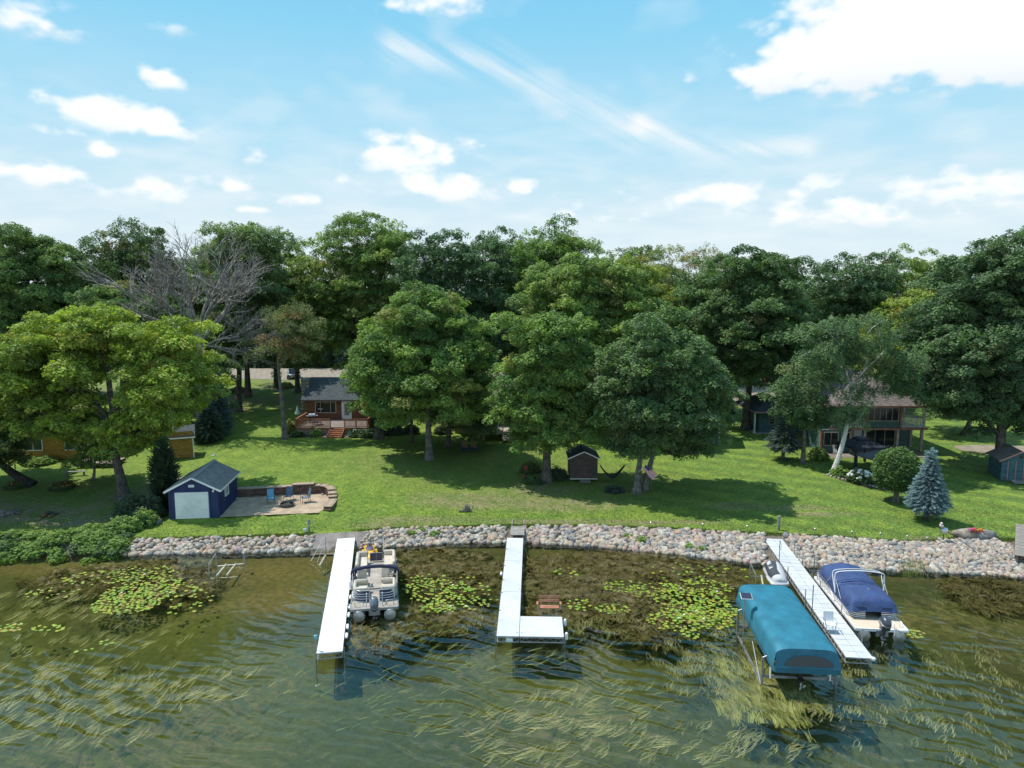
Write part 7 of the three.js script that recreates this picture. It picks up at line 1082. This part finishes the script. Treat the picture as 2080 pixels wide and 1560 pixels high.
// ---------------------------------------------------------------- vehicles
function car(label, x, d, turn, paint, tall) {
  const t = thing('parked_car', label, 'car', x, d, turn), L = 4.6, w = 0.92, yb = 0.34, top = tall ? 1.72 : 1.45;
  const sec = (z, hw, y0, y1, k = 0.86) => [[-hw, y0, z], [-hw, mix(y0, y1, 0.6), z], [-hw * k, y1, z], [hw * k, y1, z], [hw, mix(y0, y1, 0.6), z], [hw, y0, z]];
  part(t, 'body', loft([sec(2.3, w * 0.86, yb + 0.1, 0.82), sec(2.15, w * 0.97, yb, 0.95), sec(1.0, w, yb - 0.06, 1.05), sec(-1.9, w, yb - 0.06, 1.08), sec(-2.25, w * 0.95, yb, 1.02)]), paint);
  part(t, 'cabin', loft([sec(1.05, w * 0.86, 0.98, 1.06), sec(0.35, w * 0.86, 0.98, top), sec(-1.75, w * 0.86, 0.98, top), sec(-2.15, w * 0.84, 0.98, 1.2)]), paint);
  part(t, 'windshield', box(1.34, 0.02, 0.82, 0, (1.06 + top) / 2 + 0.01, 0.74, Math.atan2(top - 1.04, 0.72)), glass); for (const s of [-1, 1]) part(t, 'side_window', box(0.02, top - 1.2, 2.0, s * w * 0.845, (top + 1.1) / 2, -0.65), glass);
  for (const [sx, z] of [[-1, 1.4], [1, 1.4], [-1, -1.4], [1, -1.4]]) { const wl = part(t, 'wheel', cyl(0.34, 0.34, 0.22, sx * (w - 0.1), 0.34, z, 18, 0, 0, Math.PI / 2), blackRub); part(wl, 'rim', cyl(0.2, 0.2, 0.02, sx * (w + 0.02), 0.34, z, 14, 0, 0, Math.PI / 2), alu); }
  for (const s of [-1, 1]) part(t, 'headlight', cbox(0.36, 0.17, 0.1, 0.04, s * 0.6, 0.82, 2.2), mat([0.6, 0.6, 0.65], 0.15)); part(t, 'grille', box(0.7, 0.16, 0.05, 0, 0.74, 2.28), alu); part(t, 'bumper', cbox(1.7, 0.2, 0.16, 0.05, 0, 0.48, 2.26), paint); part(t, 'license_plate', box(0.3, 0.15, 0.02, 0, 0.5, 2.36), whitePaint); for (const s of [-1, 1]) part(t, 'side_mirror', cbox(0.16, 0.13, 0.1, 0.03, s * (w + 0.06), 1.12, 0.75), paint);
  return t;
}
car('dark blue sport utility car parked on the gravel behind the cabin', -38.2, 123.5, 0.16, mat([0.012, 0.014, 0.03], 0.25, { clearcoat: 1 }), 1);
car('white car glimpsed on the road behind the elm', 15.3, 130, 1.2, mat([0.75, 0.75, 0.76], 0.3, { clearcoat: 1 }), 1);
// ---------------------------------------------------------------- patio
{
  const t = thing('fire_ring', 'metal fire ring with ashes on the sand', 'fire pit', -17.85, 54.7, 0, PATIO_Y + 0.02), n = 14;
  part(t, 'ring', finish(new THREE.CylinderGeometry(0.52, 0.55, 0.22, 24, 1, true).translate(0, 0.11, 0)), mat([0.07, 0.055, 0.05], 0.7, { side: THREE.DoubleSide })); part(t, 'rim', finish(new THREE.TorusGeometry(0.53, 0.03, 6, 28).rotateX(Math.PI / 2).translate(0, 0.22, 0)), mat([0.09, 0.07, 0.06], 0.6)); part(t, 'ashes', lathe([[0.5, 0.06], [0.3, 0.1], [0.001, 0.13]], 16), mat([0.42, 0.40, 0.38], 1, { map: T.gravel }));
  for (let k = 0; k < 5; k++) part(t, 'log', bar([Math.cos(k * 1.3) * 0.35, 0.13, Math.sin(k * 1.3) * 0.35], [Math.cos(k * 1.3 + 2.4) * 0.3, 0.19, Math.sin(k * 1.3 + 2.4) * 0.3], 0.05), k % 2 ? barkDark : barkPale);
}
function slingChair(label, x, d, turn, col, y) {
  const t = thing('patio_chair', label, 'chair', x, d, turn, y), fr = mat([0.07, 0.072, 0.08], 0.45), sl = mat(col, 0.8, { map: T.cloth });
  part(t, 'seat', box(0.5, 0.02, 0.5, 0, 0.41, 0.02, 0.1), sl); part(t, 'backrest', box(0.5, 0.68, 0.02, 0, 0.74, -0.34, -0.28), sl);
  for (const s of [-1, 1]) { part(t, 'side_frame', tube([[s * 0.27, 1.08, -0.45], [s * 0.27, 0.42, -0.24], [s * 0.27, 0.43, 0.28]], 0.017, 14, 6), fr); part(t, 'armrest', tube([[s * 0.29, 0.64, -0.32], [s * 0.29, 0.65, 0.24], [s * 0.29, 0.5, 0.3]], 0.02, 12, 6), fr); part(t, 'leg', bar([s * 0.28, 0.52, 0.3], [s * 0.29, 0, 0.34], 0.017), fr); part(t, 'leg', bar([s * 0.28, 0.6, -0.28], [s * 0.29, 0, -0.36], 0.017), fr); }
  part(t, 'crossbar', [bar([-0.28, 0.4, 0.28], [0.28, 0.4, 0.28], 0.015), bar([-0.27, 1.08, -0.45], [0.27, 1.08, -0.45], 0.017)], fr); return t;
}
slingChair('light blue patio chair on the sand', -19.4, 55.5, 0.35, [0.16, 0.42, 0.62], PATIO_Y + 0.02);
slingChair('grey blue patio chair facing the fire ring by the block wall', -18.2, 56.2, 0.0, [0.13, 0.19, 0.28], PATIO_Y + 0.02);
slingChair('grey blue patio chair turned sideways right of the fire ring', -16.7, 55.8, -1.0, [0.12, 0.17, 0.24], PATIO_Y + 0.02);
for (const [x, k] of [[-4.95, 'left one with leaning back'], [-3.98, 'right one']]) { const t = thing('garden_chair', `blue garden chair under the maples before the tan deck, ${k === 'right one' ? 'beside the steps' : 'beside the dark trunk'}`, 'chair', x, 72.2, 0.05), b = mat([0.035, 0.06, 0.13], 0.8), wd = mat([0.16, 0.10, 0.07], 0.8); part(t, 'seat', box(0.6, 0.04, 0.55, 0, 0.36, 0.05, 0.15), b); for (let i = 0; i < 4; i++) part(t, 'back_slat', box(0.13, 0.8, 0.025, -0.22 + i * 0.147, 0.8, -0.32, -0.3), wd); for (const s of [-1, 1]) { part(t, 'armrest', box(0.12, 0.03, 0.7, s * 0.38, 0.58, 0.02), b); part(t, 'leg', box(0.06, 0.6, 0.09, s * 0.36, 0.29, 0.3), b); part(t, 'leg', box(0.06, 0.6, 0.09, s * 0.36, 0.29, -0.28), b); } }
{ const t = thing('garden_chair', 'white chair on the green house patio beside the post', 'chair', 32.6, 69.9, 0.8, 1.47); part(t, 'seat', cbox(0.5, 0.04, 0.5, 0.01, 0, 0.42, 0), whitePaint); for (let i = 0; i < 4; i++) part(t, 'back_slat', box(0.1, 0.65, 0.025, -0.19 + i * 0.127, 0.76, -0.28, -0.2), whitePaint); for (const s of [-1, 1]) { part(t, 'armrest', box(0.08, 0.03, 0.52, s * 0.28, 0.63, 0), whitePaint); for (const z of [-0.22, 0.22]) part(t, 'leg', box(0.05, 0.62, 0.05, s * 0.27, 0.31, z), whitePaint); } }
// ---------------------------------------------------------------- lawn things
{
  const t = thing('garden_pump', 'grey hand pump with white base above the left stone bank', 'pump', -14.6, 49.4); part(t, 'column', [cyl(0.06, 0.05, 0.75, 0, 0.42, 0, 10), cyl(0.1, 0.08, 0.16, 0, 0.82, 0, 10)], aluDull); part(t, 'spout', tube([[0, 0.62, 0], [-0.2, 0.64, 0.02], [-0.24, 0.5, 0.03]], 0.035), aluDull); part(t, 'handle', tube([[0.05, 0.85, 0], [0.24, 0.8, 0], [0.3, 0.4, 0]], 0.02), aluDull); part(t, 'bucket', lathe([[0.001, 0], [0.12, 0], [0.15, 0.26], [0.14, 0.26]], 14, -0.26, 0.01, 0.1), whitePaint);
  const p = thing('wood_post', 'weathered wood post at the head of the tiled dock', 'post', 19.3, 49.7); part(p, 'post', cbox(0.17, 1.05, 0.17, 0.02, 0, 0.47, 0), greyWood); part(p, 'post_cap', cbox(0.21, 0.05, 0.21, 0.015, 0, 1.02, 0), greyWood);
}
{ const t = thing('brush_pile', 'grey pile of cut branches on the open lawn', 'brush pile', -3.5, 53.9), g = []; for (let k = 0; k < 70; k++) { const a = R(0, 6.283), r = R(0.05, 0.42), b = a + R(1.6, 4); g.push(bar([Math.cos(a) * r, R(0, 0.15), Math.sin(a) * r * 0.8], [Math.cos(b) * R(0.1, 0.35), R(0.2, 0.62), Math.sin(b) * R(0.1, 0.3)], R(0.012, 0.035), 0.008, 5)); } part(t, 'branches', g, barkDead); part(t, 'log', [bar([-0.62, 0.08, 0.2], [0.0, 0.1, 0.3], 0.07, 0.06, 8)], barkGrey); part(t, 'log', [bar([0.3, 0.06, 0.35], [0.45, 0.5, 0.1], 0.05, 0.03, 7)], barkPale); }
{ const t = thing('plant_stand', 'small stand with red flowers on the lawn left of the flared maple', 'planter', 1.25, 62.9); part(t, 'stand', [bar([0, 0, 0], [0, 0.75, 0], 0.05), cyl(0.16, 0.12, 0.04, 0, 0.02, 0, 10)], blackRub); part(t, 'pot', lathe([[0.001, 0.72], [0.1, 0.72], [0.16, 0.92], [0.14, 0.92]], 12), mat([0.22, 0.08, 0.05], 0.8)); const b = []; for (let k = 0; k < 22; k++) b.push(ball(0.05, 0.05, 0.05, R(-0.16, 0.16), R(0.92, 1.1), R(-0.16, 0.16), 6)); for (let k = 0; k < 16; k++) b.push(ball(0.05, 0.04, 0.05, R(-0.3, 0.2), R(0.08, 0.3), R(0, 0.3), 6)); part(t, 'flowers', b, mat([0.5, 0.07, 0.04], 0.8)); }
{
  const t = thing('flag', 'striped american flag hanging from a pole on the paired trunk', 'flag', 11.0, 58.2, -0.1, ground(11, 58.4)); part(t, 'flag_pole', bar([-0.35, 2.0, 0.3], [0.15, 2.75, 0.6], 0.018), mat([0.6, 0.6, 0.6], 0.4));
  const nx = 16, ny = 13, cl = (u, v) => [mix(0.15, 1.15, u) - 0.42 * v * (0.5 + 0.5 * u), 2.66 - 0.85 * u - 0.5 * v * (0.7 + 0.3 * u), 0.55 + 0.07 * Math.sin(v * 14 + u * 3)];
  const stripeGeo = (v0, v1, u0, u1) => { const P = [], I = [], m = 8; for (let i = 0; i <= m; i++) for (const v of [v0, v1]) P.push(...cl(mix(u0, u1, i / m), v)); for (let i = 0; i < m; i++) I.push(2 * i, 2 * i + 1, 2 * i + 2, 2 * i + 1, 2 * i + 3, 2 * i + 2); const g = new THREE.BufferGeometry(); g.setAttribute('position', new THREE.Float32BufferAttribute(P, 3)); g.setIndex(I); g.computeVertexNormals(); return finish(g); };
  const rd = mat([0.55, 0.04, 0.09], 0.85, { side: THREE.DoubleSide }), wt = mat([0.8, 0.78, 0.8], 0.85, { side: THREE.DoubleSide }), bl = mat([0.025, 0.035, 0.13], 0.85, { side: THREE.DoubleSide });
  for (let k = 0; k < 13; k++) part(t, 'stripe', stripeGeo(k / 13, (k + 1) / 13, k < 7 ? 0.4 : 0, 1), k % 2 ? wt : rd); part(t, 'canton', stripeGeo(0, 7 / 13, 0, 0.4), bl);
  const st = []; for (let r = 0; r < 9; r++) for (let c = 0; c < (r % 2 ? 5 : 6); c++) { const p = cl((c + (r % 2 ? 1 : 0.5)) / 6.2 * 0.4, (r + 0.6) / 9.4 * 7 / 13); st.push(ball(0.011, 0.011, 0.011, p[0], p[1], p[2] + 0.012, 5)); } part(t, 'stars', st, wt);
  const s = thing('bird_feeder', 'small white box on a thin pole beside the flag', 'bird feeder', 12.0, 59.6); part(s, 'pole', bar([0, 0, 0], [0, 1.45, 0], 0.02), aluDull); part(s, 'box', cbox(0.2, 0.42, 0.16, 0.02, 0, 1.62, 0), whitePaint); part(s, 'roof', extrude([[-0.15, 0], [0.15, 0], [0, 0.1]], 0.22, 0, 1.835, -0.11), greyWood);
}
{ const t = thing('boulder_planter', 'hollowed boulder with red and orange flowers above the stones', 'planter', 32.4, 48.1, 0, 0.72), bm = mat([0.40, 0.33, 0.27], 0.95, { map: T.rock, bumpMap: T.rockB, bumpScale: 0.05 }); const a = part(t, 'boulder', stones[1], bm); a.scale.set(1.6, 1.2, 1.1); a.position.set(-0.55, 0.15, 0); const b = part(t, 'boulder', stones[4], mat([0.33, 0.30, 0.28], 0.95, { map: T.rock, bumpMap: T.rockB, bumpScale: 0.05 })); b.scale.set(2.0, 1.0, 1.1); b.position.set(0.65, 0.1, -0.05); b.rotation.y = 0.2;
  for (const [c, n] of [[[0.6, 0.03, 0.06], 26], [[0.75, 0.16, 0.01], 22], [[0.4, 0.12, 0.4], 12], [[0.08, 0.16, 0.03], 26]]) { const g = []; for (let k = 0; k < n; k++) { const a2 = R(0, 6.283), r = Math.sqrt(rnd()); g.push(ball(0.06, 0.05, 0.06, -0.05 + Math.cos(a2) * r * 0.42 + (c[1] > 0.13 && c[0] > 0.7 ? 0.12 : -0.1), 0.42 + R(0, 0.22), 0.25 + Math.sin(a2) * r * 0.28, 6)); } part(t, 'flowers', g, mat(c, 0.8)); } }
{ const t = thing('garden_ornament', 'silver ball bird ornament on a bent dark rod over the stones', 'ornament', 29.6, 47.3, 0, 0.75); part(t, 'rod', tube([[0.35, 0.62, 0], [1.0, 0.15, 0.9], [1.45, -0.35, 1.9], [1.6, -0.62, 2.4]], 0.025, 20, 6), blackRub); part(t, 'foot', cyl(0.1, 0.06, 0.3, 1.6, -0.62, 2.4, 10), mat([0.03, 0.14, 0.09], 0.6)); part(t, 'ball', ball(0.26, 0.24, 0.22, 0.2, 0.66, 0, 16), mat([0.55, 0.57, 0.6], 0.15, { metalness: 0.9 })); part(t, 'bird', [ball(0.12, 0.13, 0.2, -0.02, 1.02, 0, 10), ball(0.09, 0.09, 0.09, -0.08, 1.2, 0.08, 10)], mat([0.6, 0.52, 0.48], 0.7)); part(t, 'stake', bar([0.18, -0.1, -0.02], [0.18, 0.5, -0.02], 0.03), blackRub); }
[[10.2, 50.4], [13.9, 50.0], [17.0, 49.6], [21.6, 48.9], [24.0, 48.4], [25.8, 48.0], [27.4, 47.5], [28.6, 47.2]].forEach(([x, d]) => { const t = thing('stake_light', 'small stake light along the top of the right stone banks', 'garden light', x, d, 0, undefined, 'stake lights along the stone banks'); part(t, 'stake', bar([0, -0.05, 0], [0, 0.3, 0], 0.014), aluDull); part(t, 'lamp_head', [cyl(0.06, 0.07, 0.1, 0, 0.34, 0, 10), cyl(0.1, 0.03, 0.05, 0, 0.41, 0, 10)], alu); });
{ const t = thing('sprinkler', 'small white sprinkler on the lawn behind the blue garage', 'sprinkler', -29.6, 69.2); part(t, 'head', lathe([[0.001, 0], [0.14, 0], [0.12, 0.1], [0.05, 0.2], [0.06, 0.3], [0.001, 0.32]], 12), whitePaint); part(t, 'arm', bar([-0.3, 0.05, 0], [0.1, 0.05, 0], 0.02), whitePaint); }
{ const t = thing('swing_frame', 'thin dark metal frame at the edge of the left lawn', 'swing frame', -45.3, 62.5, 0.2); part(t, 'frame', [bar([-1.2, 0, 0], [-1.2, 1.5, 0], 0.03), bar([0.5, 0, 0], [0.5, 1.5, 0], 0.03), bar([-1.2, 1.5, 0], [0.5, 1.5, 0], 0.03)], blackRub); part(t, 'hanger', bar([0.0, 1.5, 0], [0.0, 1.1, 0], 0.015), blackRub); }
{ const t = thing('hammock', 'dark hammock slung between shed and paired trunks', 'hammock', 8.9, 62.2, 0); const P = []; for (let i = 0; i <= 10; i++) { const u = i / 10, x = mix(-1.0, 1.2, u), y = 1.35 - 1.05 * Math.sin(Math.PI * u), w = 0.12 + 0.4 * Math.sin(Math.PI * u); P.push([[x, y + 0.12, -w], [x, y - 0.04, -w * 0.5], [x, y - 0.09, 0], [x, y - 0.04, w * 0.5], [x, y + 0.12, w]]); } part(t, 'bed', loft(P, false, false), mat([0.06, 0.06, 0.05], 0.9, { side: THREE.DoubleSide })); part(t, 'rope', [bar([-1.0, 1.4, 0], [-1.25, 1.75, 0.6], 0.015), bar([1.2, 1.4, 0], [1.55, 2.0, 1.6], 0.015)], mat([0.4, 0.38, 0.32], 0.9)); }
// rock and wood piles on the left lawn
function pile(name, label, x, d, n, r, h, mats, geo) { const t = thing(name, label, name.includes('wood') ? 'wood pile' : 'rock pile', x, d); for (let k = 0; k < n; k++) { const a = R(0, 6.283), q = Math.sqrt(rnd()) * r, y = Math.max(0, h * (1 - q / r)) * R(0.2, 1); if (geo === 'log') { const m = part(t, 'log', cyl(0.09, 0.08, R(0.5, 0.8), 0, 0, 0, 8), pick(mats)); m.position.set(Math.cos(a) * q, y + 0.07, Math.sin(a) * q); m.rotation.set(R(-0.3, 0.3) + Math.PI / 2, R(0, 3), 0); } else { const m = part(t, 'stone', pick(stones), pick(mats)); m.position.set(Math.cos(a) * q, y + 0.06, Math.sin(a) * q * 0.7); m.rotation.set(R(-1, 1), R(0, 6), R(-1, 1)); m.scale.setScalar(R(0.22, 0.45)); } } }
const dullStone = [mat([0.20, 0.17, 0.15], 0.95, { map: T.rock }), mat([0.26, 0.23, 0.21], 0.95, { map: T.rock }), mat([0.15, 0.13, 0.12], 0.95, { map: T.rock })];
pile('rock_pile', 'heap of dull stones around the big maple trunk', -31.0, 55.6, 34, 1.0, 0.6, dullStone);
pile('rock_pile', 'ring of grey ash and stones on the bare left lawn', -38.6, 53.0, 16, 0.9, 0.12, dullStone);
pile('wood_pile', 'small pile of orange brown logs on the left lawn', -35.5, 52.6, 9, 0.6, 0.15, [mat([0.28, 0.15, 0.07], 0.9, { map: T.woodH }), barkGrey], 'log');
pile('rock_pile', 'broken pale stones beside the garage front corner', -26.5, 51.0, 22, 0.55, 0.5, [mat([0.34, 0.32, 0.32], 0.9, { map: T.rock }), mat([0.24, 0.23, 0.24], 0.9, { map: T.rock })]);
pile('rock_pile', 'pale rocks in the flower garden beyond the cabin lawn', -36, 110, 14, 1.6, 0.2, [stoneMats[5], stoneMats[9]]);
{ const t = thing('picnic_bench', 'low bench under the trees on the left lawn', 'bench', -39.8, 63.2, 0.1); part(t, 'plank', [box(1.9, 0.05, 0.3, 0, 0.4, 0)], greyWood); for (const s of [-1, 1]) part(t, 'leg', box(0.08, 0.4, 0.26, s * 0.75, 0.19, 0), greyWood); }
// edging of the gazebo bed
{ const t = thing('bed_edging', 'curved row of edging stones around the gazebo flower bed', 'edging', 32, 60.6, 0, 1.15); for (let k = 0; k < 26; k++) { const u = k / 25, x = mix(28.8, 34.0, u), d = 63.3 - 4.9 * Math.sin(u * 1.6), m = part(t, 'stone', stones[k % 7], stoneMats[(k * 5) % 12]); m.position.set(x - 32, ground(x, d) - 1.15 + 0.05, 60.6 - d); m.scale.setScalar(0.3); m.rotation.y = k; } }
{ const t = thing('patio_umbrella', 'pale closed patio umbrella beside the cabin chimney', 'umbrella', -25.6, 83.6, 0, 1.9); part(t, 'pole', bar([0, 0, 0], [0, 2.6, 0], 0.025), greyWood); part(t, 'canopy', lathe([[0.03, 2.55], [0.1, 2.2], [0.34, 1.6], [0.3, 1.55], [0.02, 1.6]], 12), mat([0.45, 0.52, 0.47], 0.85)); }
renderer.render(scene, camera);
